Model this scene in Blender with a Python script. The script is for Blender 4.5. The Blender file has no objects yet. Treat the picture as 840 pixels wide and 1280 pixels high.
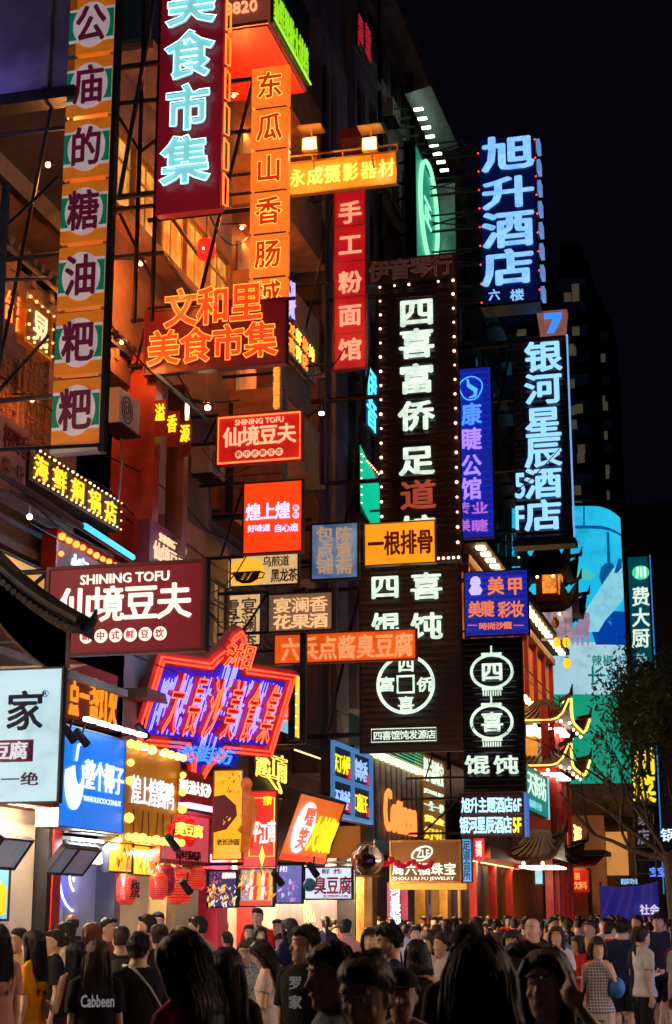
import bpy, bmesh, math, random
from mathutils import Vector, Matrix, noise
R = math.radians
SC = bpy.context.scene
COL = SC.collection
# ------------------------------------------------------------------ camera
FPX, PITCH, YAW, EYE = 2000.0, R(14.04), R(14.42), 1.8
cam = bpy.data.cameras.new('camera')
cam.sensor_fit = 'VERTICAL'; cam.sensor_height = 36; cam.lens = FPX / 1280 * 36
cam.clip_start = .1; cam.clip_end = 3000
camo = bpy.data.objects.new('camera', cam); COL.objects.link(camo)
camo.location = (0, 0, EYE); camo.rotation_euler = (R(90) + PITCH, 0, YAW)
cam.dof.use_dof = True; cam.dof.focus_distance = 27; cam.dof.aperture_fstop = 6.5
SC.camera = camo
# ------------------------------------------------------------------ night sky
world = bpy.data.worlds.new('World'); SC.world = world; world.use_nodes = True
nt = world.node_tree
bg = nt.nodes['Background']
sky = nt.nodes.new('ShaderNodeTexSky'); sky.sky_type = 'NISHITA'; sky.sun_disc = False
sky.sun_elevation = R(-6); sky.sun_rotation = R(200)
mixs = nt.nodes.new('ShaderNodeMixRGB'); mixs.blend_type = 'ADD'; mixs.inputs[0].default_value = 1
mixs.inputs[2].default_value = (.014, .012, .032, 1)
nt.links.new(sky.outputs[0], mixs.inputs[1]); nt.links.new(mixs.outputs[0], bg.inputs[0])
bg.inputs[1].default_value = .1
SC.view_settings.view_transform = 'Standard'; SC.view_settings.look = 'None'
SC.view_settings.exposure = 0; SC.view_settings.gamma = 1
try:
    SC.cycles.use_denoising = True
    SC.cycles.sample_clamp_indirect = 4; SC.cycles.sample_clamp_direct = 40
    SC.cycles.max_bounces = 6; SC.cycles.diffuse_bounces = 3
    SC.cycles.caustics_reflective = False; SC.cycles.caustics_refractive = False
except Exception: pass
# ------------------------------------------------------------------ pixel rays (photo pixels 840x1280) -> points in the place
FW = Vector((-math.sin(YAW) * math.cos(PITCH), math.cos(YAW) * math.cos(PITCH), math.sin(PITCH)))
RT = Vector((math.cos(YAW), math.sin(YAW), 0)); UP = RT.cross(FW)
OC = Vector((0, 0, EYE))
def ray(px, py): return FW + RT * ((px - 420) / FPX) + UP * ((640 - py) / FPX)
def PX(px, py, X): d = ray(px, py); return OC + d * (X / d.x)
def PY(px, py, Y): d = ray(px, py); return OC + d * (Y / d.y)
def PZ(px, py, Z): d = ray(px, py); return OC + d * ((Z - EYE) / d.z)
def PRJ(p):
    v = Vector(p) - OC; z = v.dot(FW); return 420 + FPX * v.dot(RT) / z, 640 - FPX * v.dot(UP) / z
# ------------------------------------------------------------------ materials
MATS = {}
def _new(name):
    m = bpy.data.materials.new(name); m.use_nodes = True
    return m, m.node_tree, m.node_tree.nodes['Principled BSDF']
def _ramp(nt, fac, c1, c2, p1=.3, p2=.7):
    r = nt.nodes.new('ShaderNodeValToRGB'); r.color_ramp.elements[0].position = p1; r.color_ramp.elements[1].position = p2
    r.color_ramp.elements[0].color = (*c1, 1); r.color_ramp.elements[1].color = (*c2, 1)
    nt.links.new(fac, r.inputs[0]); return r.outputs[0]
def _noise(nt, scale, detail=5, rough=.6, vec=None, stretch=None):
    tc = nt.nodes.new('ShaderNodeTexCoord'); n = nt.nodes.new('ShaderNodeTexNoise')
    n.inputs['Scale'].default_value = scale; n.inputs['Detail'].default_value = detail; n.inputs['Roughness'].default_value = rough
    if stretch:
        mp = nt.nodes.new('ShaderNodeMapping'); mp.inputs['Scale'].default_value = stretch
        nt.links.new(tc.outputs['Object'], mp.inputs[0]); nt.links.new(mp.outputs[0], n.inputs[0])
    else: nt.links.new(tc.outputs['Object'], n.inputs[0])
    return n.outputs[0]
def mat(name, col, rough=.6, metal=0, var=.35, scale=3, bump=.15, bscale=40, stretch=None, coat=0):
    """matt / painted surface with grime and fine relief"""
    if name in MATS: return MATS[name]
    m, nt, b = _new(name)
    dk = tuple(c * (1 - var) for c in col); lt = tuple(min(1, c * (1 + var * .5)) for c in col)
    nt.links.new(_ramp(nt, _noise(nt, scale, stretch=stretch), dk, lt), b.inputs['Base Color'])
    rr = _ramp(nt, _noise(nt, scale * 2.3), (rough * .75,) * 3, (min(1, rough * 1.2),) * 3)
    nt.links.new(rr, b.inputs['Roughness'])
    b.inputs['Metallic'].default_value = metal
    if coat: b.inputs['Coat Weight'].default_value = coat
    if bump:
        bp = nt.nodes.new('ShaderNodeBump'); bp.inputs['Strength'].default_value = bump; bp.inputs['Distance'].default_value = .01
        nt.links.new(_noise(nt, bscale, stretch=stretch), bp.inputs['Height']); nt.links.new(bp.outputs[0], b.inputs['Normal'])
    MATS[name] = m; return m
def emit(name, col, s=1.0, var=0, scale=2, col2=None, base=.5, stretch=None, samp=None, p=(.3, .7)):
    """light box, neon or screen, or print given an added glow; uneven when var/col2 given"""
    if name in MATS: return MATS[name]
    m, nt, b = _new(name)
    b.inputs['Base Color'].default_value = (*[c * base for c in col], 1); b.inputs['Roughness'].default_value = .35
    b.inputs['Emission Strength'].default_value = s
    if var or col2:
        c2 = col2 or tuple(c * (1 - var) for c in col)
        mx = nt.nodes.new('ShaderNodeMixRGB'); mx.blend_type = 'MULTIPLY'; mx.inputs[0].default_value = 1
        nt.links.new(_ramp(nt, _noise(nt, scale, 4, stretch=stretch), c2, col, *p), mx.inputs[1]); nt.links.new(_ramp(nt, _noise(nt, scale * 5.3, 6, .75), (.74,) * 3, (1, 1, 1), .34, .5), mx.inputs[2]); nt.links.new(mx.outputs[0], b.inputs['Emission Color'])
    else: b.inputs['Emission Color'].default_value = (*col, 1)
    if samp is not None: m.cycles.emission_sampling = samp
    MATS[name] = m; return m
def glass(name='dark_glass', col=(.02, .025, .035)):
    if name in MATS: return MATS[name]
    m, nt, b = _new(name)
    b.inputs['Base Color'].default_value = (*col, 1); b.inputs['Roughness'].default_value = .08
    b.inputs['Specular IOR Level'].default_value = .8
    bp = nt.nodes.new('ShaderNodeBump'); bp.inputs['Strength'].default_value = .05
    nt.links.new(_noise(nt, 1.5), bp.inputs['Height']); nt.links.new(bp.outputs[0], b.inputs['Normal'])
    MATS[name] = m; return m
def objcol(name, rough=.85, var=.25, scale=6, bump=.35, bscale=14, stretch=None, sheen=0):
    """cloth / hair / skin whose colour is the object's own colour"""
    if name in MATS: return MATS[name]
    m, nt, b = _new(name)
    oi = nt.nodes.new('ShaderNodeObjectInfo')
    mx = nt.nodes.new('ShaderNodeMixRGB'); mx.blend_type = 'MULTIPLY'; mx.inputs[0].default_value = 1
    nt.links.new(oi.outputs['Color'], mx.inputs[1])
    nt.links.new(_ramp(nt, _noise(nt, scale, stretch=stretch), (1 - var,) * 3, (1, 1, 1)), mx.inputs[2])
    nt.links.new(mx.outputs[0], b.inputs['Base Color']); b.inputs['Roughness'].default_value = rough
    if sheen: b.inputs['Sheen Weight'].default_value = sheen
    if bump:
        bp = nt.nodes.new('ShaderNodeBump'); bp.inputs['Strength'].default_value = bump; bp.inputs['Distance'].default_value = .02
        nt.links.new(_noise(nt, bscale, stretch=stretch), bp.inputs['Height']); nt.links.new(bp.outputs[0], b.inputs['Normal'])
    MATS[name] = m; return m
# ------------------------------------------------------------------ mesh builder
class MB:
    def __init__(s): s.v = []; s.f = []
    def add(s, vs, fs):
        o = len(s.v); s.v += [tuple(v) for v in vs]; s.f += [tuple(i + o for i in f) for f in fs]; return s
    def box(s, x0, x1, y0, y1, z0, z1):
        if x0 > x1: x0, x1 = x1, x0
        if y0 > y1: y0, y1 = y1, y0
        if z0 > z1: z0, z1 = z1, z0
        return s.add([(x0, y0, z0), (x1, y0, z0), (x1, y1, z0), (x0, y1, z0), (x0, y0, z1), (x1, y0, z1), (x1, y1, z1), (x0, y1, z1)],
                     [(3, 2, 1, 0), (4, 5, 6, 7), (0, 1, 5, 4), (1, 2, 6, 5), (2, 3, 7, 6), (3, 0, 4, 7)])
    def tube(s, pts, r, n=6, closed=False):
        pts = [Vector(p) for p in pts]; N = len(pts); base = len(s.v); rr = r if isinstance(r, (list, tuple)) else [r] * N
        pu = None
        for i, p in enumerate(pts):
            a = pts[(i - 1) % N] if (closed or i > 0) else p; b = pts[(i + 1) % N] if (closed or i < N - 1) else p
            t = (b - a).normalized() if (b - a).length > 1e-9 else Vector((0, 0, 1))
            if pu is None: pu = t.orthogonal().normalized()
            u = (pu - t * pu.dot(t)); u = u.normalized() if u.length > 1e-6 else t.orthogonal().normalized(); pu = u
            w = t.cross(u)
            for k in range(n):
                an = 2 * math.pi * k / n; s.v.append(tuple(p + (u * math.cos(an) + w * math.sin(an)) * rr[i]))
        for i in range(N if closed else N - 1):
            j = (i + 1) % N
            for k in range(n):
                k2 = (k + 1) % n; s.f.append((base + i * n + k, base + i * n + k2, base + j * n + k2, base + j * n + k))
        if not closed:
            s.f.append(tuple(base + k for k in reversed(range(n)))); s.f.append(tuple(base + (N - 1) * n + k for k in range(n)))
        return s
    def bar(s, p, q, r=.03, n=6): return s.tube([p, q], r, n)
    def ball(s, c, r, n=8, m=5, sz=1.0):
        vs = [(c[0], c[1], c[2] - r * sz)]; fs = []
        for i in range(1, m):
            a = -math.pi / 2 + math.pi * i / m
            for k in range(n):
                b = 2 * math.pi * k / n; vs.append((c[0] + r * math.cos(a) * math.cos(b), c[1] + r * math.cos(a) * math.sin(b), c[2] + r * sz * math.sin(a)))
        vs.append((c[0], c[1], c[2] + r * sz)); L = len(vs) - 1
        for k in range(n):
            k2 = (k + 1) % n; fs.append((0, 1 + k2, 1 + k)); fs.append((L, L - n + k, L - n + k2))
            for i in range(m - 2): a = 1 + i * n; fs.append((a + k, a + k2, a + n + k2, a + n + k))
        return s.add(vs, fs)
    def loft(s, rings, n=16, cap=True):
        """rings: (cx,cy,cz,rx,ry)"""
        base = len(s.v)
        for (cx, cy, cz, rx, ry) in rings:
            for k in range(n):
                a = 2 * math.pi * k / n; s.v.append((cx + rx * math.cos(a), cy + ry * math.sin(a), cz))
        for i in range(len(rings) - 1):
            for k in range(n):
                k2 = (k + 1) % n; s.f.append((base + i * n + k, base + i * n + k2, base + (i + 1) * n + k2, base + (i + 1) * n + k))
        if cap:
            s.f.append(tuple(base + k for k in reversed(range(n)))); s.f.append(tuple(base + (len(rings) - 1) * n + k for k in range(n)))
        return s
    def prism(s, poly, y0, y1):
        """poly in (x,z), extruded along y"""
        n = len(poly)
        return s.add([(x, y0, z) for x, z in poly] + [(x, y1, z) for x, z in poly],
                     [tuple(range(n)), tuple(reversed(range(n, 2 * n)))] + [(i, i + n, (i + 1) % n + n, (i + 1) % n) for i in range(n)])
    def mesh(s, name='m'):
        me = bpy.data.meshes.new(name); me.from_pydata(s.v, [], s.f); me.update(); return me
    def build(s, name, m=None, parent=None, kind=None, smooth=False, **kw):
        return link(name, s.mesh(name), m, parent, kind, smooth, **kw)
def link(name, me, m=None, parent=None, kind=None, smooth=False, loc=None, color=None, label=None, cat=None, group=None):
    o = bpy.data.objects.new(name, me); COL.objects.link(o)
    if m is not None:
        if not me.materials: me.materials.append(m)
        elif me.materials[0] is not m:
            o.material_slots[0].link = 'OBJECT'; o.material_slots[0].material = m
    if smooth: me.polygons.foreach_set('use_smooth', [True] * len(me.polygons))
    if parent is not None: o.parent = parent
    if loc is not None: o.location = loc
    if kind: o['kind'] = kind
    if color is not None: o.color = (*color, 1)
    tag(o, label, cat, group)
    return o
def tag(o, label=None, cat=None, group=None):
    if label: o['label'] = label
    if cat: o['category'] = cat
    if group: o['group'] = group
    return o
def thing(name, label, cat, loc=(0, 0, 0), rz=0, group=None, mtx=None):
    o = bpy.data.objects.new(name, None); COL.objects.link(o); o.empty_display_size = .2
    if mtx is not None: o.matrix_world = mtx
    else: o.location = loc; o.rotation_euler = (0, 0, rz)
    tag(o, label, cat, group); return o
# ------------------------------------------------------------------ lettering
TMP = bpy.data.scenes.new('scratch')
GL = {}
def _text(body, off=0, ext=0, tube=0, res=2):
    cu = bpy.data.curves.new('g', 'FONT'); cu.body = body; cu.size = 1; cu.offset = off; cu.extrude = ext; cu.resolution_u = res
    cu.align_x = 'CENTER'; cu.align_y = 'CENTER'
    if tube: cu.fill_mode = 'NONE'; cu.bevel_depth = tube; cu.bevel_resolution = 0; cu.extrude = 0
    o = bpy.data.objects.new('g', cu); TMP.collection.objects.link(o); vl = TMP.view_layers[0]; vl.update()
    me = bpy.data.meshes.new_from_object(o.evaluated_get(vl.depsgraph))
    v = [tuple(x.co) for x in me.vertices]; f = [tuple(p.vertices) for p in me.polygons]
    bpy.data.objects.remove(o); bpy.data.curves.remove(cu); bpy.data.meshes.remove(me)
    return v, f
def glyph(body, style='solid', w=.02, depth=.03):
    """mesh of lettering in local x (right) / z (up), front at -y; unit em for one CJK character, unit box for a string"""
    key = (body, style, round(w, 4), round(depth, 3))
    if key in GL: return GL[key]
    mb = MB()
    cjk1 = len(body) == 1 and ord(body) > 0x2E00
    if style[:4] == 'neon':
        v, f = _text(body, .006 if style == 'neon' else .034, 0, w); mb.add([(x, -z - depth, y) for x, y, z in v], f)
    else:
        v, f = _text(body, 0, .5); mb.add([(x, -(z + .5) * depth, y) for x, y, z in v], f)
        if w > 0:
            v, f = _text(body, 0, 0)
            k = 0
            for dx, dy in ((w, 0), (-w, 0), (0, w * .8), (0, -w * .8), (w * .7, w * .6), (-w * .7, -w * .6), (w * .7, -w * .6), (-w * .7, w * .6)):
                k += 1; mb.add([(x + dx, -depth - .0012 * k, y + dy) for x, y, z in v], f)
    xs = [p[0] for p in mb.v]; zs = [p[2] for p in mb.v]
    if cjk1: sx = sz = 1 / .94; cx = 0.0; cz = .065
    else:
        cx = (min(xs) + max(xs)) / 2; cz = (min(zs) + max(zs)) / 2; sx = 1 / (max(xs) - min(xs)); sz = 1 / (max(zs) - min(zs))
    mb.v = [((x - cx) * sx, y, (z - cz) * sz) for x, y, z in mb.v]
    GL[key] = mb.mesh('lettering'); return GL[key]
def put_text(parent, text, x0, z1, x1, z0, m, vertical=False, style='solid', w=.02, depth=.03, y=0, name='character', gap=.0, whole=False):
    """text inside the local box x0..x1, z0..z1 of a sign whose front faces -y"""
    text = text
    if whole or all(ord(c) < 0x2E00 for c in text):
        o = link('lettering', glyph(text, style, w, depth), m, parent, loc=((x0 + x1) / 2, y, (z0 + z1) / 2))
        o.scale = (x1 - x0, 1, z1 - z0); return [o]
    n = len(text); out = []
    for i, ch in enumerate(text):
        if ch == ' ': continue
        if vertical: cw = x1 - x0; chh = (z1 - z0) / n; cx = (x0 + x1) / 2; cz = z1 - (i + .5) * chh
        else: cw = (x1 - x0) / n; chh = z1 - z0; cx = x0 + (i + .5) * cw; cz = (z0 + z1) / 2
        o = link(name, glyph(ch, style, w, depth), m, parent, loc=(cx, y, cz))
        k = 1 - gap
        o.scale = (cw * (1 if vertical else k), 1, chh * (k if vertical else 1)); out.append(o)
    return out
# ------------------------------------------------------------------ signs
class Sign:
    side = False
    """local frame: origin bottom centre of the front face, x right, z up, -y toward the viewer"""
    def px(s, px, py):
        """local x,z of a photo pixel on the front face"""
        inv = s.M.inverted(); o = inv @ OC; d = inv.to_3x3() @ ray(px, py); t = -o.y / d.y; p = o + d * t; return p.x, p.z
    def fr(s, fx, fy): return (fx - .5) * s.w, (1 - fy) * s.h
def psign(name, label, box, Y, depth=.22, cat='sign', group=None):
    depth = .03 + depth * .3
    L, T, Rr, B = box; s = Sign()
    a = PY(L, (T + B) / 2, Y); b = PY(Rr, (T + B) / 2, Y); c = PY((L + Rr) / 2, T, Y); d = PY((L + Rr) / 2, B, Y)
    s.w = b.x - a.x; s.h = c.z - d.z; s.d = depth
    s.M = Matrix.Translation(((a.x + b.x) / 2, Y, d.z)); s.o = thing(name, label, cat, group=group, mtx=s.M); return s
def fsign(name, label, xL, xR, yT, yB, X=-8.8, depth=.2, tilt=0, cat='sign', group=None):
    """parallel to the street front; yT,yB at its left edge"""
    s = Sign(); s.side = True; a = PX(xL, yT, X); b = PX(xL, yB, X); zc = (yT + yB) / 2
    c = PX(xR, 1140 - (1140 - zc) * (950 - xR) / (950 - xL), X)
    s.w = c.y - a.y; s.h = (a.z - b.z) / math.cos(tilt); s.d = depth
    s.M = Matrix.Translation((X, (a.y + c.y) / 2, b.z)) @ Matrix.Rotation(R(90), 4, 'Z') @ Matrix.Rotation(tilt, 4, 'X')
    s.o = thing(name, label, cat, group=group, mtx=s.M); return s
def panel(s, m, frame=None, fw=.04, name='panel', box=None):
    x0, z1, x1, z0 = box or (-s.w / 2, s.h, s.w / 2, 0)
    if frame:
        MB().box(x0, x1, .02, s.d, z0, z1).build('casing', frame, s.o)
        f = MB(); f.box(x0, x1, -.02, .02, z1 - fw, z1).box(x0, x1, -.02, .02, z0, z0 + fw).box(x0, x0 + fw, -.02, .02, z0 + fw, z1 - fw).box(x1 - fw, x1, -.02, .02, z0 + fw, z1 - fw)
        f.build('frame', frame, s.o)
        return MB().box(x0 + fw, x1 - fw, 0, .018, z0 + fw, z1 - fw).build(name, m, s.o)
    return MB().box(x0, x1, 0, s.d, z0, z1).build(name, m, s.o)
def tx(s, text, box, m, vertical=False, mode='px', **kw):
    L, T, Rr, B = box
    if mode == 'px':
        x0, _ = s.px(L, (T + B) / 2); x1, _ = s.px(Rr, (T + B) / 2); _, z1 = s.px((L + Rr) / 2, T); _, z0 = s.px((L + Rr) / 2, B)
    else: (x0, z1), (x1, z0) = s.fr(L, T), s.fr(Rr, B)
    kw.setdefault('y', -.004)
    kw['depth'] = min(kw.get('depth', .03) * (.35 if s.side else .7), .10 * max(.12, z1 - z0)) if kw.get('style') is None else kw.get('depth', .03) * (.6 if s.side else 1)
    if s.side: kw['w'] = kw.get('w', .02) * (.45 if kw.get('style') is None else 1)
    return put_text(s.o, text, x0, z1, x1, z0, m, vertical, **kw)
def bulbs(s, m, r=.03, sp=.14, inset=.05, sides='tblr', box=None, y=-.05, name='bulbs'):
    x0, z1, x1, z0 = box or (-s.w / 2 + inset, s.h - inset, s.w / 2 - inset, inset)
    b = MB(); pts = []
    nx = max(2, int((x1 - x0) / sp)); nz = max(2, int((z1 - z0) / sp))
    for i in range(nx + 1):
        x = x0 + (x1 - x0) * i / nx
        if 't' in sides: pts.append((x, z1))
        if 'b' in sides: pts.append((x, z0))
    for i in range(1, nz):
        z = z0 + (z1 - z0) * i / nz
        if 'l' in sides: pts.append((x0, z))
        if 'r' in sides: pts.append((x1, z))
    rj = random.Random(len(pts))
    for x, z in pts:
        if rj.random() < .035: continue
        b.ball((x + rj.uniform(-.12, .12) * r, y, z + rj.uniform(-.12, .12) * r), r * rj.uniform(.78, 1.12), 6, 4)
    return b.build(name, m, s.o, kind='stuff')
def louvres(s, m, sp=.12, depth=.05, box=None):
    x0, z1, x1, z0 = box or (-s.w / 2 + .05, s.h - .03, s.w / 2 - .05, .03)
    b = MB(); z = z0
    while z < z1:
        b.add([(x0, -.002, z + sp * .75), (x1, -.002, z + sp * .75), (x1, -depth, z + sp * .2), (x0, -depth, z + sp * .2), (x0, -.002, z), (x1, -.002, z)], [(3, 2, 1, 0), (5, 2, 3, 4)])
        z += sp
    return b.build('louvres', m, s.o, kind='stuff')
def hang(s, X=-9.05, hs=(.15, .85), r=.03, y=.1, m=None, fac=0):
    """brackets from the left edge back to the wall (projecting signs)"""
    wx = X - s.M.translation.x
    b = MB()
    for f in hs: b.bar((-s.w / 2, y, s.h * f), (wx, y, s.h * f), r)
    if len(hs) > 1: b.bar((-s.w / 2, y, s.h * hs[-1]), (wx * .5 - s.w * .25, y, s.h * hs[0]), r * .8)
    return b.build('bracket', m or M_iron, s.o)
M_iron = mat('black_iron', (.025, .025, .03), .5, .6, scale=6)
# ------------------------------------------------------------------ palette
M_conc = mat('stained_concrete', (.36, .31, .28), .85, scale=1.2, var=.5)
M_plast = mat('dark_plaster', (.34, .27, .28), .85, scale=.8, var=.5)
M_stone = mat('grey_stone', (.42, .35, .33), .75, scale=1.5, var=.35)
M_brick = mat('brown_brick', (.30, .16, .11), .85, scale=5)
M_wood = mat('dark_wood', (.24, .13, .07), .7, stretch=(1, 1, 8), scale=4)
M_redp = mat('red_paint', (.38, .045, .035), .45, scale=2)
M_redw = mat('red_lacquer', (.50, .03, .03), .35, scale=2)
M_tile = mat('roof_tile', (.045, .045, .055), .6, scale=8)
M_tan = mat('tan_wall', (.42, .25, .13), .7, scale=1.5)
M_cream = mat('cream_wall', (.62, .54, .44), .6, scale=1.5, var=.15)
M_white = mat('white_wall', (.72, .72, .72), .5, scale=1.5, var=.1)
M_steel = mat('steel', (.35, .36, .38), .35, .8)
M_bluep = mat('blue_sheet', (.02, .14, .32), .5, .2, scale=2)
M_purple = mat('violet_panel', (.30, .27, .45), .5, scale=.9, var=.6)
M_dark = mat('black_panel', (.012, .011, .013), .45, scale=4)
M_maroon = mat('maroon_panel', (.16, .008, .02), .4, scale=1.2)
M_gold = mat('gold_trim', (.55, .33, .08), .35, .6)
M_glass = glass(); M_frame = mat('window_frame', (.12, .10, .09), .5)
def E(n, c, s=1, **k): return emit(n, c, s, **k)
E_warm = E('warm_bulb', (1, .55, .20), 14); E_white = E('white_lamp', (1, .88, .70), 9); E_cool = E('cool_lamp', (.65, .85, 1), 7)
E_salm = E('salmon_bulb', (1, .45, .28), 5, samp='NONE'); E_gold = E('gold_neon', (1, .62, .08), 2.2, samp='NONE')
E_wwin = E('warm_window', (1, .42, .07), .9, col2=(.25, .06, .01), scale=1.6); E_dwin = E('dim_window', (.25, .12, .05), .35, col2=(.02, .01, .005), scale=.8)
E_letter = E('pale_letter', (.82, 1, .84), 1.05, col2=(.52, .70, .58), scale=3, p=(.35, .55)); E_ice = E('ice_letter', (.28, .62, 1), 1.15, col2=(.16, .42, .85), scale=2.2, p=(.35, .6)); E_wlet = E('white_letter', (1, .93, .82), 1.1, col2=(.85, .62, .5), scale=4, p=(.3, .5))
E_cyan = E('cyan_neon', (.30, .85, .95), 1.0); E_orn = E('orange_neon', (1, .13, .015), 3.2); E_redn = E('red_neon', (1, .05, .02), 3)
E_bluen = E('blue_neon', (.06, .10, 1), 4); E_ylet = E('yellow_letter', (1, .72, .02), 1.2); E_mag = E('magenta_neon', (.9, .05, .45), 1.6)
P_orange = E('orange_lightbox', (1, .26, .03), .85, col2=(.85, .13, .01), scale=.9)
# ------------------------------------------------------------------ ground
g = MB().box(-60, 40, -40, 160, -.3, 0).build('ground', mat('dark_paving', (.10, .10, .115), .45, scale=.7), kind='structure')
sl = MB()
for i in range(-9, 6):
    for j in range(8, 48): sl.box(i * .9 + .012, i * .9 + .888, j * .6 + .3 * (i % 2) + .012, j * .6 + .3 * (i % 2) + .588, 0.001, .012 + random.Random(i * 77 + j).uniform(0, .004))
sl.build('paving_slabs', mat('paving_slab', (.13, .135, .16), .35, scale=.5, var=.5), g, kind='stuff')
# ------------------------------------------------------------------ building kit
class Bld:
    def __init__(s, name, label, cat, loc, group=None): s.o = thing(name, label, cat, loc, group=group); s.L = Vector(loc)
    def part(s, name, mb, m, parent=None, **kw):
        if parent is None: mb.v = [(x - s.L.x, y - s.L.y, z - s.L.z) for x, y, z in mb.v]; parent = s.o
        return mb.build(name, m, parent, **kw)
    def box(s, name, a, m, **kw): return s.part(name, MB().box(*a), m, **kw)
    def windows(s, X, Y0, Y1, rows, n, m_pane, frac=.62, mull=2, frame=None, face='x', sill=True, rec=.12, pick=None, tall=True):
        """real windows (frame > panes, sill) standing in openings drawn as reveals on the plane X"""
        w = (Y1 - Y0) / n; ww = w * frac; me_f = me_p = me_s = None
        for (z0, z1) in rows:
            h = z1 - z0; f = MB(); t = .05
            f.box(-.06, .03, -ww / 2, ww / 2, 0, t).box(-.06, .03, -ww / 2, ww / 2, h - t, h)
            for k in range(mull + 1): y = -ww / 2 + (ww - t) * k / mull; f.box(-.06, .025, y, y + t, t, h - t)
            f.box(-.05, .05, -ww / 2 + t, ww / 2 - t, h * .7, h * .7 + .035)
            fm = f.mesh('window'); pm = MB().box(-.03, .01, -ww / 2 + t, ww / 2 - t, t, h - t).mesh('pane'); sm = MB().box(-.05, .22, -ww / 2 - .06, ww / 2 + .06, -.09, -.003).mesh('sill')
            for i in range(n):
                y = Y0 + (i + .5) * w; mp = m_pane if not pick else pick(i, z0)
                fo = link('window', fm, frame or M_frame, s.o, loc=(X - s.L.x, y - s.L.y, z0 - s.L.z))
                link('pane', pm, mp, fo)
                if sill: link('sill', sm, M_conc, fo)
def wallgrid(X, Y0, Y1, Z0, Z1, rows, n, frac, thick=.35):
    """wall slab with window openings, outer face at X"""
    m = MB(); w = (Y1 - Y0) / n; ww = w * frac; z = Z0
    for (a, b) in sorted(rows):
        m.box(X - thick, X, Y0, Y1, z, a)
        for i in range(n + 1):
            ya = Y0 if i == 0 else Y0 + (i - .5) * w + ww / 2; yb = Y1 if i == n else Y0 + (i + .5) * w - ww / 2; m.box(X - thick, X, ya, yb, a, b)
        z = b
    m.box(X - thick, X, Y0, Y1, z, Z1); return m
def tile_eave(B, X0, X1, Y0, Y1, Z, rise=.5, m=None, name='roof_tiles', sp=.24):
    """sloping tiled eave along the street with round tile ends"""
    r = MB(); n = int((Y1 - Y0) / sp)
    r.add([(X0, Y0, Z + rise), (X1, Y0, Z), (X1, Y1, Z), (X0, Y1, Z + rise), (X0, Y0, Z + rise - .12), (X1, Y0, Z - .1), (X1, Y1, Z - .1), (X0, Y1, Z + rise - .12)], [(0, 1, 2, 3), (7, 6, 5, 4), (0, 4, 5, 1), (1, 5, 6, 2), (2, 6, 7, 3), (3, 7, 4, 0)])
    for i in range(n):
        y = Y0 + (i + .5) * sp; r.tube([(X0, y, Z + rise + .04), (X1 + .04, y, Z + .04)], .065, 6)
    return B.part(name, r, m or M_tile, kind='stuff')
def lamp_light(parent, loc, col, power, r=.06):
    l = bpy.data.lights.new('lamp_light', 'POINT'); l.color = col; l.energy = power; l.shadow_soft_size = r
    o = bpy.data.objects.new('lamp_light', l); COL.objects.link(o); o.parent = parent; o.location = loc; return o
def spot(name, label, p, to, col, power, m_head=None, arm=None, ang=100):
    """floodlight: bracket arm, hooded head, glowing lens and its own light"""
    t = thing(name, label, 'lamp', p); d = (Vector(to) - Vector(p)).normalized(); q = d.to_track_quat('-Z', 'Y').to_matrix().to_4x4()
    hd = MB().loft([(0, 0, -.06, .085, .075), (0, 0, .08, .06, .05), (0, 0, .14, .03, .03)], 10); hd.v = [tuple(q @ Vector(v)) for v in hd.v]; hd.build('lamp_head', m_head or M_iron, t)
    ln = MB().loft([(0, 0, -.085, .05, .045), (0, 0, -.062, .055, .05)], 10); ln.v = [tuple(q @ Vector(v)) for v in ln.v]
    ln.build('lens', emit('lens_' + name + str(round(col[2], 2)), col, 7), t)
    if arm: MB().bar((0, 0, .05), Vector(arm) - Vector(p), .025).build('arm', M_iron, t)
    l = bpy.data.lights.new('beam', 'SPOT'); l.color = col; l.energy = power; l.spot_size = R(ang); l.shadow_soft_size = .08; l.spot_blend = .6
    o = bpy.data.objects.new('beam', l); COL.objects.link(o); o.parent = t; o.rotation_mode = 'QUATERNION'; o.rotation_quaternion = d.to_track_quat('-Z', 'Y'); o.location = d * .1
    return t
# ------------------------------------------------------------------ A: near left teahouse front
A = Bld('teahouse', 'old teahouse front with tiled eave and lattice windows at the left edge', 'building', (-10, 17, 0))
A.box('wall', (-14, -9.3, 13, 23, 3.2, 10.1), M_wood)
A.box('upper_wall', (-15, -11.6, 14, 21.0, 10.1, 18), M_brick)
tile_eave(A, -10.6, -8.95, 14, 22.4, 10.25, .7)
A.box('eave_beam', (-9.3, -9.02, 14, 22.4, 9.75, 10.1), M_wood)
for i in range(14):
    y = 14.3 + i * .6; A.box('rafter', (-9.3, -8.98, y, y + .12, 9.98, 10.16), M_wood)
A.box('ledge', (-9.3, -8.75, 14, 22.2, 5.55, 5.75), M_wood); A.box('lower_ledge', (-9.3, -8.9, 14, 22.2, 4.9, 5.0), M_conc)
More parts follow.
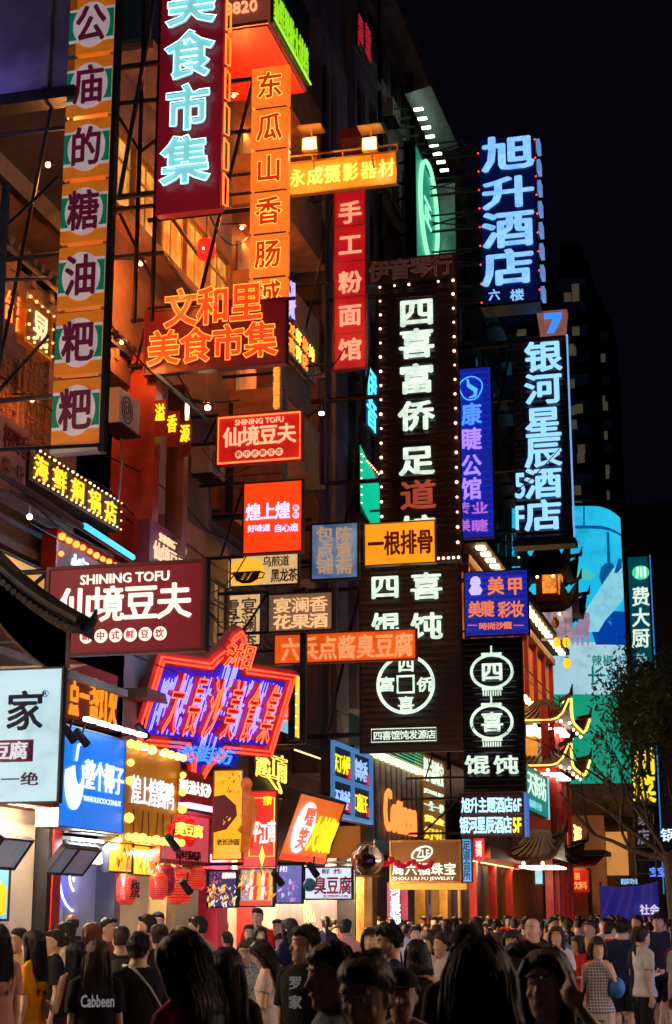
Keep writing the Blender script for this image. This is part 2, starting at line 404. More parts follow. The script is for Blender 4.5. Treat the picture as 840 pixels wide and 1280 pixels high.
# lattice panels
for k, (a, b) in enumerate(((17.9, 18.75), (18.85, 19.7))):
    lat = MB().box(-9.28, -9.2, a, b, 7.35, 7.45).box(-9.28, -9.2, a, b, 9.3, 9.4).box(-9.28, -9.2, a, a + .07, 7.45, 9.3).box(-9.28, -9.2, b - .07, b, 7.45, 9.3)
    for i in range(5):
        for j in range(11):
            cy, cz = a + .15 + i * .14, 7.55 + j * .17
            lat.tube([(-9.22, cy + .075 * math.cos(t), cz + .075 * math.sin(t)) for t in [q * math.pi / 3 for q in range(6)]], .013, 4, closed=True)
    A.part('lattice_panel', lat, M_wood, kind='stuff'); A.box('lattice_glow', (-9.298, -9.285, a + .07, b - .07, 7.45, 9.3), E('lattice_glow', (.55, .2, .05), .12, var=.8, scale=2))
for z in (6.0, 6.4, 6.9): A.box('cornice', (-9.3, -9.2 + (z - 6) * .1, 14, 22, z, z + .12), M_wood)
# ribbed soffit and violet hoarding
H_ = Bld('hoarding', 'large plain violet-blue metal hoarding high at the top left corner', 'hoarding', (-9.2, 16, 10.2))
H_.box('sheet', (-12.5, -7.35, 16, 16.12, 11.35, 16), M_purple)
for i, x in enumerate((-12, -10.6, -9.2, -7.75)): H_.box('stiffener', (x, x + .08, 15.94, 15.998, 11.4, 16), M_purple)
H_.box('bottom_rail', (-12.5, -7.3, 15.9, 16.15, 11.2, 11.348), M_iron)
l = bpy.data.lights.new('strip_light', 'AREA'); l.shape = 'RECTANGLE'; l.size = 3.5; l.size_y = .1; l.color = (.36, .30, 1); l.energy = 16  # violet lamp with its batten, added to brighten the hoarding
o = bpy.data.objects.new('strip_light', l); COL.objects.link(o); o.parent = H_.o; o.location = (-.6, -.9, .9); o.rotation_euler = (R(120), 0, 0)
H_.box('added_light_batten', (-11.6, -8.1, 15.02, 15.12, 10.98, 11.06), M_iron)
for x in (-11.2, -8.4): H_.part('added_batten_arm', MB().bar((x, 15.07, 11.02), (x, 15.98, 11.25), .02), M_iron)
S_ = Bld('awning', 'ribbed metal awning soffit lit orange from below beside the violet hoarding', 'awning', (-10, 19, 11.3))
rb = MB()
for i in range(27): rb.add([(-13.6, 16.2 + i * .17, 11.25), (-9.15, 16.2 + i * .17, 11.25), (-9.15, 16.3 + i * .17, 11.31), (-13.6, 16.3 + i * .17, 11.31), (-9.15, 16.37 + i * .17, 11.25), (-13.6, 16.37 + i * .17, 11.25)], [(0, 1, 2, 3), (3, 2, 4, 5)])
S_.part('ribbed_sheet', rb, mat('ribbed_sheet', (.34, .20, .12), .5, .2), kind='stuff'); S_.box('top_sheet', (-13.6, -9.15, 16.2, 20.8, 11.33, 11.4), M_iron)
S_.box('edge_beam', (-9.15, -9.07, 16.2, 20.8, 11.2, 11.5), M_iron)
# mast with struts at the left edge
K = Bld('steel_mast', 'dark blue steel mast with cross arms and diagonal stay at the left edge', 'mast', (-9.3, 14.6, 0))
mm = mat('blue_steel', (.03, .05, .11), .4, .5)
p = PY(7, 240, 14.6)
K.box('post', (p.x - .035, p.x + .035, 14.57, 14.64, 0, PY(7, 232, 14.6).z), mm)
for (a, b) in (((0, 350), (60, 348)), ((0, 562), (128, 556))):
    P, Q = PY(*a, 14.6), PY(*b, 15.6); K.part('cross_arm', MB().bar(P, Q, .022), mm)
K.part('stay', MB().bar(PY(0, 290, 14.6), PY(72, 222, 15.6), .02), mm); K.part('stay', MB().bar(PY(0, 487, 14.6), PY(60, 420, 15.6), .02), mm)
# ------------------------------------------------------------------ B: golden window block with blue balcony
B_ = Bld('apartment_block', 'block with glowing gold windows and blue sheet balcony, upper left', 'building', (-9, 24, 0))
gr = [(12.35, 13.75)]
B_.part('wall', wallgrid(-9, 20.9, 27, 10.4, 14.0, gr, 5, .94), M_tan)
l = bpy.data.lights.new('strip_light', 'AREA'); l.shape = 'RECTANGLE'; l.size = .1; l.size_y = 2.4; l.color = (.25, .6, 1); l.energy = 45  # blue lamp with its batten, added to brighten the sheet balcony
o = bpy.data.objects.new('strip_light', l); COL.objects.link(o); o.parent = B_.o; o.location = (1.5, -2, 7.2); o.rotation_euler = (0, R(35), 0)
B_.box('added_blue_batten', (-7.5, -7.44, 20.9, 23.2, 17.3, 17.36), M_iron)
B_.box('added_batten_arm', (-8.3, -7.5, 22, 22.04, 17.55, 17.6), M_iron)
B_.box('side_wall', (-13, -9.35, 20.9, 21.2, 10, 20), M_plast); B_.box('upper_wall', (-9.6, -9.0, 20.9, 27, 14.002, 24), M_plast); B_.box('lower_wall', (-9.6, -9.3, 20.9, 27, 3, 10.4), M_plast)
B_.windows(-9.1, 20.9, 27, gr, 5, E('gold_pane', (1, .50, .07), 1.0, col2=(.25, .10, .02), scale=2.4, p=(.40, .60)), frac=.94, mull=2, frame=mat('gold_frame', (.62, .42, .15), .4))
B_.box('cornice', (-9, -8.7, 20.9, 27, 12.05, 12.2), M_tan)
bl = MB()
for i in range(26): bl.add([(-8.35, 20.9 + i * .1, 14.95), (-8.31, 20.95 + i * .1, 14.95), (-8.35, 21.0 + i * .1, 14.95), (-8.35, 20.9 + i * .1, 17.6), (-8.31, 20.95 + i * .1, 17.6), (-8.35, 21.0 + i * .1, 17.6)], [(0, 1, 4, 3), (1, 2, 5, 4)])
B_.part('corrugated_sheet', bl, M_bluep, kind='stuff'); B_.box('balcony_slab', (-9, -8.3, 20.9, 23.5, 14.8, 14.94), M_conc); B_.box('balcony_side', (-8.98, -8.36, 20.84, 20.898, 14.95, 17.6), M_bluep)
B_.box('balcony_top', (-9, -8.25, 20.9, 23.5, 17.6, 17.7), M_iron)
# steel sign scaffold
F_ = Bld('sign_scaffold', 'black steel scaffold frame between the food-character sign and the gold windows', 'scaffold', (-7.8, 20.5, 8))
for x, y in ((168, 20.2), (190, 20.2)):
    a = PY(x, 400, y); F_.part('post', MB().bar((a.x, y, 10.0), (a.x, y, 16.2), .035), M_iron)
for yy in (130, 262, 322):
    a, b = PY(143, yy, 20.2), PY(203, yy - 6, 20.2); F_.part('rail', MB().bar(a, b, .035), M_iron); F_.part('rail', MB().bar(b, PX(250, yy + 60, -8.6), .03), M_iron)
for a, b in (((145, 140), (175, 190)), ((175, 190), (202, 170)), ((150, 268), (190, 350))):
    F_.part('brace', MB().bar(PY(*a, 20.2), PY(*b, 20.4), .025), M_iron)
# ------------------------------------------------------------------ C: red pillars, awning and brick side wall
Cc = Bld('corner_house', 'narrow house with red painted pillar and brown plank side wall, mid left', 'building', (-8.6, 24, 0))
a = PY(132, 452, 22.2); b = PY(196, 452, 22.2)
pb_ = PY(160, 700, 22.2).z
Cc.box('red_pillar', (a.x, b.x, 22.2, 22.45, pb_, a.z - .12), mat('scarlet_pillar', (.50, .07, .04), .4, scale=1.5, var=.6))
Cc.box('pillar_cap', (a.x - .08, b.x + .06, 22.1, 22.55, a.z - .12, a.z + .06), M_redp)
b2 = PY(232, 480, 23); Cc.box('brown_pillar', (b.x - .1, b2.x, 23, 23.2, pb_ + .2, b2.z), mat('brown_pillar', (.20, .07, .045), .5, scale=1.5))
wl = PY(200, 560, 27.2); wr = PY(352, 560, 27.2)
z = 8.95
while z < 11.2:
    Cc.box('plank', (wl.x, wr.x, 27.2 + random.Random(int(z * 9)).uniform(0, .03), 27.4, z, z + .215), M_brick); z += .23
Cc.box('back_wall', (wl.x, wr.x, 27.4, 27.6, 8.9, 11.3), M_dark)
# downpipe on the plank wall
x0 = PY(288, 560, 27.1).x; Cc.part('downpipe', MB().bar((x0, 27.08, 8.9), (x0, 27.08, 11), .07, 8), M_iron)
# low lit windows under it
Cc.part('window_wall', wallgrid(-8.95, 24.2, 27.1, 5.9, 8.2, [(6.3, 7.5)], 3, .8), M_tan)
Cc.windows(-9.02, 24.2, 27.1, [(6.3, 7.5)], 3, E('amber_pane', (.8, .35, .10), .45, col2=(.10, .05, .03), scale=2), frac=.8)
W_ = Bld('small_awning', 'small dark sloping awning above the hanging red banner flags', 'awning', (-8.2, 23, 9))
q = [PY(197, 466, 22), PY(258, 520, 22)]
W_.part('roof_sheet', MB().add([(q[0].x, 21.9, q[0].z), (q[1].x, 21.9, q[1].z), (q[1].x, 22.3, q[1].z), (q[0].x, 22.3, q[0].z), (q[0].x, 21.9, q[0].z - .1), (q[1].x, 21.9, q[1].z - .06), (q[1].x, 22.3, q[1].z - .06), (q[0].x, 22.3, q[0].z - .1)], [(0, 1, 2, 3), (7, 6, 5, 4), (0, 4, 5, 1), (1, 5, 6, 2), (2, 6, 7, 3), (3, 7, 4, 0)]), M_bluep)
W_.part('stay_rod', MB().bar((q[0].x, 22.1, q[0].z + .5), (q[1].x - .1, 22.1, q[1].z), .015), M_iron)
for i, (ch, x0, y0) in enumerate((('溢', 193, 500), ('香', 208, 514), ('源', 224, 526))):
    s = psign('banner_flag', ['left of three', 'middle of three', 'right of three'][i] + ' red banner flags hanging under the small dark awning', (x0, y0, x0 + 15, y0 + 44), 21.9 + i * .5, .03, 'banner', 'red banner flags under the small awning')
    panel(s, mat('red_cloth', (.30, .02, .02), .9)); tx(s, ch, (.1, .12, .9, .62), E_ylet, mode='fr')
# ------------------------------------------------------------------ D: orange-lit balconies under a big red box sign
D_ = Bld('balcony_house', 'house front with balconies bathed in orange neon light, top left', 'building', (-9, 28, 0))
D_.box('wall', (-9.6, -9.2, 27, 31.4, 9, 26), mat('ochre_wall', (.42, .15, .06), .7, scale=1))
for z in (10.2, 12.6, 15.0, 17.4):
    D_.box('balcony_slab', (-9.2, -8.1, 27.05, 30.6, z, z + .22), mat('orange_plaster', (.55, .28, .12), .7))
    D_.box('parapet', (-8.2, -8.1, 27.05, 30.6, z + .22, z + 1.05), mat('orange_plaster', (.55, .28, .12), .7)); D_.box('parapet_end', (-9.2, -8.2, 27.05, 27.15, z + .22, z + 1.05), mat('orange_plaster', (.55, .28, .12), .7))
    D_.box('door', (-9.2, -9.12, 28, 29.6, z + .22, z + 2.1), E('amber_pane', (.8, .35, .10), .45, col2=(.10, .05, .03), scale=2))
    D_.box('added_ceiling_lamp', (-8.9, -8.6, 28.4, 28.9, z - .06, z - .003), E('added_balcony_lamp', (1, .32, .06), 30))  # lamp added to carry the orange neon glow over the balconies
    D_.box('drain', (-8.08, -8.0, 30.2, 30.3, z, z + 2.2), M_iron)
# ------------------------------------------------------------------ E: stone-clad strip and gap
G_ = Bld('stone_block', 'dark stone-clad narrow block with vertical joints, centre', 'building', (-9, 34, 0))
G_.box('wall', (-9.9, -9.25, 31.4, 37, 0, 27.6), M_plast)
for col, (y0, y1) in enumerate(((33.3, 34.7), (34.75, 36.2))):
    z = 4.6; i = 0
    while z < 22:
        G_.box('stone_panel', (-9.25, -9.0 - .012 * ((i + col) % 2), y0, y1, z, z + 1.62), M_stone); z += 1.65; i += 1
G_.box('pilaster', (-9.25, -8.7, 32.3, 33.2, 4.6, 21), mat('brown_render', (.22, .15, .11), .8, scale=1))
G_.part('downpipe', MB().bar((-8.6, 33.25, 3), (-8.6, 33.25, 21), .07, 8), M_conc)
G_.windows(-9.2, 31.6, 32.3, [(12.5, 14.6), (16, 18.2), (19.5, 21.5)], 1, E_dwin, mull=1)
# ------------------------------------------------------------------ F: tall dark block
rowsF = [(z, z + 1.75) for z in (9.2, 12.3, 15.4, 18.5, 21.6, 24.7)]
T_ = Bld('tall_block', 'tall dark office block with rows of unlit windows and flat cornice', 'building', (-9, 43, 0))
T_.part('wall', wallgrid(-9, 37, 51, 6.5, 27.2, rowsF, 10, .66), M_plast); T_.box('back_wall', (-16, -9.36, 37, 51, 0, 27.2), M_dark)
rt_ = random.Random(4); T_.windows(-9.15, 37, 51, rowsF, 10, M_glass, frac=.66, pick=lambda i, z: E_dwin if rt_.random() < .07 else M_glass)
T_.box('cornice', (-16, -8.55, 37, 51.2, 27.2, 27.8), M_conc); T_.box('parapet', (-9.2, -9, 37, 51, 27.8, 28.2), M_plast)
for z in (11.6, 14.7, 17.8, 20.9, 24.0): T_.box('string_course', (-9, -8.86, 37, 51, z, z + .18), M_conc)
for i, y in enumerate((39.5, 44, 48.4)): T_.part('downpipe', MB().bar((-8.9, y, 6), (-8.9, y, 27), .06, 6), M_iron)
for i, (y, z) in enumerate(((38.3, 14.4), (42.2, 17.5), (45.2, 11.3), (47, 20.7), (49.2, 14.4), (40.6, 23.6))):
    ac = thing('air_conditioner', ['lowest left', 'third-floor', 'lower middle', 'upper right', 'lower right', 'highest'][i] + ' air conditioner unit on the dark tall block front', 'air conditioner', (-8.99, y, z), group='air conditioners on the tall block')
    MB().box(0, .32, -.42, .42, .03, .6).build('case', M_cream, ac); MB().tube([(.325, .22 * math.cos(t), .31 + .22 * math.sin(t)) for t in [k * .523 for k in range(12)]], .012, 5, closed=True).build('fan_grille', M_iron, ac); MB().box(0, .36, -.38, .38, 0, .03).build('bracket', M_iron, ac)
# ------------------------------------------------------------------ G: residential block with cages
rowsG = [(z, z + 1.5) for z in (15.3, 18.2, 21.1, 24.0)]
R_ = Bld('residential_block', 'residential block with stacked caged balconies behind the blue hotel signs', 'building', (-9, 60, 0))
R_.part('wall', wallgrid(-9, 51.3, 64, 14.2, 26.6, rowsG, 6, .6), M_conc); R_.box('back_wall', (-15, -9.36, 51.3, 64, 0, 26.6), M_dark)
rg_ = random.Random(8); R_.windows(-9.15, 51.3, 64, rowsG, 6, M_glass, frac=.6, pick=lambda i, z: E('teal_pane', (.05, .25, .4), .25) if rg_.random() < .25 else M_glass)
R_.box('cornice', (-15, -8.6, 51.3, 64, 26.6, 27.1), M_conc)
for zi, z in enumerate((15.1, 18.0, 20.9, 23.8)):
    for k in range(6):
        if (k + zi) % 4 == 3: continue
        y = 51.3 + (k + .5) * 12.7 / 6; c = MB(); c.box(-9, -8.3, y - .8, y + .8, z - .06, z)
        for yy in [y - .8 + .2 * q for q in range(9)]: c.bar((-8.32, yy, z), (-8.32, yy, z + 1.1), .015, 4)
        c.bar((-8.32, y - .8, z + 1.1), (-8.32, y + .8, z + 1.1), .02, 4).bar((-8.32, y - .8, z + .55), (-8.32, y + .8, z + .55), .015, 4)
        for s_ in (-.8, .8): c.bar((-9, y + s_, z + 1.1), (-8.32, y + s_, z + 1.1), .02, 4).bar((-9, y + s_, z), (-8.32, y + s_, z + 1.1), .015, 4)
        R_.part('balcony_cage', c, mat('blue_grey_steel', (.12, .18, .24), .5, .4), kind='stuff')
# ------------------------------------------------------------------ H: restaurant with temple roofs
Q_ = Bld('temple_restaurant', 'temple-style restaurant glowing orange under lamp-lined eaves, right of centre', 'building', (-8.5, 64, 0))
Q_.box('wall', (-13, -9.1, 52, 76, 6.5, 13.6), mat('orange_wall', (.5, .22, .10), .6))
Q_.box('ground_wall', (-13, -9.4, 52, 76, 0, 6.5), M_wood)
cur = MB(); 
for k in range(100):
    y = 52.1 + k * .235
    cur.box(-9.08, -9.03 + .04 * (k % 2), y, y + .2, 7.6, 9.9); cur.box(-9.08, -9.03 + .04 * ((k + 1) % 2), y, y + .2, 10.7, 12.9)
Q_.part('curtains', cur, E('lit_curtain', (1, .28, .05), .55, col2=(.45, .07, .01), scale=1.2), kind='stuff')
for z in (7.2, 10.2, 13.2): Q_.box('cornice', (-9.1, -8.75, 52, 76, z, z + .3), mat('timber_lit', (.35, .16, .07), .6))
for z in (7.6, 10.7):
    for k in range(9): Q_.box('column', (-9.03, -8.82, 52.3 + k * 2.9, 52.5 + k * 2.9, z - .1, z + 2.5), M_redw)
Q_.box('eave_roof', (-10, -8.1, 51.5, 76.5, 13.75, 14.0), M_tile)
for z, x in ((13.68, -8.35), (10.1, -8.6)):
    for k in range(24):
        y = 52 + k * 1.02; Q_.box('eave_lamp', (x - .18, x + .12, y, y + .4, z, z + .06), E_warm)
rl = MB()
for z in (7.3, 10.4):
    rl.bar((-8.7, 52, z + 1.1), (-8.7, 76, z + 1.1), .03).bar((-8.7, 52, z + .7), (-8.7, 76, z + .7), .02)
Q_.part('railing', rl, M_iron, kind='stuff')
def pagoda_roof(B, cx, cy, z, w, d, rise, m=None, bulbs_=True, neon=None):
    """hipped roof with upturned corners"""
    N = 9; r = MB(); top = []; 
    def edge(u, v):  # u,v in -1..1 on the rim
        k = (abs(u) ** 6) * (abs(v) ** 6); return (cx + u * w * (1 + .10 * k), cy + v * d * (1 + .1 * k), z + rise * .75 * k)
    rim = [(-1 + 2 * i / N, -1) for i in range(N)] + [(1, -1 + 2 * i / N) for i in range(N)] + [(1 - 2 * i / N, 1) for i in range(N)] + [(-1, 1 - 2 * i / N) for i in range(N)]
    n = len(rim); vs = [edge(u, v) for u, v in rim] + [(cx + u * w * .62, cy + v * d * .62, z + rise * .42) for u, v in rim] + [(cx + u * w * .25, cy + v * d * .25, z + rise) for u, v in rim] + [(x, y, zz - .14) for x, y, zz in [edge(u, v) for u, v in rim]] + [(cx + u * w * .6, cy + v * d * .6, z - .02) for u, v in rim]
    fs = []
    for i in range(n):
        j = (i + 1) % n; fs += [(i, j, j + n, i + n), (i + n, j + n, j + 2 * n, i + 2 * n), (j, i, i + 3 * n, j + 3 * n), (j + 3 * n, i + 3 * n, i + 4 * n, j + 4 * n)]
    fs.append(tuple(range(2 * n, 3 * n))); r.add(vs, fs)
    for i in range(n):
        if i % 1 == 0: r.tube([Vector(vs[i + 2 * n]) + Vector((0, 0, .03)), Vector(vs[i + n]) + Vector((0, 0, .03)), Vector(vs[i]) + Vector((0, 0, .03))], .05, 4)
    B.part('tiled_roof', r, m or M_tile)
    for (u, v) in ((1, -1), (-1, -1), (1, 1), (-1, 1)):
        e = Vector(edge(u, v)); B.part('horn', MB().tube([e - Vector((u * .4, v * .4, .05)), e + Vector((u * .08, v * .08, .12)), e + Vector((u * .16, v * .16, .5))], [.10, .09, .02], 6), M_tile)
    if bulbs_:
        b = MB()
        for u, v in (rim[:2 * N + 1:2] if neon else rim[:N:3]):
            x, y, zz = edge(u * .97, v * .97); b.ball((x, y, zz - .22), .06, 6, 4)
        B.part('eave_bulbs', b, E_warm, kind='stuff')
    if neon:
        b = MB(); b.tube([Vector(edge(1, -1 + 2 * i / 12)) + Vector((.08, 0, -.05)) for i in range(13)], .05, 5); b.tube([Vector(edge(-1 + 2 * i / 12, -1)) + Vector((0, -.08, -.05)) for i in range(13)], .035, 5)
        B.part('eave_neon', b, neon)
pg = Bld('pagoda_tower', 'dark two-tier pagoda tower with upturned eaves in front of the cyan billboard', 'pagoda', (-9.3, 72, 0))
def pxy(px, py, Y): p = PY(px, py, Y); return p
for (L, Rr, T, Bt, Y) in ((651, 712, 688, 715, 72), (655, 722, 738, 762, 72.6)):
    a, b = pxy(L, Bt, Y - 1.5), pxy(Rr, Bt, Y - 1.5); t = pxy((L + Rr) / 2, T, Y)
    pagoda_roof(pg, (a.x + b.x) / 2, Y, (a.z + b.z) / 2, (b.x - a.x) / 2, 1.6, t.z - a.z + .5)
a = pxy(672, 715, 72); b = pxy(700, 745, 72); pg.box('upper_storey', (a.x, b.x, 71.2, 73.4, b.z - .4, a.z + .2), M_redp)
pg.box('lantern_screen', (b.x, b.x + .03, 71.3, 73.2, b.z, a.z + .1), E('lantern_lattice', (1, .35, .05), 1.3, col2=(.25, .02, .0), scale=5)); pg.box('lantern_screen', (a.x + .3, b.x - .05, 71.15, 71.19, b.z, a.z), E('lantern_lattice', (1, .35, .05), 1.3, col2=(.25, .02, .0), scale=5))
a = pxy(668, 762, 72.6); b = pxy(706, 800, 72.6); pg.box('middle_storey', (a.x, b.x - .5, 71.8, 74, 13.9, a.z + .2), M_redp); pg.box('shop_plaque', (b.x - .9, b.x + .5, 71.3, 71.4, b.z - .2, a.z - .1), E('pale_plaque', (.75, .6, .75), .55, var=.8, scale=3))
fin = pxy(682, 690, 72); pg.part('finial', MB().tube([(fin.x, 72, fin.z - .2), (fin.x, 72, fin.z + .3), (fin.x, 72, fin.z + .75)], [.16, .22, .08], 8), M_tile)
fin2 = pxy(668, 690, 72)
# lower temple gate: three roofs
gt = Bld('temple_gate', 'carved gate hall with stacked gold-lit eaves before the green billboard', 'gate hall', (-8, 66, 0))
gt.box('hall', (-10.5, -7.6, 62, 68, 3.4, 7.4), M_redp)
for (L, Rr, Tt, Bt, Y, nn) in ((640, 714, 880, 902, 65, 1), (640, 714, 935, 958, 64, 1), (635, 708, 1048, 1072, 60, 0)):
    a, b = pxy(L, Bt, Y - 2), pxy(Rr, Bt, Y - 2); t = pxy(L, Tt, Y - 2)
    pagoda_roof(gt, (a.x + b.x) / 2, Y, b.z, (b.x - a.x) / 2, 3.2, t.z - a.z + .3, mat('brown_tile', (.10, .05, .035), .6), neon=E('amber_neon', (1, .45, .08), 3) if nn else None)
    x1 = b.x - .1
    for k in range(8): gt.box('rafter_lamp', (x1 - 1.5, x1 - .2, Y - 2.6 + k * .42, Y - 2.5 + k * .42, b.z - .35, b.z - .28), E_white)
a, b = pxy(650, 905, 63), pxy(676, 935, 63); gt.box('lamp_box', (a.x + .3, b.x - .1, 62.6, 62.9, a.z - .5, a.z - .1), E('lamp_box', (1, .7, .3), 5))
gt.box('upper_screen', (a.x, b.x, 61.9, 61.98, b.z - .6, a.z - .6), E_wwin); gt.box('pillar', (-7.75, -7.45, 61.7, 62, 0, 9.5), M_redw)
for y in (62.4, 64, 65.6, 67.2): gt.box('pillar', (-7.6, -7.3, y, y + .3, 0, 9.5), M_redw)
gt.box('ground_screen', (-7.598, -7.55, 62, 68, .3, 3.2), E('hall_glow', (1, .35, .03), .9, var=.7, scale=1))
# gold character boards on the gate roofs
for i, (bx, txt, lab) in enumerate((((701, 870, 716, 912), '酒楼', 'upper gold character sign standing on the gate roof before the green billboard'), ((716, 1030, 727, 1056), '湘菜', 'lower gold character sign standing on the lowest gate roof'))):
    s = fsign('roof_sign', lab, bx[0], bx[2], bx[1], bx[3], X=-7.0 if i else -7.4, depth=.1); MB().box(-s.w / 2, s.w / 2, .05, .1, 0, .08).build('base_rail', M_iron, s.o)
    for xx in (-s.w / 2, s.w / 2 - .06): MB().box(xx, xx + .06, .05, .1, -.6, s.h).build('upright', M_iron, s.o)
    tx(s, txt, (0, 0, 1, 1), E('gold_board', (1, .72, .25), 1.8), mode='fr')
# ------------------------------------------------------------------ distant towers
for i, (L, T, Rr, Y, lab) in enumerate(((690, 330, 735, 190, 'faint blue-grey distant tower in the night sky, nearest the hotel sign'), (738, 395, 762, 210, 'slim faint dark tower right of the hotel sign, far away'), (618, 250, 668, 150, 'unlit dark high block behind the upper blue hotel sign'))):
    a, b = PY(L, T, Y), PY(Rr, T, Y); t = Bld('distant_tower', lab, 'tower', ((a.x + b.x) / 2, Y, 0), 'distant towers')
    t.box('shaft', (a.x, b.x, Y, Y + 14, 0, a.z), mat('tower_face', (.04, .05, .08), .8)); t.box('crown', (a.x + 1, b.x - 1, Y + 1, Y + 12, a.z, a.z + 3), mat('tower_face', (.04, .05, .08), .8))
    m1 = MB(); rr = random.Random(i)
    for k in range(int(a.z / 3.2)):
        m1.box(a.x + .4, b.x - .4, Y - .06, Y - .01, k * 3.2 + 1, k * 3.2 + 2.5)
    for k in range(26): xx = rr.uniform(a.x + 1, b.x - 2); zz = rr.uniform(8, a.z - 3); t.box('lit_window', (xx, xx + .9, Y - .1, Y - .065, zz, zz + 1.2), E('far_window', (.5, .4, .25), .10 + 0 * k))
    t.part('window_bands', m1, E('tower_window', (.03, .06, .14), .05, col2=(0, 0, .005), scale=.25), kind='stuff')
# ------------------------------------------------------------------ cyan and green wraparound billboard
BY = 84.0; xc = PY(757, 800, BY).x; rad = 2.6
def wrap(px, py, off=0.0):
    p = PY(px, py, BY)
    if p.x <= xc: return (p.x, BY - off, p.z)
    a = (p.x - xc) / rad; a = min(a * (1 + .12 * a), 1.5)
    return (xc + (rad + off) * math.sin(a), BY + rad - (rad + off) * math.cos(a), p.z)
BB = Bld('billboard', 'huge curved video billboard with chef arm over a white counter, cyan above green', 'billboard', (xc - 3, BY + 2, 0))
def sheet(name, poly, m, off, n=14, ext=True):
    """pixel polygon given as rows: list of (py, pxL, pxR)"""
    mb = MB(); vs = []
    for (py, l, r) in poly:
        for k in range(n + 1):
            qx = l + (r - l) * k / n; vs.append(wrap(qx, py + (max(0, qx - 742) / 46) ** 2.2 * 30 * max(0, 700 - py) / 68, off))
    fs = [(i * (n + 1) + k, (i + 1) * (n + 1) + k, (i + 1) * (n + 1) + k + 1, i * (n + 1) + k + 1) for i in range(len(poly) - 1) for k in range(n)]
    mb.add(vs, fs); return BB.part(name, mb, m)
cy = E('screen_cyan', (.01, .46, .84), .92, col2=(.03, .66, .92), scale=.16, samp=None)
sheet('picture_wall', [(632, 640, 787), (645, 640, 787), (665, 640, 788), (700, 640, 789), (870, 640, 790)], cy, 0)
sheet('picture_counter', [(803, 640, 789), (809, 640, 789), (870, 640, 789)], E('screen_counter', (.50, .78, .86), .85, col2=(.36, .66, .84), scale=.2), .02)
sheet('picture_ground', [(868, 640, 790), (940, 640, 790), (1007, 640, 790)], E('screen_green', (.0, .42, .26), .80, col2=(.0, .34, .21), scale=.15), .04)
shelf = E('screen_blue', (.0, .13, .38), .7); cl = E('screen_sleeve', (.35, .78, .88), .9, col2=(.2, .62, .8), scale=.5); skn = E('screen_skin', (.55, .38, .50), .8, col2=(.35, .22, .40), scale=.8)
sheet('picture_shelf', [(657, 716, 782), (661, 716, 782)], shelf, .03); sheet('picture_post', [(633, 729, 731), (660, 729, 731)], shelf, .03)
sheet('picture_pan_handle', [(663, 758, 761), (706, 759, 763)], shelf, .035); sheet('picture_pan', [(704, 757, 765), (710, 751, 769), (722, 749, 772), (731, 752, 770), (737, 758, 764)], shelf, .03)
sheet('picture_apron', [(760, 700, 740), (764, 700, 788), (790, 740, 789), (806, 745, 789)], E('screen_navy', (.0, .06, .42), .8), .025)
sheet('picture_sleeve', [(703, 773, 777), (712, 765, 784), (728, 755, 786), (745, 744, 780), (760, 734, 770), (775, 728, 757), (790, 730, 748)], cl, .05)
sheet('picture_cuff_dark', [(697, 772, 776), (709, 769, 776), (716, 767, 771)], shelf, .055)
sheet('picture_hand', [(766, 730, 737), (778, 722, 738), (789, 716, 736), (797, 714, 737)], skn, .06)
for k, x in enumerate((714, 720, 726, 733)): sheet('picture_finger', [(794, x, x + 4.5), (803, x + .5, x + 4), (807, x + 1, x + 3)], skn, .06, 2)
sheet('picture_haze', [(712, 725, 733), (718, 712, 745), (724, 720, 738)], E('screen_steam', (.1, .65, .6), .8), .03)
for k in range(5): sheet('screen_seam', [(632 + k * 1.0, 675 + k * 22, 675.5 + k * 22), (868, 675 + k * 22, 675.5 + k * 22)], cy, .012, 1)
def btext(t, x0, y0, x1, y1, m, name='picture_text'):
    v, f = [], []
    me = glyph(t, 'solid', .02, .01); mb = MB()
    mb.v = [wrap((x0 + x1) / 2 + v.co.x * (x1 - x0), (y0 + y1) / 2 - v.co.z * (y1 - y0), .05 - v.co.y) for v in me.vertices]; mb.f = [tuple(p.vertices) for p in me.polygons]; BB.part(name, mb, m)
gl_ = E('screen_text_green', (.0, .22, .18), .75)
for ch, x in (('辣', 740), ('椒', 754), ('炒', 768), ('肉', 777)): btext(ch, x, 819, x + (12 if x < 760 else 8), 833, gl_)
btext('“', 734, 818, 738, 822, gl_); btext('长', 735, 833, 757, 858, gl_); btext('沙', 760, 833, 778, 858, gl_)
MBf = MB(); 
for k in range(16): a0, a1 = 640 + 148 * k / 16, 640 + 148 * (k + 1) / 16; q0, q1 = [(max(0, z_ - 742) / 46) ** 2.2 * 30 for z_ in (a0, a1)]; MBf.add([wrap(a0, 629 + q0, .08), wrap(a1, 629 + q1, .08), wrap(a1, 633 + q1, .08), wrap(a0, 633 + q0, .08)], [(3, 2, 1, 0)]); MBf.add([wrap(a0, 1005, .1), wrap(a1, 1005, .1), wrap(a1, 1016, .1), wrap(a0, 1016, .1)], [(3, 2, 1, 0)])
BB.part('screen_frame', MBf, M_iron)
BB.box('tower_body', (-16, xc + rad - .9, BY + rad + .1, BY + 12, 0, 20), M_dark); BB.box('body_front', (-16, xc, BY + .2, BY + rad, 0, 20.6), M_dark)
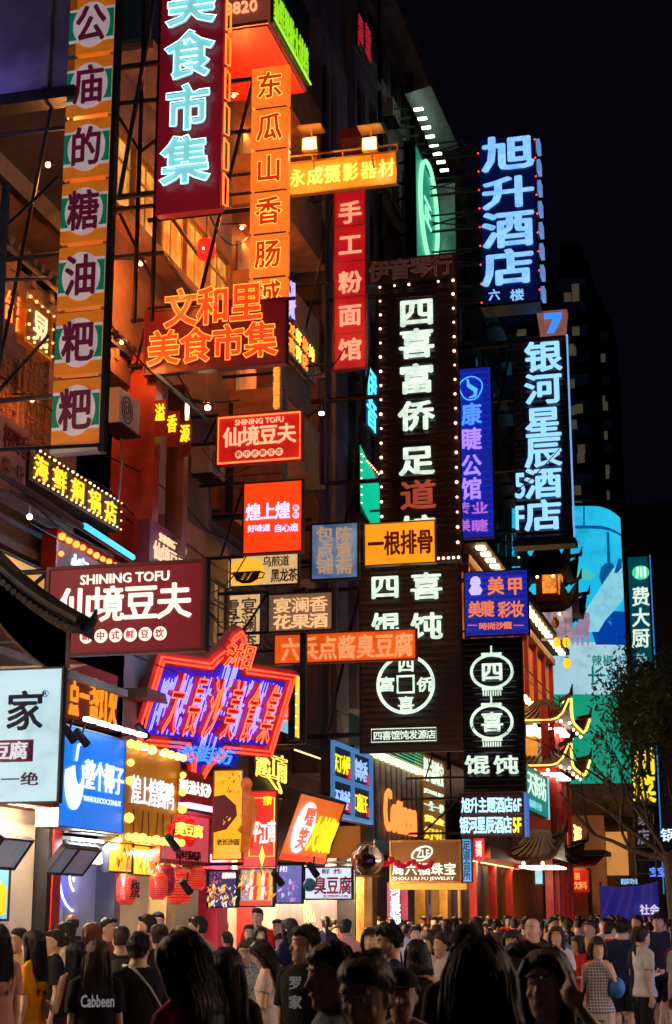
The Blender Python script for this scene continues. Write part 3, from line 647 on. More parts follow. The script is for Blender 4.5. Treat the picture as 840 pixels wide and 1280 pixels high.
# ------------------------------------------------------------------ street end buildings
EN = Bld('street_end_house', 'low house closing the street end with orange lit column and dark awning', 'building', (-5, 80, 0))
a, b = PY(757, 1040, 79), PY(786, 1094, 79)
EN.box('lit_panel', (a.x, b.x, 78.9, 79.1, b.z, a.z), E('tan_lit', (.95, .42, .10), .62, col2=(.8, .3, .06), scale=.6))
EN.box('wall', (-12, 6, 81, 83, 0, 8), M_plast); EN.box('beam', (-11, -1.5, 80.2, 80.9, 5.9, 6.3), M_iron)
a, b = PY(690, 1020, 80), PY(757, 1085, 80); EN.box('shop_front', (a.x, b.x, 80, 80.6, 0, a.z), E('brown_lit', (.5, .16, .05), .35, var=.8, scale=.8)); EN.box('upper_beam', (a.x, b.x + 1, 79.6, 80, a.z + .1, a.z + .5), M_wood)
# tobacco kiosk with red banner
KI = Bld('kiosk', 'small orange kiosk with a red drinks banner across its front at the street end', 'kiosk', (-8, 74, 0))
a, b = PY(684, 1085, 74), PY(736, 1150, 74)
KI.box('front', (a.x, b.x, 74, 76, 0, a.z), mat('kiosk_orange', (.75, .35, .08), .6)); KI.box('roof', (a.x - .5, b.x + .9, 73, 76.5, a.z + .55, a.z + .75), M_tile)
KI.part('awning', MB().add([(a.x, 73.9, a.z + .5), (b.x + .8, 73.9, a.z + .5), (b.x + .5, 72.8, a.z + .05), (a.x, 72.8, a.z + .05)], [(0, 1, 2, 3)]), M_redw)
KI.box('under_awning_lamp', (a.x + .3, b.x - .3, 73.2, 73.4, a.z + .12, a.z + .18), E_white)
s = psign('banner', 'wide red cloth banner with two rows of yellow characters on the kiosk', (690, 1088, 736, 1115), 73.6, .04, 'banner'); panel(s, E('banner_red', (.75, .02, .01), .5, base=1)); tx(s, '烟 酒', (703, 1091, 725, 1100), E('banner_text', (.85, .5, .1), .8)); tx(s, '槟榔饮料', (694, 1102, 734, 1112), E('banner_text', (.85, .5, .1), .8))
s = psign('small_sign', 'small square red lit sign low under the red banner', (692, 1122, 708, 1132), 73.6, .04); panel(s, E('dim_red', (.9, .05, .02), .6)); tx(s, '新鲜切果', (694, 1123, 706, 1127), E_orn); tx(s, '现剥榴莲', (694, 1127.5, 706, 1131.5), E_orn)
s = psign('hanging_sign', 'small white-cyan light box hanging left of the red drinks banner', (667, 1084, 680, 1107), 62, .15); panel(s, E('lb_cyan', (.35, .75, .9), 1.0, var=.35, scale=4), M_iron, .06)
# blue tarpaulin
TP = Bld('tarpaulin', 'creased blue tarpaulin banner strung across the street end', 'tarpaulin', (-3.5, 70, 0))
a, b = PY(750, 1107, 70), PY(822, 1102, 70); c_ = PY(750, 1150, 70); mb = MB(); n = 24; m_ = 6
for j in range(m_ + 1):
    for i in range(n + 1):
        u, v = i / n, j / m_; fold = .10 * math.sin(u * 19 + v * 5 * (1 - u)) * (.3 + v); mb.v.append((a.x + (b.x - a.x) * u, 70 + fold, (a.z + (b.z - a.z) * u) * (1 - v) + c_.z * v - .12 * math.sin(u * 3.14) * (1 - v)))
mb.f = [(j * (n + 1) + i, j * (n + 1) + i + 1, (j + 1) * (n + 1) + i + 1, (j + 1) * (n + 1) + i) for j in range(m_) for i in range(n)]
TP.part('cloth', mb, E('tarp', (.035, .03, .38), .35, base=.8), smooth=True)
for x in (a.x, b.x): TP.part('post', MB().bar((x, 70.1, 0), (x, 70.1, a.z + .15), .05), M_steel)
w_ = E('tarp_text', (.75, .65, .9), .9); o = link('lettering', glyph('社会', 'solid', .03, .01), w_, TP.o, loc=(PY(812, 1137, 69.8).x + 3.5, -.25, PY(812, 1137, 69.8).z)); o.scale = (.8, 1, .42)
s = psign('small_sign', 'small white-blue lit sign just above the blue tarpaulin', (775, 1097, 798, 1107), 71, .15); panel(s, E('lb_blue', (.25, .6, .95), 1.1), M_iron, .05); tx(s, '兴业店', (778, 1098, 796, 1106), mat('ink_blue', (.01, .03, .1)))
# right hand block with its signs
RB = Bld('right_block', 'dark block at the right edge behind the tree with small cold signs', 'building', (0, 78, 0))
a = PY(790, 1000, 78); RB.box('wall', (a.x, 14, 78.5, 95, 0, 21.5), M_dark)
a2 = PY(786, 650, 84); RB.box('rear_tower', (a2.x, a2.x + 2.2, 86, 92, 0, PY(786, 652, 84).z), mat('rust_face', (.22, .09, .07), .8))
for i, (bx, t, m, lab) in enumerate((((812, 1084, 842, 1096), '宝宝湘', E('cold_blue_text', (.08, .2, 1), 1.8), 'row of glowing blue characters at the right edge'), ((806, 1066, 824, 1074), '一二一', E('cold_white', (.7, .85, 1), 1.2), 'small white lit strip above the blue characters, right edge'), ((826, 1036, 846, 1052), '锅', E('cold_white', (.7, .85, 1), 1.2), 'white outlined character sign cut by the right edge'))):
    s = psign('shop_sign', lab, bx, 77.5, .12); panel(s, M_dark); tx(s, t, bx, m)
LD = Bld('ladder', 'thin steel scaffold ladder below the yellow character sign', 'ladder', (-2, 76, 0))
x0, x1 = PY(795, 1080, 76).x, PY(820, 1080, 76).x
for x in (x0, x1): LD.part('rail', MB().bar((x, 76, 0), (x, 76, 6.2), .04), M_steel)
for k in range(10): LD.part('rung', MB().bar((x0, 76, .5 + k * .6), (x1, 76, .5 + k * .6), .025), M_steel)
# vertical restaurant sign right of billboard
s = psign('blade_sign', 'tall teal blade sign with white brush characters right of the billboard', (787, 694, 816, 900), 78, .4)
panel(s, E('teal_panel', (.0, .09, .13), .55), M_iron, .08)
s.oo = MB().ball((0, 0, 0), .5, 14, 8, .8); lg = MB().loft([(0, 0, 0, .42, .35), (0, 0, .05, .42, .35)], 20); lg.v = [(x, -z - .03, y) for x, y, z in lg.v]; x_, z_ = s.px(801, 716); link('emblem', lg.mesh('emblem'), E('emblem_green', (.05, .6, .25), 1.2), s.o, loc=(x_, 0, z_))
tx(s, '川', (795, 709, 808, 723), E('emblem_white', (.7, 1, .8), 1.5), y=-.10, w=.04)
for ch, y in (('费', 734), ('大', 760), ('厨', 786)): tx(s, ch, (790, y, 812, y + 24), E_letter)
for k, ch in enumerate('辣椒炒肉'): tx(s, ch, (795, 817 + k * 17, 809, 832 + k * 17), E('ice_dim', (.3, .65, .8), .8))
MB().tube([(s.w / 2 + .05, 0, 0), (s.w / 2 + .05, 0, s.h)], .03, 5).build('edge_neon', E('edge_blue', (.05, .30, .8), .7), s.o)
s = psign('blade_sign', 'yellow lit blade sign with huge green-black edged characters behind the tree', (789, 930, 820, 1008), 77.6, .4); panel(s, mat('green_black', (.01, .04, .02), .5), M_iron, .06)
tx(s, '川', (791, 934, 819, 968), E_ylet, w=.04); tx(s, '菜', (791, 970, 819, 1004), E_ylet, w=.04)
MB().tube([(s.w / 2 + .1, 0, -4), (s.w / 2 + .1, 0, s.h)], .03, 5).build('edge_neon', E('edge_blue', (.05, .30, .8), .7), s.o)
s = psign('blade_sign', 'dim lower blade sign with grey characters under the yellow one', (793, 1010, 818, 1062), 77.6, .3); panel(s, M_dark, M_iron, .05); tx(s, '家', (797, 1012, 812, 1032), E('dim_grey', (.3, .3, .4), .5)); tx(s, '店', (797, 1036, 812, 1056), E('dim_grey', (.3, .3, .4), .5))
# yellow lanterns before the billboard
for i, (x, y) in enumerate(((696, 803), (708, 803), (709, 829), (694, 779))):
    p = PY(x, y, 66 - i); t = thing('lantern', ['left of the upper pair of yellow oval lanterns over the billboard', 'right of the upper pair of yellow oval lanterns over the billboard', 'lowest yellow oval lantern hanging before the white counter picture', 'dark orange unlit-looking oval lantern above the yellow pair'][i], 'lantern', p, group='oval lanterns before the billboard')
    MB().ball((0, 0, 0), .16, 12, 8, 1.35).build('shade', E('yellow_lantern', (1, .62, .02), 1.1) if i < 3 else mat('amber_shade', (.5, .2, .04), .4), t, smooth=True); MB().box(-.07, .07, -.07, .07, .2, .25).build('cap', M_gold, t); MB().bar((0, 0, .25), (0, 0, 1.0), .01, 4).build('cord', M_iron, t)
# ------------------------------------------------------------------ street tree
rt2 = random.Random(12)
TR = Bld('street_tree', 'sparse leafy street tree leaning in from the right edge', 'tree', (-2.0, 42, 0))
tp = PY(842, 1140, 40); tb = MB(); tips = []
def branch(p, d, ln, r, lv):
    pts = [p]; n = 4; dd = Vector(d)
    for k in range(n):
        dd = (dd + Vector((rt2.uniform(-.22, .22), rt2.uniform(-.22, .22), rt2.uniform(-.12, .2)))).normalized(); pts.append(pts[-1] + dd * ln / n)
    if lv >= 3 and pts[-1].x < base.x - 1.1 and rt2.random() < .55: return
    tb.tube(pts, [r * (1 - .13 * k) for k in range(n + 1)], 6 if r > .03 else 4)
    if lv >= 2: tips.extend(pts[2:])
    if lv < 6:
        for k in range(3 if lv < 4 else 2):
            q = pts[rt2.choice((2, 3, 4, 4))]; a = Vector((rt2.uniform(-1, .75), rt2.uniform(-.8, .8), rt2.uniform(-.25, .9)))
            branch(q, (dd * .8 + a * .85).normalized(), ln * rt2.uniform(.62, .82), r * .6, lv + 1)
base = Vector((tp.x, 40, 0))
tb.tube([base, base + Vector((.05, 0, 1.5)), base + Vector((-.05, 0, 3.2))], [.2, .17, .15], 10)
for d in ((-.9, -.1, .75), (-.25, .2, 1), (-1, .2, .28), (.5, -.2, 1), (-.6, -.3, 1.1)): branch(base + Vector((-.05, 0, 3.0)), d, 1.9, .075, 1)
TR.part('trunk', tb, mat('bark', (.08, .06, .05), .9, scale=8))
lf = MB()
for t_ in tips:
    for k in range(9):
        dens = .95 if t_.x > base.x - .9 else .07 if t_.x < base.x - 1.7 else .3
        if rt2.random() > dens: continue
        c = t_ + Vector([rt2.gauss(0, .14) for _ in range(3)]); u = Vector([rt2.uniform(-1, 1) for _ in range(3)]).normalized(); v_ = u.orthogonal().normalized(); s_ = rt2.uniform(.04, .085)
        lf.add([c - u * s_, c + v_ * s_ * .5, c + u * s_ * 1.2, c - v_ * s_ * .5], [(0, 1, 2, 3)])
TR.part('foliage', lf, mat('leaf', (.14, .20, .06), .6, bump=0), kind='stuff')
FAR_K = 1.0
# ------------------------------------------------------------------ hanging signs, left to right
# tall chain of seven painted snack boards, unlit print given a faint glow
L_or = emit('board_orange_glow', (.80, .23, .015), .42, col2=(.5, .12, .01), scale=5, base=.9, stretch=(1, 1, 4)); L_gr = E('board_green_glow', (.0, .20, .10), .35, base=1); L_wh = emit('board_white_glow', (.70, .58, .60), .46, col2=(.46, .38, .40), scale=6, base=.9); L_mr = emit('board_ink_glow', (.16, .008, .04), .3)
BX = [(80, -72, 152, -6), (78, 5, 145, 75), (73, 77, 141, 150), (70, 155, 139, 229), (66, 231, 134, 309), (62, 312, 131, 389), (58.5, 394, 130, 473), (56, 477, 129, 558)]
ch8 = '庙公庙的糖油粑粑'
s = Sign(); yb = 16.0; p0 = PY(93, 558, yb); p1 = PY(93, -75, yb)
wS = .58; hS = p1.z - p0.z; s.w = wS; s.h = hS; s.d = .14; s.M = Matrix.Translation((p0.x, yb, p0.z))
s.o = thing('snack_sign', 'tall chain of orange, green and white boards with maroon characters in white ovals', 'sign', mtx=s.M)
pit = hS / 8
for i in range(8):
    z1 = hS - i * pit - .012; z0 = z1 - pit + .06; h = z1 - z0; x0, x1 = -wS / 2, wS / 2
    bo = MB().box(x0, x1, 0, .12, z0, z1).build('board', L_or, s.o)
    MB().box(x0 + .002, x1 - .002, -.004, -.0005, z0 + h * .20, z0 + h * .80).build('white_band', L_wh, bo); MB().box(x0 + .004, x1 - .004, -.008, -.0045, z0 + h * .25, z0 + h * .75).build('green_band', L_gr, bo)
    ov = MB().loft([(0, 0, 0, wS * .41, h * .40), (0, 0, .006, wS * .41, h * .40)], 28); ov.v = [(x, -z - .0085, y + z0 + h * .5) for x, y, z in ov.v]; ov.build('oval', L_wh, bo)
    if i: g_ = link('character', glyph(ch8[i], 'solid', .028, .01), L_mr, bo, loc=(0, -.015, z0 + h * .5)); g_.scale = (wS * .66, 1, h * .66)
for x in (-wS / 2 + .04, wS / 2 - .04): MB().box(x - .02, x + .02, .05, .09, -.05, hS).build('hanger', M_steel, s.o)
MB().box(wS / 2 + .005, wS / 2 + .06, .0, .12, -.08, hS).build('side_casing', M_iron, s.o); MB().box(-wS / 2, wS / 2, -.02, .14, -.07, -.02).build('bottom_rail', M_steel, s.o)
hang(s, hs=(.1, .37, .62, .9))
# big maroon food-market blade, pale cyan neon
s = psign('market_sign', 'tall maroon blade sign with big pale cyan neon-edged characters', (200, -118, 279, 264), 20, .45)
panel(s, emit('maroon_glow', (.19, .004, .014), .55, col2=(.10, .002, .008), scale=1.1, base=1), None); 
E_cy2 = emit('cyan_fill', (.22, .62, .68), .8, base=.5); E_cy3 = E('cyan_edge', (.45, .95, 1), 2.6)
for ch, bx in (('里', (211, -68, 277, -12)), ('美', (213, -20, 270, 34)), ('食', (211, 44, 267, 100)), ('市', (211, 111, 263, 165)), ('集', (206, 175, 262, 232))):
    tx(s, ch, bx, E_cy2, w=.045, depth=.07); tx(s, ch, bx, E_cy3, style='neonw', w=.010, depth=.09, name='neon_outline')
nb = MB()
for k in range(9):
    z = s.h * k / 9 + .05; nb.tube([(s.w / 2 + .04, .0, z), (s.w / 2 + .06, .14, z + .03), (s.w / 2 + .06, .14, z + s.h / 9 - .10), (s.w / 2 + .04, .0, z + s.h / 9 - .07)], .014, 5, closed=True)
nb.build('side_neon', E_orn, s.o, kind='stuff'); hang(s, hs=(.08, .5, .92), r=.045)
# orange light-box stack
s = psign('sausage_sign', 'vertical stack of six square orange light boxes with neon-edged characters', (313, 83, 360, 385), 22.7, .42)
tb_ = s.h; bxs = [(313, 83, 360, 133), (313, 135, 360, 185), (312, 187, 359, 237), (311.5, 239, 358.5, 290), (311, 292, 358, 345), (310.5, 347, 357.5, 386)]
E_ol = emit('orange_box_face', (1, .24, .025), .95, col2=(.9, .16, .012), scale=1.5); E_oc = E('orange_char', (.75, .035, .0), .7); E_oe = E('orange_edge', (1, .50, .10), 2.2)
for (l, t, r_, b), ch in zip(bxs, '东瓜山香肠城'):
    x0, _ = s.px(313, (t + b) / 2); x0 = -s.w / 2; z1 = s.px(336, t)[1]; z0 = s.px(336, b)[1]
    bo = MB().box(-s.w / 2, s.w / 2, 0, .12, z0 + .012, z1 - .012).build('light_box', E_ol, s.o)
    zz = (z0 + z1) / 2; hh = min(z1 - z0, .64) * .72
    for nm, st, mm_, ww, dp in (('character', 'solid', E_oc, .035, .02), ('neon_outline', 'neonw', E_oe, .009, .03)):
        o = link(nm, glyph(ch, st, ww, dp), mm_, bo, loc=(0, -.004, zz)); o.scale = (s.w * .66, 1, hh)
MB().box(-s.w / 2 + .05, s.w / 2 - .05, .05, .14, 0, s.h).build('spine', M_iron, s.o); hang(s, hs=(.05, .42, .75, .97), r=.04)
# amber camera-shop board with two floodlights
s = psign('camera_shop_sign', 'wide mottled amber board with yellow characters under two bright floodlights', (359, 196, 496, 237), 26, .25)
panel(s, emit('rusty_amber', (.95, .36, .02), .38, col2=(.45, .13, .01), scale=2.2, base=.9, p=(.38, .6)), M_gold, .03)
tx(s, '永成摄影器材', (361, 206, 495, 228), E('amber_text', (1, .72, .12), 1.1), gap=.14, w=.03)
rb = MB(); 
for k in range(5): x = -s.w / 2 + s.w * k / 4; rb.bar((x, .1, s.h), (x, .1, s.h + .17), .02)
rb.bar((-s.w / 2, .1, s.h + .17), (s.w / 2, .1, s.h + .17), .025); rb.build('rail', M_gold, s.o); hang(s, hs=(.3, .9))
for i, x in enumerate((387, 462)):
    p = PY(x, 180, 25.6); q = PY(x, 215, 25.98)
    t = thing('floodlight', ['left', 'right'][i] + ' floodlight glowing white-hot above the amber board', 'lamp', p, group='floodlights above the amber board')
    MB().box(-.14, .14, -.02, .1, -.12, .13).build('housing', M_gold, t); MB().box(-.11, .11, -.04, -.021, -.09, .10).build('lens', E('flood_lens', (1, .62, .22), 14), t)
    MB().bar((0, .1, 0), (0, .14, .36), .02).box(-.22, .22, -.05, .3, .34, .37).build('hood', M_gold, t); MB().bar((0, .1, -.1), (0, .35, -.30), .02).build('stem', M_gold, t)
    lamp_light(t, (0, -.25, -.05), (1, .5, .18), 30, .1)
# red noodle-shop blade
s = psign('noodle_sign', 'narrow deep red blade sign with blocky cream characters one above another', (417, 238, 458, 462), 29, .3)
panel(s, emit('crimson_box', (.75, .012, .02), .42, col2=(.35, .005, .02), scale=.8, base=.8), M_redp, .03)
for ch, y in zip('手工粉面馆', (253, 293, 340, 381, 424)): tx(s, ch, (424, y, 452, y + 27), E('cream_block', (.95, .48, .28), .75), w=.035)
for k in range(1, 5): MB().box(-s.w / 2, s.w / 2, -.008, -.001, s.h * k / 5 - .012, s.h * k / 5).build('seam', M_redp, s.o)
hang(s, hs=(.05, .5, .98))
s = psign('faded_sign', 'dim dark red unlit sign with faded characters above the amber board, centre', (424, 160, 458, 194), 30.5, .2); panel(s, mat('faded_red', (.25, .03, .03), .6)); tx(s, '粥粉面', (426, 172, 456, 186), mat('faded_ink', (.4, .2, .2), .6))
# red neon market board
s = psign('red_neon_board', 'wide dark red board with two rows of orange-red neon characters', (180, 380, 358, 462), 22, .3)
panel(s, emit('red_board', (.24, .003, .010), .38, col2=(.12, .001, .006), scale=1.2, base=.25), mat('maroon_metal', (.10, .01, .02), .4), .03)
E_rf = E('red_fill', (1, .06, .01), .8)
for txt, bx in (('文和里', (208, 361, 330, 407)), ('美食市集', (187, 411, 348, 453))):
    tx(s, txt, bx, E_rf, w=.045, depth=.05, gap=.05); tx(s, txt, bx, emit('hot_orange', (1, .25, .03), 2.6), style='neonw', w=.011, depth=.075, name='neon_outline', gap=.05)
MB().bar((-s.w / 2, .12, s.h + .02), (s.w / 2 + .1, .12, s.h + .02), .03).build('top_rail', M_iron, s.o); hang(s, hs=(.2, .9))
# two tofu signs
def tofu(lab, box, Y, pm, tm, rim, fm):
    s = psign('tofu_sign', lab, box, Y, .09)
    panel(s, pm, fm, .035); tx(s, 'SHINING TOFU', (.22, .11, .78, .22), tm, mode='fr', w=.02); tx(s, '仙境豆夫', (.09, .26, .92, .64), tm, mode='fr', w=.03)
    n = 6
    for k, ch in enumerate('新中式鲜豆饮'):
        cx, cz = s.fr(.27 + k * .092, .79); r = s.h * .075
        d = MB().loft([(0, 0, 0, r, r), (0, 0, .008, r, r)], 20); d.v = [(x, -z - .004, y) for x, y, z in d.v]; do = link('disc', d.mesh('disc'), tm, s.o, loc=(cx, 0, cz))
        o = link('character', glyph(ch, 'solid', .02, .004), E('disc_ink', (.6, .06, .02), .5), do, loc=(0, -.013, 0)); o.scale = (r * 1.25, 1, r * 1.25)
    if rim:
        x, z = s.w / 2 - .05, s.h / 2; MB().tube([(-x, -.03, .05), (x, -.03, .05), (x, -.03, s.h - .05), (-x, -.03, s.h - .05)], .018, 6, closed=True).build('rim_neon', rim, s.o)
    return s
s = tofu('small red hanging sign with glowing orange rim and six cream discs, centre', (270, 516, 379, 580), 25, emit('red_face', (.85, .025, .012), .62, col2=(.6, .01, .01), scale=1.2), E('peach_text', (1, .62, .34), .85), E('rim_orange', (1, .16, .04), 2.2), M_redp); hang(s, hs=(.5, 1.05))
s = tofu('large dark red hanging sign with white lettering and six white discs, lower left', (57, 704, 256, 818), 15.5, emit('wine_face', (.24, .006, .018), .62, col2=(.15, .003, .014), scale=.8), E_wlet, None, mat('wine_frame', (.14, .01, .02), .4))
MB().box(s.w / 2 + .002, s.w / 2 + .02, -.02, .1, 0, s.h).build('side_plate', M_dark, s.o); hang(s, hs=(.2, .97), y=.05)
# duck snack lightbox
s = psign('duck_shop_sign', 'square vivid orange-red light box with violet-white characters', (303, 601, 379, 692), 25.5, .3)
panel(s, emit('vermilion_face', (1, .07, .006), .98, col2=(.95, .04, .004), scale=.9), mat('dark_red_frame', (.10, .01, .01), .4), .03)
tv = E('violet_white', (.9, .62, 1), 1.35); tx(s, '煌上煌', (308, 629, 363, 650), tv, w=.03); tx(s, '好味道', (310, 656, 338, 665), tv, w=.02); tx(s, '自心造', (343, 655, 373, 665), tv, w=.02)
for k, ch in enumerate('酱鸭'):
    cx, cz = s.px(370, 635 + k * 9); d = MB().loft([(0, 0, 0, .058, .058), (0, 0, .008, .058, .058)], 16); d.v = [(x, -z - .004, y) for x, y, z in d.v]; do = link('disc', d.mesh('disc'), tv, s.o, loc=(cx, 0, cz)); o = link('character', glyph(ch, 'solid', .01, .004), E_redn, do, loc=(0, -.013, 0)); o.scale = (.08, 1, .08)
hang(s, hs=(.0, 1.02))
# tea box, cream boxes
s = psign('tea_sign', 'cream light box with brown cup drawing on a yellow half-moon', (287, 692, 374, 733), 27, .2)
cr = emit('cream_face', (.95, .62, .28), .85, col2=(.8, .45, .18), scale=1); ink = mat('brown_ink', (.03, .015, .008), .5)
panel(s, cr, M_iron, .03); cp = MB().loft([(0, 0, 0, .34, .27), (0, 0, .004, .34, .27)], 24); cp.v = [(x, -z - .003, y) for x, y, z in cp.v]; xx, zz = s.fr(.25, .55); link('yellow_disc', cp.mesh('yellow_disc'), E('yolk', (1, .5, .03), 1.0), s.o, loc=(xx, 0, zz))
cup = MB().prism([(-.27, .02), (.27, .02), (.20, -.14), (.08, -.20), (-.08, -.20), (-.20, -.14)], -.012, -.007).tube([(.24, -.012, .0), (.34, -.012, -.03), (.30, -.012, -.11), (.19, -.012, -.12)], .014, 5); link('cup_drawing', cup.mesh('cup'), ink, s.o, loc=(xx, 0, zz))
lf_ = MB()
for k in range(4):
    for sg in (-1, 1): lf_.prism([(sg * .02 + .02 * k - .03, -.14 + .03 * k), (sg * .08 + .02 * k - .03, -.10 + .035 * k), (sg * .06 + .02 * k - .03, -.13 + .035 * k)], -.016, -.013)
link('leaf_drawing', lf_.mesh('leaf'), E('yolk', (1, .5, .03), 1.0), s.o, loc=(xx, 0, zz), kind='stuff')
tx(s, '乌煎道', (.48, .10, .86, .42), ink, mode='fr', w=.01); tx(s, '黑龙茶', (.60, .50, .98, .90), ink, mode='fr', w=.015)
rd = MB().loft([(0, 0, 0, .10, .26), (0, 0, .16, .10, .26)], 18); rd.v = [(x, -z + .16, y) for x, y, z in rd.v]; link('end_cap', rd.mesh('end_cap'), cr, s.o, loc=(-s.w / 2 - .03, 0, s.h * .42)); hang(s, hs=(1.03,))
s = psign('wine_shop_sign', 'upright cream light box with dark blocky characters in two columns', (273, 742, 327, 808), 27.3, .2); panel(s, cr, M_iron, .03)
dk = E('grey_ink', (.2, .12, .08), .25)
tx(s, '宴澜香', (302, 748, 321, 812), dk, vertical=True, w=.02); tx(s, '雪花酒', (279, 750, 299, 812), dk, vertical=True, w=.03); hang(s, hs=(1.02,))
s = psign('fruit_wine_sign', 'wide brown light box with cream characters in two rows', (334, 740, 417, 790), 26.5, .2); panel(s, emit('brown_face', (.30, .17, .09), .55, col2=(.2, .1, .05), scale=1.4), M_iron, .035)
ct = E('cream_text', (1, .60, .28), .85); tx(s, '宴澜香', (342, 747, 410, 766), ct, w=.012); tx(s, '花果酒', (342, 768, 410, 786), ct, w=.035); MB().box(s.w / 2, s.w / 2 + .04, 0, .2, 0, s.h + .1).build('side_plate', M_dark, s.o); hang(s, hs=(.05, 1.08))
# long orange stinky-tofu board
s = psign('tofu_board', 'long orange-red board with worn cream characters crossing the black sign', (342, 789, 521, 828), 28.5, .25); panel(s, emit('worn_orange', (1, .13, .01), .75, col2=(.55, .05, .004), scale=2, p=(.3, .55)), M_redp, .03)
tx(s, '六兵点酱臭豆腐', (352, 795, 517, 824), E('worn_cream', (1, .50, .22), .9, col2=(.8, .25, .06), scale=7), w=.03, gap=.05); hang(s, hs=(.5,))
# post in front of it
PO = Bld('steel_post', 'slim black steel post rising in front of the orange board', 'post', (PY(379, 900, 27).x, 27, PY(379, 930, 27).z)); px_ = PY(379, 900, 27).x; PO.box('shaft', (px_ - .055, px_ + .055, 26.95, 27.06, PY(379, 926, 27).z, PY(379, 735, 27).z), M_iron); PO.box('foot_bracket', (-9.0, px_ + .055, 26.94, 27.07, PY(379, 930, 27).z, PY(379, 926.2, 27).z), M_iron)
# faded blue box and yellow rib box
s = psign('dim_sum_sign', 'faded blue-white light box with two columns of worn tan characters', (388, 653, 449, 725), 28, .22); panel(s, emit('weathered_blue', (.42, .58, .72), .55, col2=(.02, .13, .32), scale=1.5, p=(.40, .72)), M_iron, .035)
wt = E('worn_tan', (.8, .50, .25), .6, col2=(.45, .35, .3), scale=6); tx(s, '陈意斋', (420, 659, 441, 718), wt, vertical=True, w=.03); tx(s, '包点铺', (396, 659, 417, 718), wt, vertical=True, w=.03); hang(s, hs=(.97, 1.1))
s = psign('rib_sign', 'plain yellow-orange light box with four red brush characters', (455, 652, 545, 706), 29.5, .25); panel(s, emit('mango_face', (1, .42, .02), .95, col2=(.95, .32, .01), scale=.9), M_gold, .025); tx(s, '一根排骨', (460, 664, 542, 694), mat('brush_red', (.45, .01, .01), .5), w=.03, gap=.04); hang(s, hs=(.1, .97))
# giant black louvred sign with bulbs
s = psign('foot_massage_sign', 'giant black louvred blade sign edged with salmon bulbs and pale green-white characters', (474, 353, 574, 704), 32, .5); M_lou = mat('louvre_black', (.045, .035, .035), .35, .4)
panel(s, mat('sign_back', (.02, .012, .012), .5)); louvres(s, M_lou, .13); bulbs(s, E_salm, .032, .31, .06, 'lrt', y=-.09)
for ch, y in zip('四喜富侨足', (374, 413, 457, 503, 559)): tx(s, ch, (500, y, 543, y + 36), E_letter, w=.035, depth=.10)
tx(s, '道', (502, 602, 545, 638), E('dim_red_letter', (.55, .09, .05), .55), w=.03, depth=.10); tx(s, '馆', (503, 646, 545, 684), E_letter, w=.035, depth=.10)
bb = MB()
for k in range(5): bb.ball((s.px(549 + k * 6.3, 700)[0], -.09, .06), .032, 6, 4)
bb.build('bottom_bulbs', E_salm, s.o, kind='stuff'); hang(s, hs=(.03, .3, .6, .97), r=.05)
s = psign('music_shop_sign', 'dark brown board with outlined unlit characters on top of the bulb-edged sign', (460, 321, 571, 352), 31.9, .4); panel(s, mat('brown_board', (.09, .045, .04), .6), M_dark, .02)
tx(s, '伊音琴行', (462, 324, 566, 349), mat('bronze_letter', (.16, .09, .08), .5), w=.02, depth=.05); tx(s, '伊音琴行', (462, 324, 566, 349), E('bronze_edge', (.35, .16, .13), .35), style='neon', w=.008, depth=.06, name='outline')
# lower black sign with coin emblem
s = psign('wonton_sign', 'wide black sign with white characters above a ringed coin emblem', (449, 709, 577, 940), 31.6, .5); panel(s, mat('sign_back', (.02, .012, .012), .5)); louvres(s, mat('louvre_dark', (.02, .018, .018), .45), .13, .03)
for t, bx in (('四', (464, 719, 500, 750)), ('喜', (514, 717, 553, 750)), ('馄', (466, 767, 500, 802)), ('饨', (515, 767, 553, 800))): tx(s, t, bx, E_letter, w=.03, depth=.07)
cx, cz = s.px(508, 856); rr = abs(s.px(544, 856)[0] - cx)
MB().tube([(cx + rr * .965 * math.cos(t), -.08, cz + rr * .965 * math.sin(t)) for t in [k * math.pi / 24 for k in range(48)]], .035, 6, closed=True).build('ring', E_letter, s.o)
q_ = rr * .28; MB().tube([(cx - q_, -.08, cz - q_), (cx + q_, -.08, cz - q_), (cx + q_, -.08, cz + q_), (cx - q_, -.08, cz + q_)], .03, 4, closed=True).build('coin_square', E_letter, s.o)
for t, dx, dy in (('四', 0, -24), ('喜', 0, 24), ('富', -24, 0), ('侨', 24, 0)): tx(s, t, (508 + dx - 10, 856 + dy - 9, 508 + dx + 10, 856 + dy + 9), E_letter, w=.03, depth=.07)
a0, a1 = s.px(465, 912), s.px(546, 926); MB().tube([(a0[0], -.06, a1[1]), (a1[0], -.06, a1[1]), (a1[0], -.06, a0[1]), (a0[0], -.06, a0[1])], .012, 4, closed=True).build('text_frame', E_letter, s.o); tx(s, '四喜馄饨发源店', (467, 913.5, 545, 924.5), E_letter, w=.02, depth=.06); hang(s, hs=(.1, .5, .9), r=.05)
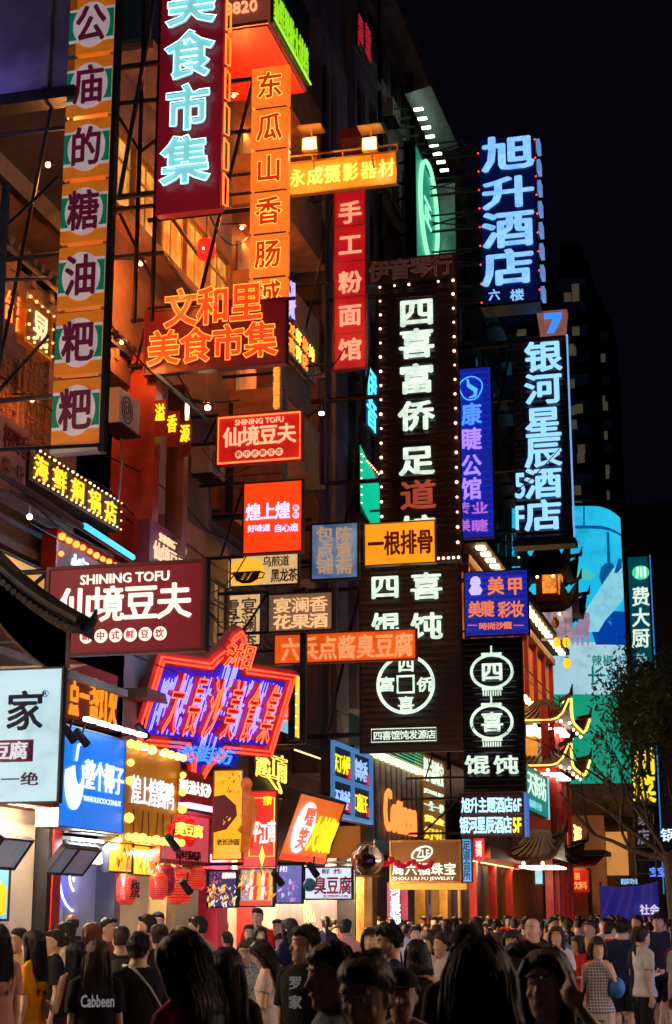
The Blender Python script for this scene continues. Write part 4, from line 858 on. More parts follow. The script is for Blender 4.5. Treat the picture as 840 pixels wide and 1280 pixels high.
# blue beauty signs
Bf = emit('royal_blue', (.015, .045, .85), .62, col2=(.01, .02, .45), scale=.8); M_bl = emit('blue_louvre', (.01, .03, .55), .45)
s = psign('eyelash_sign', 'tall royal blue ribbed blade sign with swirl emblem and violet characters', (576, 459, 616, 673), 37, .35); panel(s, Bf, M_iron, .02); louvres(s, M_bl, .16, .02)
cx, cz = s.px(589, 486); MB().tube([(cx + .28 * math.cos(t) * (1 + .08 * math.sin(3 * t)), -.05, cz + .30 * math.sin(t)) for t in [k * math.pi / 12 for k in range(24)]], .016, 5, closed=True).tube([(cx - .08, -.05, cz + .24), (cx - .06, -.05, cz + .08), (cx + .12, -.05, cz - .06), (cx + .10, -.05, cz - .2), (cx - .05, -.05, cz - .24)], [.02, .05, .06, .04, .015], 6).build('swirl_emblem', E('sky_neon', (.06, .35, 1), 1.6), s.o)
vt = E('violet_letter', (.42, .25, 1), 1.15); bt_ = E('azure_letter', (.08, .28, 1), 1.2)
for ch, y, m in (('康', 505, bt_), ('睫', 536, vt), ('公', 569, vt), ('馆', 598, vt)): tx(s, ch, (577.5, y, 602, y + 27), m, w=.03, depth=.05)
for ch, x, y in (('专', 576, 628), ('业', 590, 628), ('美', 576, 650), ('睫', 590, 650)): tx(s, ch, (x, y, x + 20 if x > 580 else x + 12, y + 15), E('plum_letter', (.5, .16, .75), .9), w=.03, depth=.05)
hang(s, hs=(.2, .9))
s = psign('nail_salon_sign', 'square ribbed blue sign with orange characters in three rows and a pale vase emblem', (580, 713, 661, 795), 40, .35); panel(s, Bf, M_iron, .03); louvres(s, M_bl, .15, .02)
ot = E('salmon_letter', (1, .25, .08), .85)
for t, bx in (('美', (610, 722, 630, 744)), ('甲', (634, 722, 654, 744)), ('美睫', (586, 752, 618, 772)), ('彩妆', (623, 752, 655, 772)), ('時尚沙龍', (599, 778, 640, 787))): tx(s, t, bx, ot, w=.03, depth=.05)
for x0, x1 in ((585, 597), (642, 655)): a_, b__ = s.px(x0, 782), s.px(x1, 782); MB().bar((a_[0], -.05, a_[1]), (b__[0], -.05, b__[1]), .012, 4).build('flourish', ot, s.o)
vx, vz = s.px(595, 744); MB().loft([(vx, -.05, vz, .12, .03), (vx, -.05, vz + .12, .18, .04), (vx, -.05, vz + .24, .10, .03), (vx, -.05, vz + .3, .14, .03), (vx, -.05, vz + .42, .12, .02), (vx, -.05, vz + .48, .05, .02)], 12).build('vase_emblem', E('lilac', (.75, .62, 1), .9), s.o); hang(s, hs=(.1, .9))
# dark louvred lantern sign
s = psign('lantern_sign', 'black louvred blade sign with two white lantern outlines and characters', (578, 797, 655, 990), 40.4, .4); panel(s, mat('back_blue', (.01, .012, .02), .4)); louvres(s, mat('louvre_glossy', (.05, .05, .07), .15, .7), .15, .06)
for ch, cy_ in (('四', 840), ('喜', 903)):
    cx, cz = s.px(615.5, cy_); ex = abs(s.px(641, cy_)[0] - cx); b = MB()
    b.tube([(cx + ex * math.cos(t), -.1, cz + .42 * math.sin(t)) for t in [k * math.pi / 18 for k in range(36)]], .04, 5, closed=True)
    for sg in (-1, 1): b.box(cx - .26, cx + .26, -.13, -.08, cz + sg * .45 - .03, cz + sg * .45 + .03)
    for k in range(8): b.box(cx - .24 + k * .062, cx - .21 + k * .062, -.13, -.08, cz - .62, cz - .5)
    b.bar((cx, -.1, cz + .45), (cx, -.1, cz + .66), .025, 5); b.build('lantern_outline', E_letter, s.o, kind='stuff'); tx(s, ch, (602, cy_ - 12, 629, cy_ + 12), E_letter, w=.035, depth=.09)
tx(s, '馄', (582, 945, 612, 968), E_letter, w=.03, depth=.09); tx(s, '饨', (618, 945, 648, 968), E_letter, w=.03, depth=.09)
hang(s, hs=(.1, .5, .9))
s = psign('hotel_floor_sign', 'two-row sign of ice-blue hotel characters with yellow 5F, street level', (575, 991, 655, 1046), 40, .3); panel(s, mat('wine_strip', (.09, .02, .05), .4), M_iron, .03)
it = E('ice_bold', (.50, .85, 1), 1.25)
tx(s, '旭升主题酒店', (577, 997, 641, 1016), it, w=.035); tx(s, '6F', (641, 998, 652, 1015), it, w=.035); tx(s, '银河星辰酒店', (575, 1021, 640, 1042), it, w=.035); tx(s, '5F', (641, 1022, 652, 1041), E('yellow_bold', (1, .9, .05), 1.3), w=.035)
MB().box(-s.w / 2, s.w / 2, -.04, -.005, s.h * .49, s.h * .53).build('middle_bar', mat('mauve_bar', (.35, .12, .2), .4), s.o); MB().box(s.w / 2 + .01, s.w / 2 + .06, -.02, .5, 0, s.h).build('side_tube', E('cold_side', (.1, .25, .8), .6), s.o); hang(s, hs=(.1, .9))
# hotel blades
s = psign('hotel_sign', 'upper navy blade sign with very large glowing ice-blue characters and red dot lamps', (600, 170, 672, 381), 42, .5); panel(s, emit('navy_face', (.004, .008, .10), .5, col2=(.003, .004, .05), scale=1), M_iron, .04)
for ch, y, h in (('旭', 171, 43), ('升', 222, 39), ('酒', 265, 45), ('店', 313, 44)): tx(s, ch, (604, y, 667, y + h), E_ice, w=.035, depth=.06)
tx(s, '六', (611, 362, 625, 376), E_ice, w=.02); tx(s, '楼', (638, 362, 655, 376), E_ice, w=.02)
MB().box(-s.w / 2, s.w / 2, -.25, .6, -.1, -.02).build('base_rail', M_iron, s.o)
for k in range(8): MB().box(s.w / 2 + .02, s.w / 2 + .12, .05, .45, s.h * (k + .2) / 8, s.h * (k + .75) / 8).build('side_character', E('side_ice', (.2, .4, .9), .6), s.o)
d = MB(); 
for k in range(9): d.ball((-s.w / 2, -.06, s.h * (k + .2) / 9), .025, 6, 4); d.ball((s.w / 2, -.06, s.h * (k + .6) / 9), .025, 6, 4)
d.build('red_dots', E('red_dot', (1, .03, .03), 5, samp='NONE'), s.o, kind='stuff'); tr = MB(); wx = -9 - s.M.translation.x
for k in range(5): z = s.h * (.05 + .22 * k); tr.bar((-s.w / 2, .2, z), (wx, .2, z), .04).bar((-s.w / 2, .2, z), (wx, .2, z + .5), .025).bar((-s.w / 2, .2, z + .5), (wx, .2, z), .025).bar((-s.w / 2, .2, z + .5), (wx, .2, z + .5), .03)
tr.build('truss', M_iron, s.o)
s = psign('hotel_sign', 'lower black louvred blade sign with ice-blue hotel characters and 5F', (642, 421, 711, 674), 46, .5); panel(s, mat('purple_black', (.02, .008, .02), .4)); louvres(s, mat('louvre_plum', (.09, .04, .07), .3, .5), .16, .05)
for ch, y in zip('银河星辰酒店', (428, 468, 510, 547, 586, 626)): tx(s, ch, (657, y, 702, y + 38), it if 0 else E('ice_mid', (.30, .66, 1), 1.2), w=.03, depth=.11)
tx(s, '5', (644, 592, 657, 624), E('ice_mid', (.3, .66, 1), 1.2), w=.02, depth=.11, whole=True); tx(s, 'F', (645, 633, 656, 663), E('ice_mid', (.3, .66, 1), 1.2), w=.02, depth=.11, whole=True)
MB().tube([(s.w / 2 + .06, 0, 0), (s.w / 2 + .06, 0, s.h)], .03, 5).build('edge_neon', E('edge_soft', (.2, .45, .9), .9), s.o); MB().box(-s.w / 2 - .1, s.w / 2 + .1, -.2, .5, -.22, -.04).build('base_tray', M_iron, s.o); hang(s, hs=(.05, .35, .7, .98), r=.06)
s = psign('number_sign', 'small pink-brown flared box with a bright blue 7 on the lower hotel sign', (671, 388, 709, 419), 45.9, .4)
w2 = s.w / 2; MB().prism([(-w2, s.h), (w2, s.h), (w2 * .8, 0), (-w2 * .8, 0)], 0, .4).build('panel', E('dusty_pink', (.55, .22, .17), .45, col2=(.4, .12, .08), scale=2), s.o); sv = [(.30, .88), (.88, .88), (.88, .70), (.62, .08), (.38, .08), (.60, .66), (.30, .66)]
MB().prism([((x - .55) * s.w, z * s.h) for x, z in sv][::-1], -.05, -.01).build('numeral', E('seven_blue', (.03, .22, .95), 1.3), s.o)
# ------------------------------------------------------------------ signs flat on the street front
s = fsign('teahouse_sign', 'small grey board with orange neon characters on the teahouse eave wall', -6, 33, 340, 420, X=-9.0); panel(s, mat('grey_violet', (.10, .08, .11), .6)); tx(s, '台', (.30, .12, .56, .62), E_orn, mode='fr', w=.03); tx(s, '湾味', (.66, .1, .86, .75), E_orn, mode='fr', vertical=True)
s = fsign('bulb_sign', 'gold bulb-edged sign with cream character beside the snack boards', 32, 64, 365, 428, X=-8.9); panel(s, mat('ochre_board', (.30, .14, .03), .5), M_gold, .03); bulbs(s, E('amber_bulb', (1, .5, .12), 3), .022, .16, .05); tx(s, '晃', (.30, .2, .85, .85), E('cream_hot', (1, .75, .42), 1.1), mode='fr', w=.035)
s = fsign('rose_board', 'dusty rose unlit board with dark red characters, left edge', -30, 33, 496, 582, X=-8.8); panel(s, mat('rose_board', (.36, .17, .15), .6)); tx(s, '杯四毛', (.52, .12, 1.0, .50), mat('dark_red_ink', (.12, .01, .01), .5), mode='fr', w=.035); tx(s, '来一杯', (.52, .6, .95, .85), mat('dusty_ink', (.3, .10, .08), .5), mode='fr')
s = fsign('hotpot_sign', 'long black sign with five gold characters each framed by tiny bulbs', 38, 149, 556, 600, X=-8.75, depth=.25); panel(s, mat('black_green', (.01, .02, .02), .4)); n = 5
for k, ch in enumerate('海鲜焖锅店'):
    f0 = .02 + k * .195; tx(s, ch, (f0 + .03, .16, f0 + .155, .84), E('gold_hot', (1, .48, .02), 1.8), mode='fr', w=.045)
    (x0, z1), (x1, z0) = s.fr(f0, .07), s.fr(f0 + .185, .93); bulbs(s, E('tiny_bulb', (1, .6, .25), 2.6, samp='NONE'), .018, .12, box=(x0, z1, x1, z0))
s = fsign('duck_neon', 'bulb-lined orange sign with glowing blue-white characters peeping above the dark red tofu sign', 70, 165, 660, 745, X=-8.9); panel(s, mat('burnt_orange', (.35, .12, .05), .6), M_redw, .05); bulbs(s, E('orange_bulb', (1, .22, .03), 3.5, samp='NONE'), .05, .22, .1, 'tl'); tx(s, '煌上煌', (.18, .25, .86, .62), E('blue_white', (.4, .5, 1), 2.2), mode='fr', w=.03)
A2 = Bld('lit_fascia', 'strip of cyan LED tube running down to the tofu sign', 'light strip', (-8.6, 21, 5)); A2.part('tube', MB().bar(PX(105, 657, -8.6), PX(166, 697, -8.6), .045), E('cyan_tube', (.05, .45, .75), 1.8)); A2.part('rail', MB().bar(PX(-10, 585, -8.64), PX(166, 700, -8.64), .05), M_iron)
s = fsign('yellow_fascia', 'pale yellow lit fascia panel above the near tiled canopy', -30, 56, 672, 735, X=-8.6, depth=.1); panel(s, E('butter', (1, .55, .14), .75, col2=(.8, .38, .08), scale=.6), M_iron, .03)
s = fsign('tofu_side_sign', 'small dark red facade sign with peach lettering behind the big tofu sign', 188, 233, 648, 715, X=-8.5); panel(s, mat('wine_board', (.16, .015, .025), .5)); tx(s, 'SHINING TOFU', (.22, .16, .95, .32), E('peach_text', (1, .62, .34), .85), mode='fr', w=.02); tx(s, '仙境豆夫', (.08, .36, .95, .72), E('peach_text', (1, .62, .34), .85), mode='fr', w=.03)
# phone number box and green LED sign
tb0 = PY(335, 28, 23); tb1 = PY(186, 28, 23)
TB = Bld('phone_sign', 'big box sign with red-lit underside and a phone number on the front, top', 'sign', ((tb0.x + tb1.x) / 2, 25, tb0.z))
TB.box('box', (tb1.x - 1.5, tb0.x, 23, 25.4, tb0.z, tb0.z + 1.6), emit('brown_box', (.42, .09, .05), .35))
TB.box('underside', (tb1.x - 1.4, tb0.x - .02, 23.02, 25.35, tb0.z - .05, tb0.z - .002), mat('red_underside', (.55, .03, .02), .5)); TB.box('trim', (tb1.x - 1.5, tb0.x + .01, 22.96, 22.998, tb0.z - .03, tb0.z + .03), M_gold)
for x0, x1, t in ((186, 212, 'Tel'), (281, 322, '8820')):
    a, b = PY(x0, 10, 22.98), PY(x1, 10, 22.98); c, d = PY(x0, 5, 22.98).z, PY(x0, 20 if t != 'Tel' else 29, 22.98).z
    if t == 'Tel': c = PY(x0, 17, 22.98).z
    o = link('lettering', glyph(t, 'solid', .02, .03), E('peach_letter', (1, .45, .2), 1.0), TB.o, loc=((a.x + b.x) / 2 - TB.L.x, 22.99 - TB.L.y, (c + d) / 2 - TB.L.z)); o.scale = (b.x - a.x, 1, c - d)
TB.box('side_board', (tb0.x + .01, tb0.x + .06, 23.1, 25.35, tb0.z + .05, tb0.z + 1.55), M_dark)
for k, ch in enumerate('新鲜现做大排档'):
    o = link('character', glyph(ch, 'solid', .015, .008), E('lime_led', (.40, .85, .02), .7), TB.o, loc=(tb0.x + .07 - TB.L.x, 23.25 + k * .31 - TB.L.y, .42)); o.rotation_euler = (0, 0, R(90)); o.scale = (.3, 1, .62)
TB.box('side_glow', (tb0.x + .062, tb0.x + .068, 23.2, 25.3, tb0.z + .1, tb0.z + .75), E('green_glow', (.01, .16, .01), .35))
MBn = MB().bar((tb0.x + .1, 23.05, tb0.z + .1), (tb0.x + .1, 25.35, tb0.z + .1), .02); TB.part('edge_tube', MBn, E('green_tube', (.3, .9, .05), 1))
rl_ = lamp_light(TB.o, (.6, -.3, -1.2), (1, .2, .08), 26, .15)
# neon bits near the centre gap
s = fsign('bird_neon', 'small blue-violet scribbled neon on a dark board beside the orange stack', 357, 369, 340, 392, X=-7.6, depth=.05); MB().box(-s.w / 2, s.w / 2, .02, .05, 0, s.h).build('back', M_dark, s.o); rn = random.Random(3); b = MB()
for k in range(9): b.tube([(rn.uniform(-.45, .45) * s.w, -.02, rn.uniform(0, 1) * s.h) for _ in range(4)], .012, 4)
b.build('neon_tube', E('violet_neon', (.25, .22, 1), 2.6), s.o, kind='stuff')
s = fsign('gold_neon_board', 'slanted small board crowded with gold and red neon figures', 359, 394, 392, 440, X=-8.1, depth=.08); panel(s, mat('olive_board', (.12, .10, .04), .5), M_steel, .03)
for k in range(7): tx(s, '龙虾烧烤夜宵店'[k], (.05 + (k % 4) * .23, .08 + (k // 4) * .45, .25 + (k % 4) * .23, .46 + (k // 4) * .45), E_gold if k % 2 else E_orn, mode='fr', w=.02)
MB().box(-s.w / 2, s.w / 2, .1, .6, -.7, -.02).build('under_box', mat('grey_brown', (.2, .14, .10), .7), s.o)
s = fsign('cyan_neon_sign', 'tall cyan-blue neon character sign squeezed beside the bulb-edged sign', 457, 471, 452, 528, X=-8.4, depth=.08); panel(s, M_dark); tx(s, '伊', (.05, .0, .95, .5), E('cyan_hot', (.06, .55, 1), 2.2), mode='fr', w=.05); tx(s, '音', (.05, .5, .95, 1), E('cyan_hot', (.06, .55, 1), 2.2), mode='fr', w=.05)
s = fsign('green_led_panel', 'green diagonal-striped LED panel edged with bulbs behind the bulb-edged sign', 449, 474, 566, 640, X=-8.7, depth=.1); panel(s, mat('led_back', (.01, .03, .02), .4), M_iron, .02); b = MB()
for k in range(22): z = s.h * k / 22; b.bar((-s.w / 2, -.02, z + .25), (s.w / 2, -.02, z - .25), .014, 4)
b.build('led_stripes', E('led_green', (.0, .55, .30), 1.0), s.o, kind='stuff'); bulbs(s, E_salm, .022, .2, .03, 'tl')
s = psign('strip_sign', 'thin orange vertical light strip with broken characters under the red neon board', (341, 458, 351, 513), 26.5, .15); panel(s, E('strip_orange', (.8, .2, .04), .6), M_steel, .015); tx(s, '香辣串', (.1, .02, .9, .98), E_orn, mode='fr', vertical=True, w=.05); hang(s, hs=(.9,))
s = fsign('green_screen', 'tall narrow green LED screen with ring emblem high on the dark block', 518, 549, 175, 325, X=-8.0, depth=.3); panel(s, E('led_teal', (.02, .42, .22), .75, col2=(.0, .22, .12), scale=9), M_dark, .08); cx, cz = 0, s.h * .62
MB().tube([(cx + s.w * .36 * math.cos(t), -.05, cz + s.w * .22 * math.sin(t) * 1.9) for t in [k * math.pi / 16 for k in range(32)]], .07, 5, closed=True).build('ring', E('mint', (.35, .95, .6), 1.1), s.o); tx(s, '正', (.35, .28, .65, .5), E('mint', (.35, .95, .6), 1.1), mode='fr', w=.05); MB().prism([(s.w * .3, .1), (s.w * .45, s.h * .09), (s.w * .47, .1)], -.05, -.02).build('corner_mark', E_wlet, s.o)
MB().box(s.w / 2, s.w / 2 + .12, -.5, .3, -.2, s.h + .3).build('side_fin', M_steel, s.o)
s2 = Bld('screen_canopy', 'sloping sheet canopy with rows of small white lamps above the green screen', 'canopy', (-8, 45, 22)); pa, pb = PX(519, 130, -8), PX(556, 205, -8)
s2.part('sheet', MB().add([(-8.3, pa.y, pa.z + .35), (-7.55, pa.y, pa.z + .5), (-7.55, pb.y, pb.z + .5), (-8.3, pb.y, pb.z + .35)], [(0, 1, 2, 3)]), mat('canopy_sheet', (.12, .16, .15), .5, .3))
for k in range(8): y = pa.y + (pb.y - pa.y) * (k + .5) / 8; s2.box('bar_lamp', (-8.1, -7.85, y, y + .10, pa.z - .02, pa.z + .03), E('mint_white', (.8, 1, .75), 6)); s2.box('lamp_arm', (-8.8, -8.3, y, y + .05, pa.z + .06, pa.z + .1), mat('green_metal', (.1, .3, .12), .5))
for i, (x, y0, t) in enumerate(((447, 14, '足浴按摩'), (456, 26, '棋牌茶楼'))):
    s = fsign('red_vertical_sign', ['left', 'right'][i] + ' dim vertical row of red glowing characters near the roof of the tall block', x, x + 7, y0, y0 + 42, X=-8.9, depth=.05); MB().box(-s.w / 2, s.w / 2, .01, .05, 0, s.h).build('back', M_dark, s.o); tx(s, t, (0, 0, 1, 1), E('dull_red', (.5, .02, .04), .55), mode='fr', vertical=True, w=.03)
# ------------------------------------------------------------------ middle band: big blue-red neon plaque
tl = R(24)
s = Sign(); c0 = PY(254, 940, 25); rzp = R(60); uu = Vector((math.cos(rzp), math.sin(rzp), 0)); wl = 1.0
while PRJ(c0 + uu * wl)[0] - PRJ(c0 - uu * wl)[0] < 176: wl += .02
s.w = wl * 2; s.h = 1.55; s.d = .3; s.M = Matrix.Translation(c0) @ Matrix.Rotation(rzp, 4, 'Z') @ Matrix.Rotation(tl, 4, 'X')
s.o = thing('neon_plaque', 'big tilted plaque with stepped outline, blue neon field and red neon characters', 'sign', mtx=s.M)
w, h = s.w / 2, s.h; bx_ = .10 * s.w; st = .055 * s.w
def outline(g): 
    a = 1 - g / w; top = [(-w + g, h - g), (-st * 3.0 + g, h - g), (-st * 2.3 + g * .7, h + .13 - g), (-st * 1.5 + g * .7, h + .25 - g), (-st * .9 + g * .5, h + .50 - g), (0, h + .60 - g), (st * .9 - g * .5, h + .50 - g), (st * 1.5 - g * .7, h + .25 - g), (st * 2.3 - g * .7, h + .13 - g), (st * 3 - g, h - g), (w - g, h - g)]
    return top + [(x, h - z) for x, z in reversed(top)]
MB().prism(outline(0), .0, .16).build('body', mat('plaque_red', (.45, .08, .06), .5), s.o); MB().prism(outline(.2), -.02, -.002).build('field', emit('plaque_blue', (.02, .02, .85), .45, col2=(.16, .01, .45), scale=.9, base=.7), s.o)
b = MB()
for g in (.06, .13): b.tube([(x, -.06, z) for x, z in outline(g)], .022, 5, closed=True)
b.build('border_neon', E_redn, s.o, kind='stuff'); rn = random.Random(9); b = MB()
for k in range(84):
    x = -w + .25 + (2 * w - .5) * k / 84; z0 = .22 + rn.uniform(0, .08); z1 = h - .22 - rn.uniform(0, .08)
    if abs(x) < st: z0 -= .35; z1 += .35
    for q_ in range(3): a_ = rn.uniform(z0, z1 - .3); b.bar((x, -.05, a_), (x, -.05, min(z1, a_ + rn.uniform(.2, .5))), .008, 4)
b.build('field_neon', emit('field_neon', (.16, .16, 1), 4), s.o, kind='stuff')
dkr = emit('char_red', (.5, .01, .01), .5); cell = (2 * w - .6) / 7
for k, ch in enumerate('大長沙美食集'): 
    x0 = -w + .3 + k * cell * 7 / 6; put_text(s.o, ch, x0 + .07, h * .83, x0 + cell * 7 / 6 - .07, h * .18, dkr, w=.015, depth=.14, y=-.03); put_text(s.o, ch, x0 + .07, h * .83, x0 + cell * 7 / 6 - .07, h * .18, emit('hot_red', (1, .10, .03), 3.2), style='neon', w=.011, depth=.20, y=0, name='neon_outline')
put_text(s.o, '湘', -.3, h + .36, .3, h - .05, dkr, w=.04, depth=.14, y=-.03); put_text(s.o, '湘', -.3, h + .36, .3, h - .05, emit('hot_red', (1, .10, .03), 3.2), style='neon', w=.016, depth=.2, name='neon_outline')
MB().box(-.75, .75, -.05, -.025, -.20, .16).build('small_plate', E('deep_blue', (.01, .02, .5), .6), s.o); put_text(s.o, '老街坊', -.6, .12, .6, -.16, E('azure_letter', (.08, .28, 1), 1.2), y=-.05)
for xx in (-w * .7, w * .6): MB().bar((xx, .3, h * .7), (xx, .9, h * .9), .04).build('bracket', M_iron, s.o)
# small things around it
s = fsign('grill_sign', 'dark rusty facade board with glowing orange carved characters', 84, 146, 822, 898, X=-9.0, depth=.15); panel(s, emit('ember_board', (.10, .03, .015), .25, col2=(.3, .03, .01), scale=1)); 
for k, ch in enumerate('点一盏灯火'): tx(s, ch, (.05 + k * .19, .2, .22 + k * .19, .95), emit('ember_letter', (1, .33, .02), .85), mode='fr', w=.035, depth=.06)
s = fsign('cyan_screen', 'small cyan lit screen with red print at the right end of the neon plaque', 336, 366, 850, 912, X=-9.0, depth=.1); panel(s, E('lb_cyan2', (.25, .65, .9), .9, var=.2, scale=2), M_iron, .05); tx(s, '招租热线', (.2, .3, .8, .7), E_redn, mode='fr')
s = fsign('yellow_strip', 'thin yellow upright light strip with bulbs beside the black post', 367, 378, 838, 925, X=-8.1, depth=.1); panel(s, E('yellow_strip', (1, .72, .02), 1.0), M_dark, .06); bulbs(s, E_salm, .02, .2, .02, 'l')
s = fsign('gold_script_sign', 'dark board with gold neon characters and a curling gold tail', 318, 356, 932, 990, X=-8.3, depth=.1); panel(s, mat('brown_black', (.06, .04, .025), .5)); tx(s, '趣江南', (.0, .05, 1.0, .66), E('gold_tube', (1, .60, .10), 1.7), mode='fr', style='neon', w=.016, depth=.06); tx(s, '趣江南', (.0, .05, 1.0, .66), mat('gold_back', (.3, .18, .04), .4), mode='fr', w=.01, depth=.03)
MB().tube([(-s.w * .1 + s.w * .4 * math.sin(t * .8), -.05, s.h * (.36 - .26 * math.sin(t))) for t in [k * .2 for k in range(16)]], .02, 5).build('tail_tube', E_gold, s.o)
s = fsign('blue_grid_sign', 'tall blue-edged grid of four panels with yellow and white characters', 413, 462, 925, 1020, X=-8.0, depth=.2); panel(s, M_dark); fb = MB()
for x in (-s.w / 2, -.04, s.w / 2 - .08): fb.box(x, x + .07, -.08, -.002, 0, s.h)
for z in (0, s.h * .48, s.h - .08): fb.box(-s.w / 2 + .1, -.04, -.08, -.002, z, z + .08); fb.box(.06, s.w / 2 - .08, -.08, -.002, z, z + .08)
fb.build('blue_frame', E('frame_blue', (.08, .28, .65), .6), s.o)
for t, bx, m in (('天丁小铺', (.08, .14, .46, .40), E_ylet), ('串串香', (.56, .12, .93, .42), E('soft_blue_white', (.35, .55, 1), 1)), ('不夜城', (.08, .62, .46, .88), E('soft_blue_white', (.35, .55, 1), 1)), ('口福王', (.56, .6, .93, .86), E_ylet)): tx(s, t, bx, m, mode='fr', w=.035)
for k in range(4): xq, zq = s.fr((.44, .93)[k % 2], (.44, .90)[k // 2]); MB().box(xq - .12, xq, -.05, -.01, zq, zq + .2).build('red_tag', E('red_tag', (.7, .02, .08), .8), s.o)
# grey ribbed shopfront with orange script
GF = Bld('grey_shopfront', 'grey ribbed metal shopfront with warm strip light along its top', 'shopfront', (-8.6, 41, 0)); ya, yb_ = PX(455, 1000, -8.6).y, PX(527, 1000, -8.6).y; zt, zb = PX(462, 945, -8.6).z, PX(462, 1050, -8.6).z
nrib = 11
for k in range(nrib): y = ya + (yb_ - ya) * k / nrib; GF.box('rib_panel', (-8.8, -8.6, y + .03, y + (yb_ - ya) / nrib - .03, zb, zt), mat('rib_grey', (.13, .14, .19), .5)); GF.box('rib_edge', (-8.6, -8.52, y - .03, y + .03, zb, zt), mat('rib_light', (.4, .42, .48), .5))
GF.box('back', (-9.2, -8.82, ya, yb_, 0, zt + .2), M_dark); GF.box('top_strip', (-8.7, -8.4, ya, yb_, zt + .02, zt + .12), E('warm_strip', (1, .72, .35), 2.5)); GF.box('base_beam', (-8.9, -8.35, ya, yb_, zb - .25, zb - .01), M_steel)
b = MB(); 
for k in range(16): b.bar((-8.5, ya + 1.5, zt + .2 + k * .08), (-8.5, yb_, zt + .2 + k * .08), .012, 4)
GF.part('green_led_band', b, E('led_green', (.0, .55, .30), 1.0), kind='stuff')
o = link('lettering', glyph('Cotteen', 'solid', .0, .12), emit('ember_script', (1, .25, .05), 1.6), GF.o, loc=(.15, (ya + yb_) / 2 - GF.L.y - .2, zb + .75)); o.rotation_euler = (0, 0, R(90)); o.scale = (3.6, .6, 1.0)
s = fsign('gold_jewelry_pillar', 'gold lit wall sign stacked with white and yellow characters in several rows', 527, 556, 940, 1050, X=-8.5, depth=.2); panel(s, emit('gold_wall', (.5, .24, .05), .5, col2=(.1, .04, .01), scale=1.2), M_gold, .05)
for t, y0, y1, m in (('周六福珠宝', .04, .32, E_letter), ('JEWELRY', .40, .46, E_letter), ('一生一世', .53, .64, E_letter), ('黄金', .70, .78, E_gold), ('好礼', .84, .98, E_ylet)): tx(s, t, (.06, y0, .94, y1), m, mode='fr', w=.03)
s = fsign('green_side_sign', 'green and white lit wall sign on the temple gate beside the black lantern sign', 657, 684, 955, 1012, X=-7.2, depth=.2); panel(s, emit('jade_face', (.0, .30, .22), .7), M_steel, .04); tx(s, '天街坊', (.06, .1, .94, .62), E_letter, mode='fr', w=.035); tx(s, '新鲜手作', (.12, .72, .7, .9), E('ice_dim', (.3, .65, .8), .8), mode='fr'); MB().box(s.w / 2 + .01, s.w / 2 + .25, -.05, .1, 0, s.h).build('edge_light', E('pale_cyan_edge', (.3, .7, .85), .9), s.o)
s = psign('narrow_sign', 'narrow azure vertical light box under the hotel floor sign', (577, 1048, 590, 1103), 39.5, .3); panel(s, E('azure_box', (.06, .42, .85), .95, col2=(.02, .2, .6), scale=5), M_iron, .02); tx(s, '足道会所', (.15, .05, .85, .95), mat('ink_blue', (.01, .03, .1)), mode='fr', vertical=True)
s = psign('tongue_sign', 'red rounded tag sign with white character under the hotel floor sign', (592, 1048, 605, 1079), 39.8, .1); w2 = s.w / 2; MB().prism([(-w2, s.h), (w2, s.h), (w2, w2), (w2 * .6, .08), (0, 0), (-w2 * .6, .08), (-w2, w2)], 0, .1).build('panel', E('tag_red', (.9, .02, .05), .8), s.o); tx(s, '福到', (.2, .1, .8, .75), E_letter, mode='fr', vertical=True, w=.03)
# jewelry fascia
s = psign('jewelry_sign', 'brown-gold jewelry fascia with white characters, Latin line and ringed monogram', (487, 1050, 577, 1104), 33, .4); panel(s, emit('bronze_face', (.32, .13, .03), .45, col2=(.08, .03, .01), scale=1.1), M_gold, .04)
tx(s, '周六福珠宝', (490, 1079, 571, 1094), E_letter, w=.03, depth=.08, gap=.08); tx(s, 'ZHOU LIU FU JEWELRY', (490, 1096, 568, 1101.5), E_letter, w=.02, depth=.06); cx, cz = s.px(529, 1067); MB().tube([(cx + .21 * math.cos(t), -.1, cz + .13 * math.sin(t) + .05 * math.cos(t)) for t in [k * math.pi / 14 for k in range(28)]], .02, 5, closed=True).build('ring', E_letter, s.o); tx(s, 'ZLF', (521, 1062, 537, 1072), E_letter, w=.03, depth=.1)
MB().box(-s.w / 2, s.w / 2, -.05, .5, -.12, -.01).build('base_tube', E_orn, s.o); hang(s, hs=(.5,))
s = psign('hotel_banner', 'narrow magenta vertical banner with white characters under the jewelry sign', (484, 1103, 510, 1150), 34, .06, 'banner'); panel(s, mat('plum_cloth', (.18, .01, .07), .7)); tx(s, '银河星辰酒店', (488, 1096, 501, 1168), E('ice_bold', (.5, .85, 1), 1.25), vertical=True, w=.03)
# stinky tofu and menu boxes
def lightbox(lab, box, Y, face, name='menu_board'):
    s = psign(name, lab, box, Y, .12); panel(s, face, M_iron, .025); return s
s = lightbox('white light box with red characters and a small cartoon face, street level', (380, 1083, 441, 1125), 25.5, E('milk_face', (.75, .85, 1), 1.0, col2=(.6, .75, 1), scale=1), 'fried_tofu_sign'); rt3 = mat('poster_red', (.6, .02, .02), .5)
tx(s, '臭豆腐', (393, 1096, 440, 1118), rt3, w=.03, gap=.04); tx(s, '鲜炸', (400, 1086, 430, 1093), mat('poster_orange', (.6, .15, .03), .5), gap=.3); tx(s, '长沙特色小吃', (404, 1118.5, 436, 1122), rt3)
cx, cz = s.px(387, 1106); MB().ball((cx, -.005, cz), .11, 12, 8).build('face_print', mat('teal_print', (.02, .25, .3), .5), s.o); hang(s, hs=(1.1,))
rf = random.Random(21)
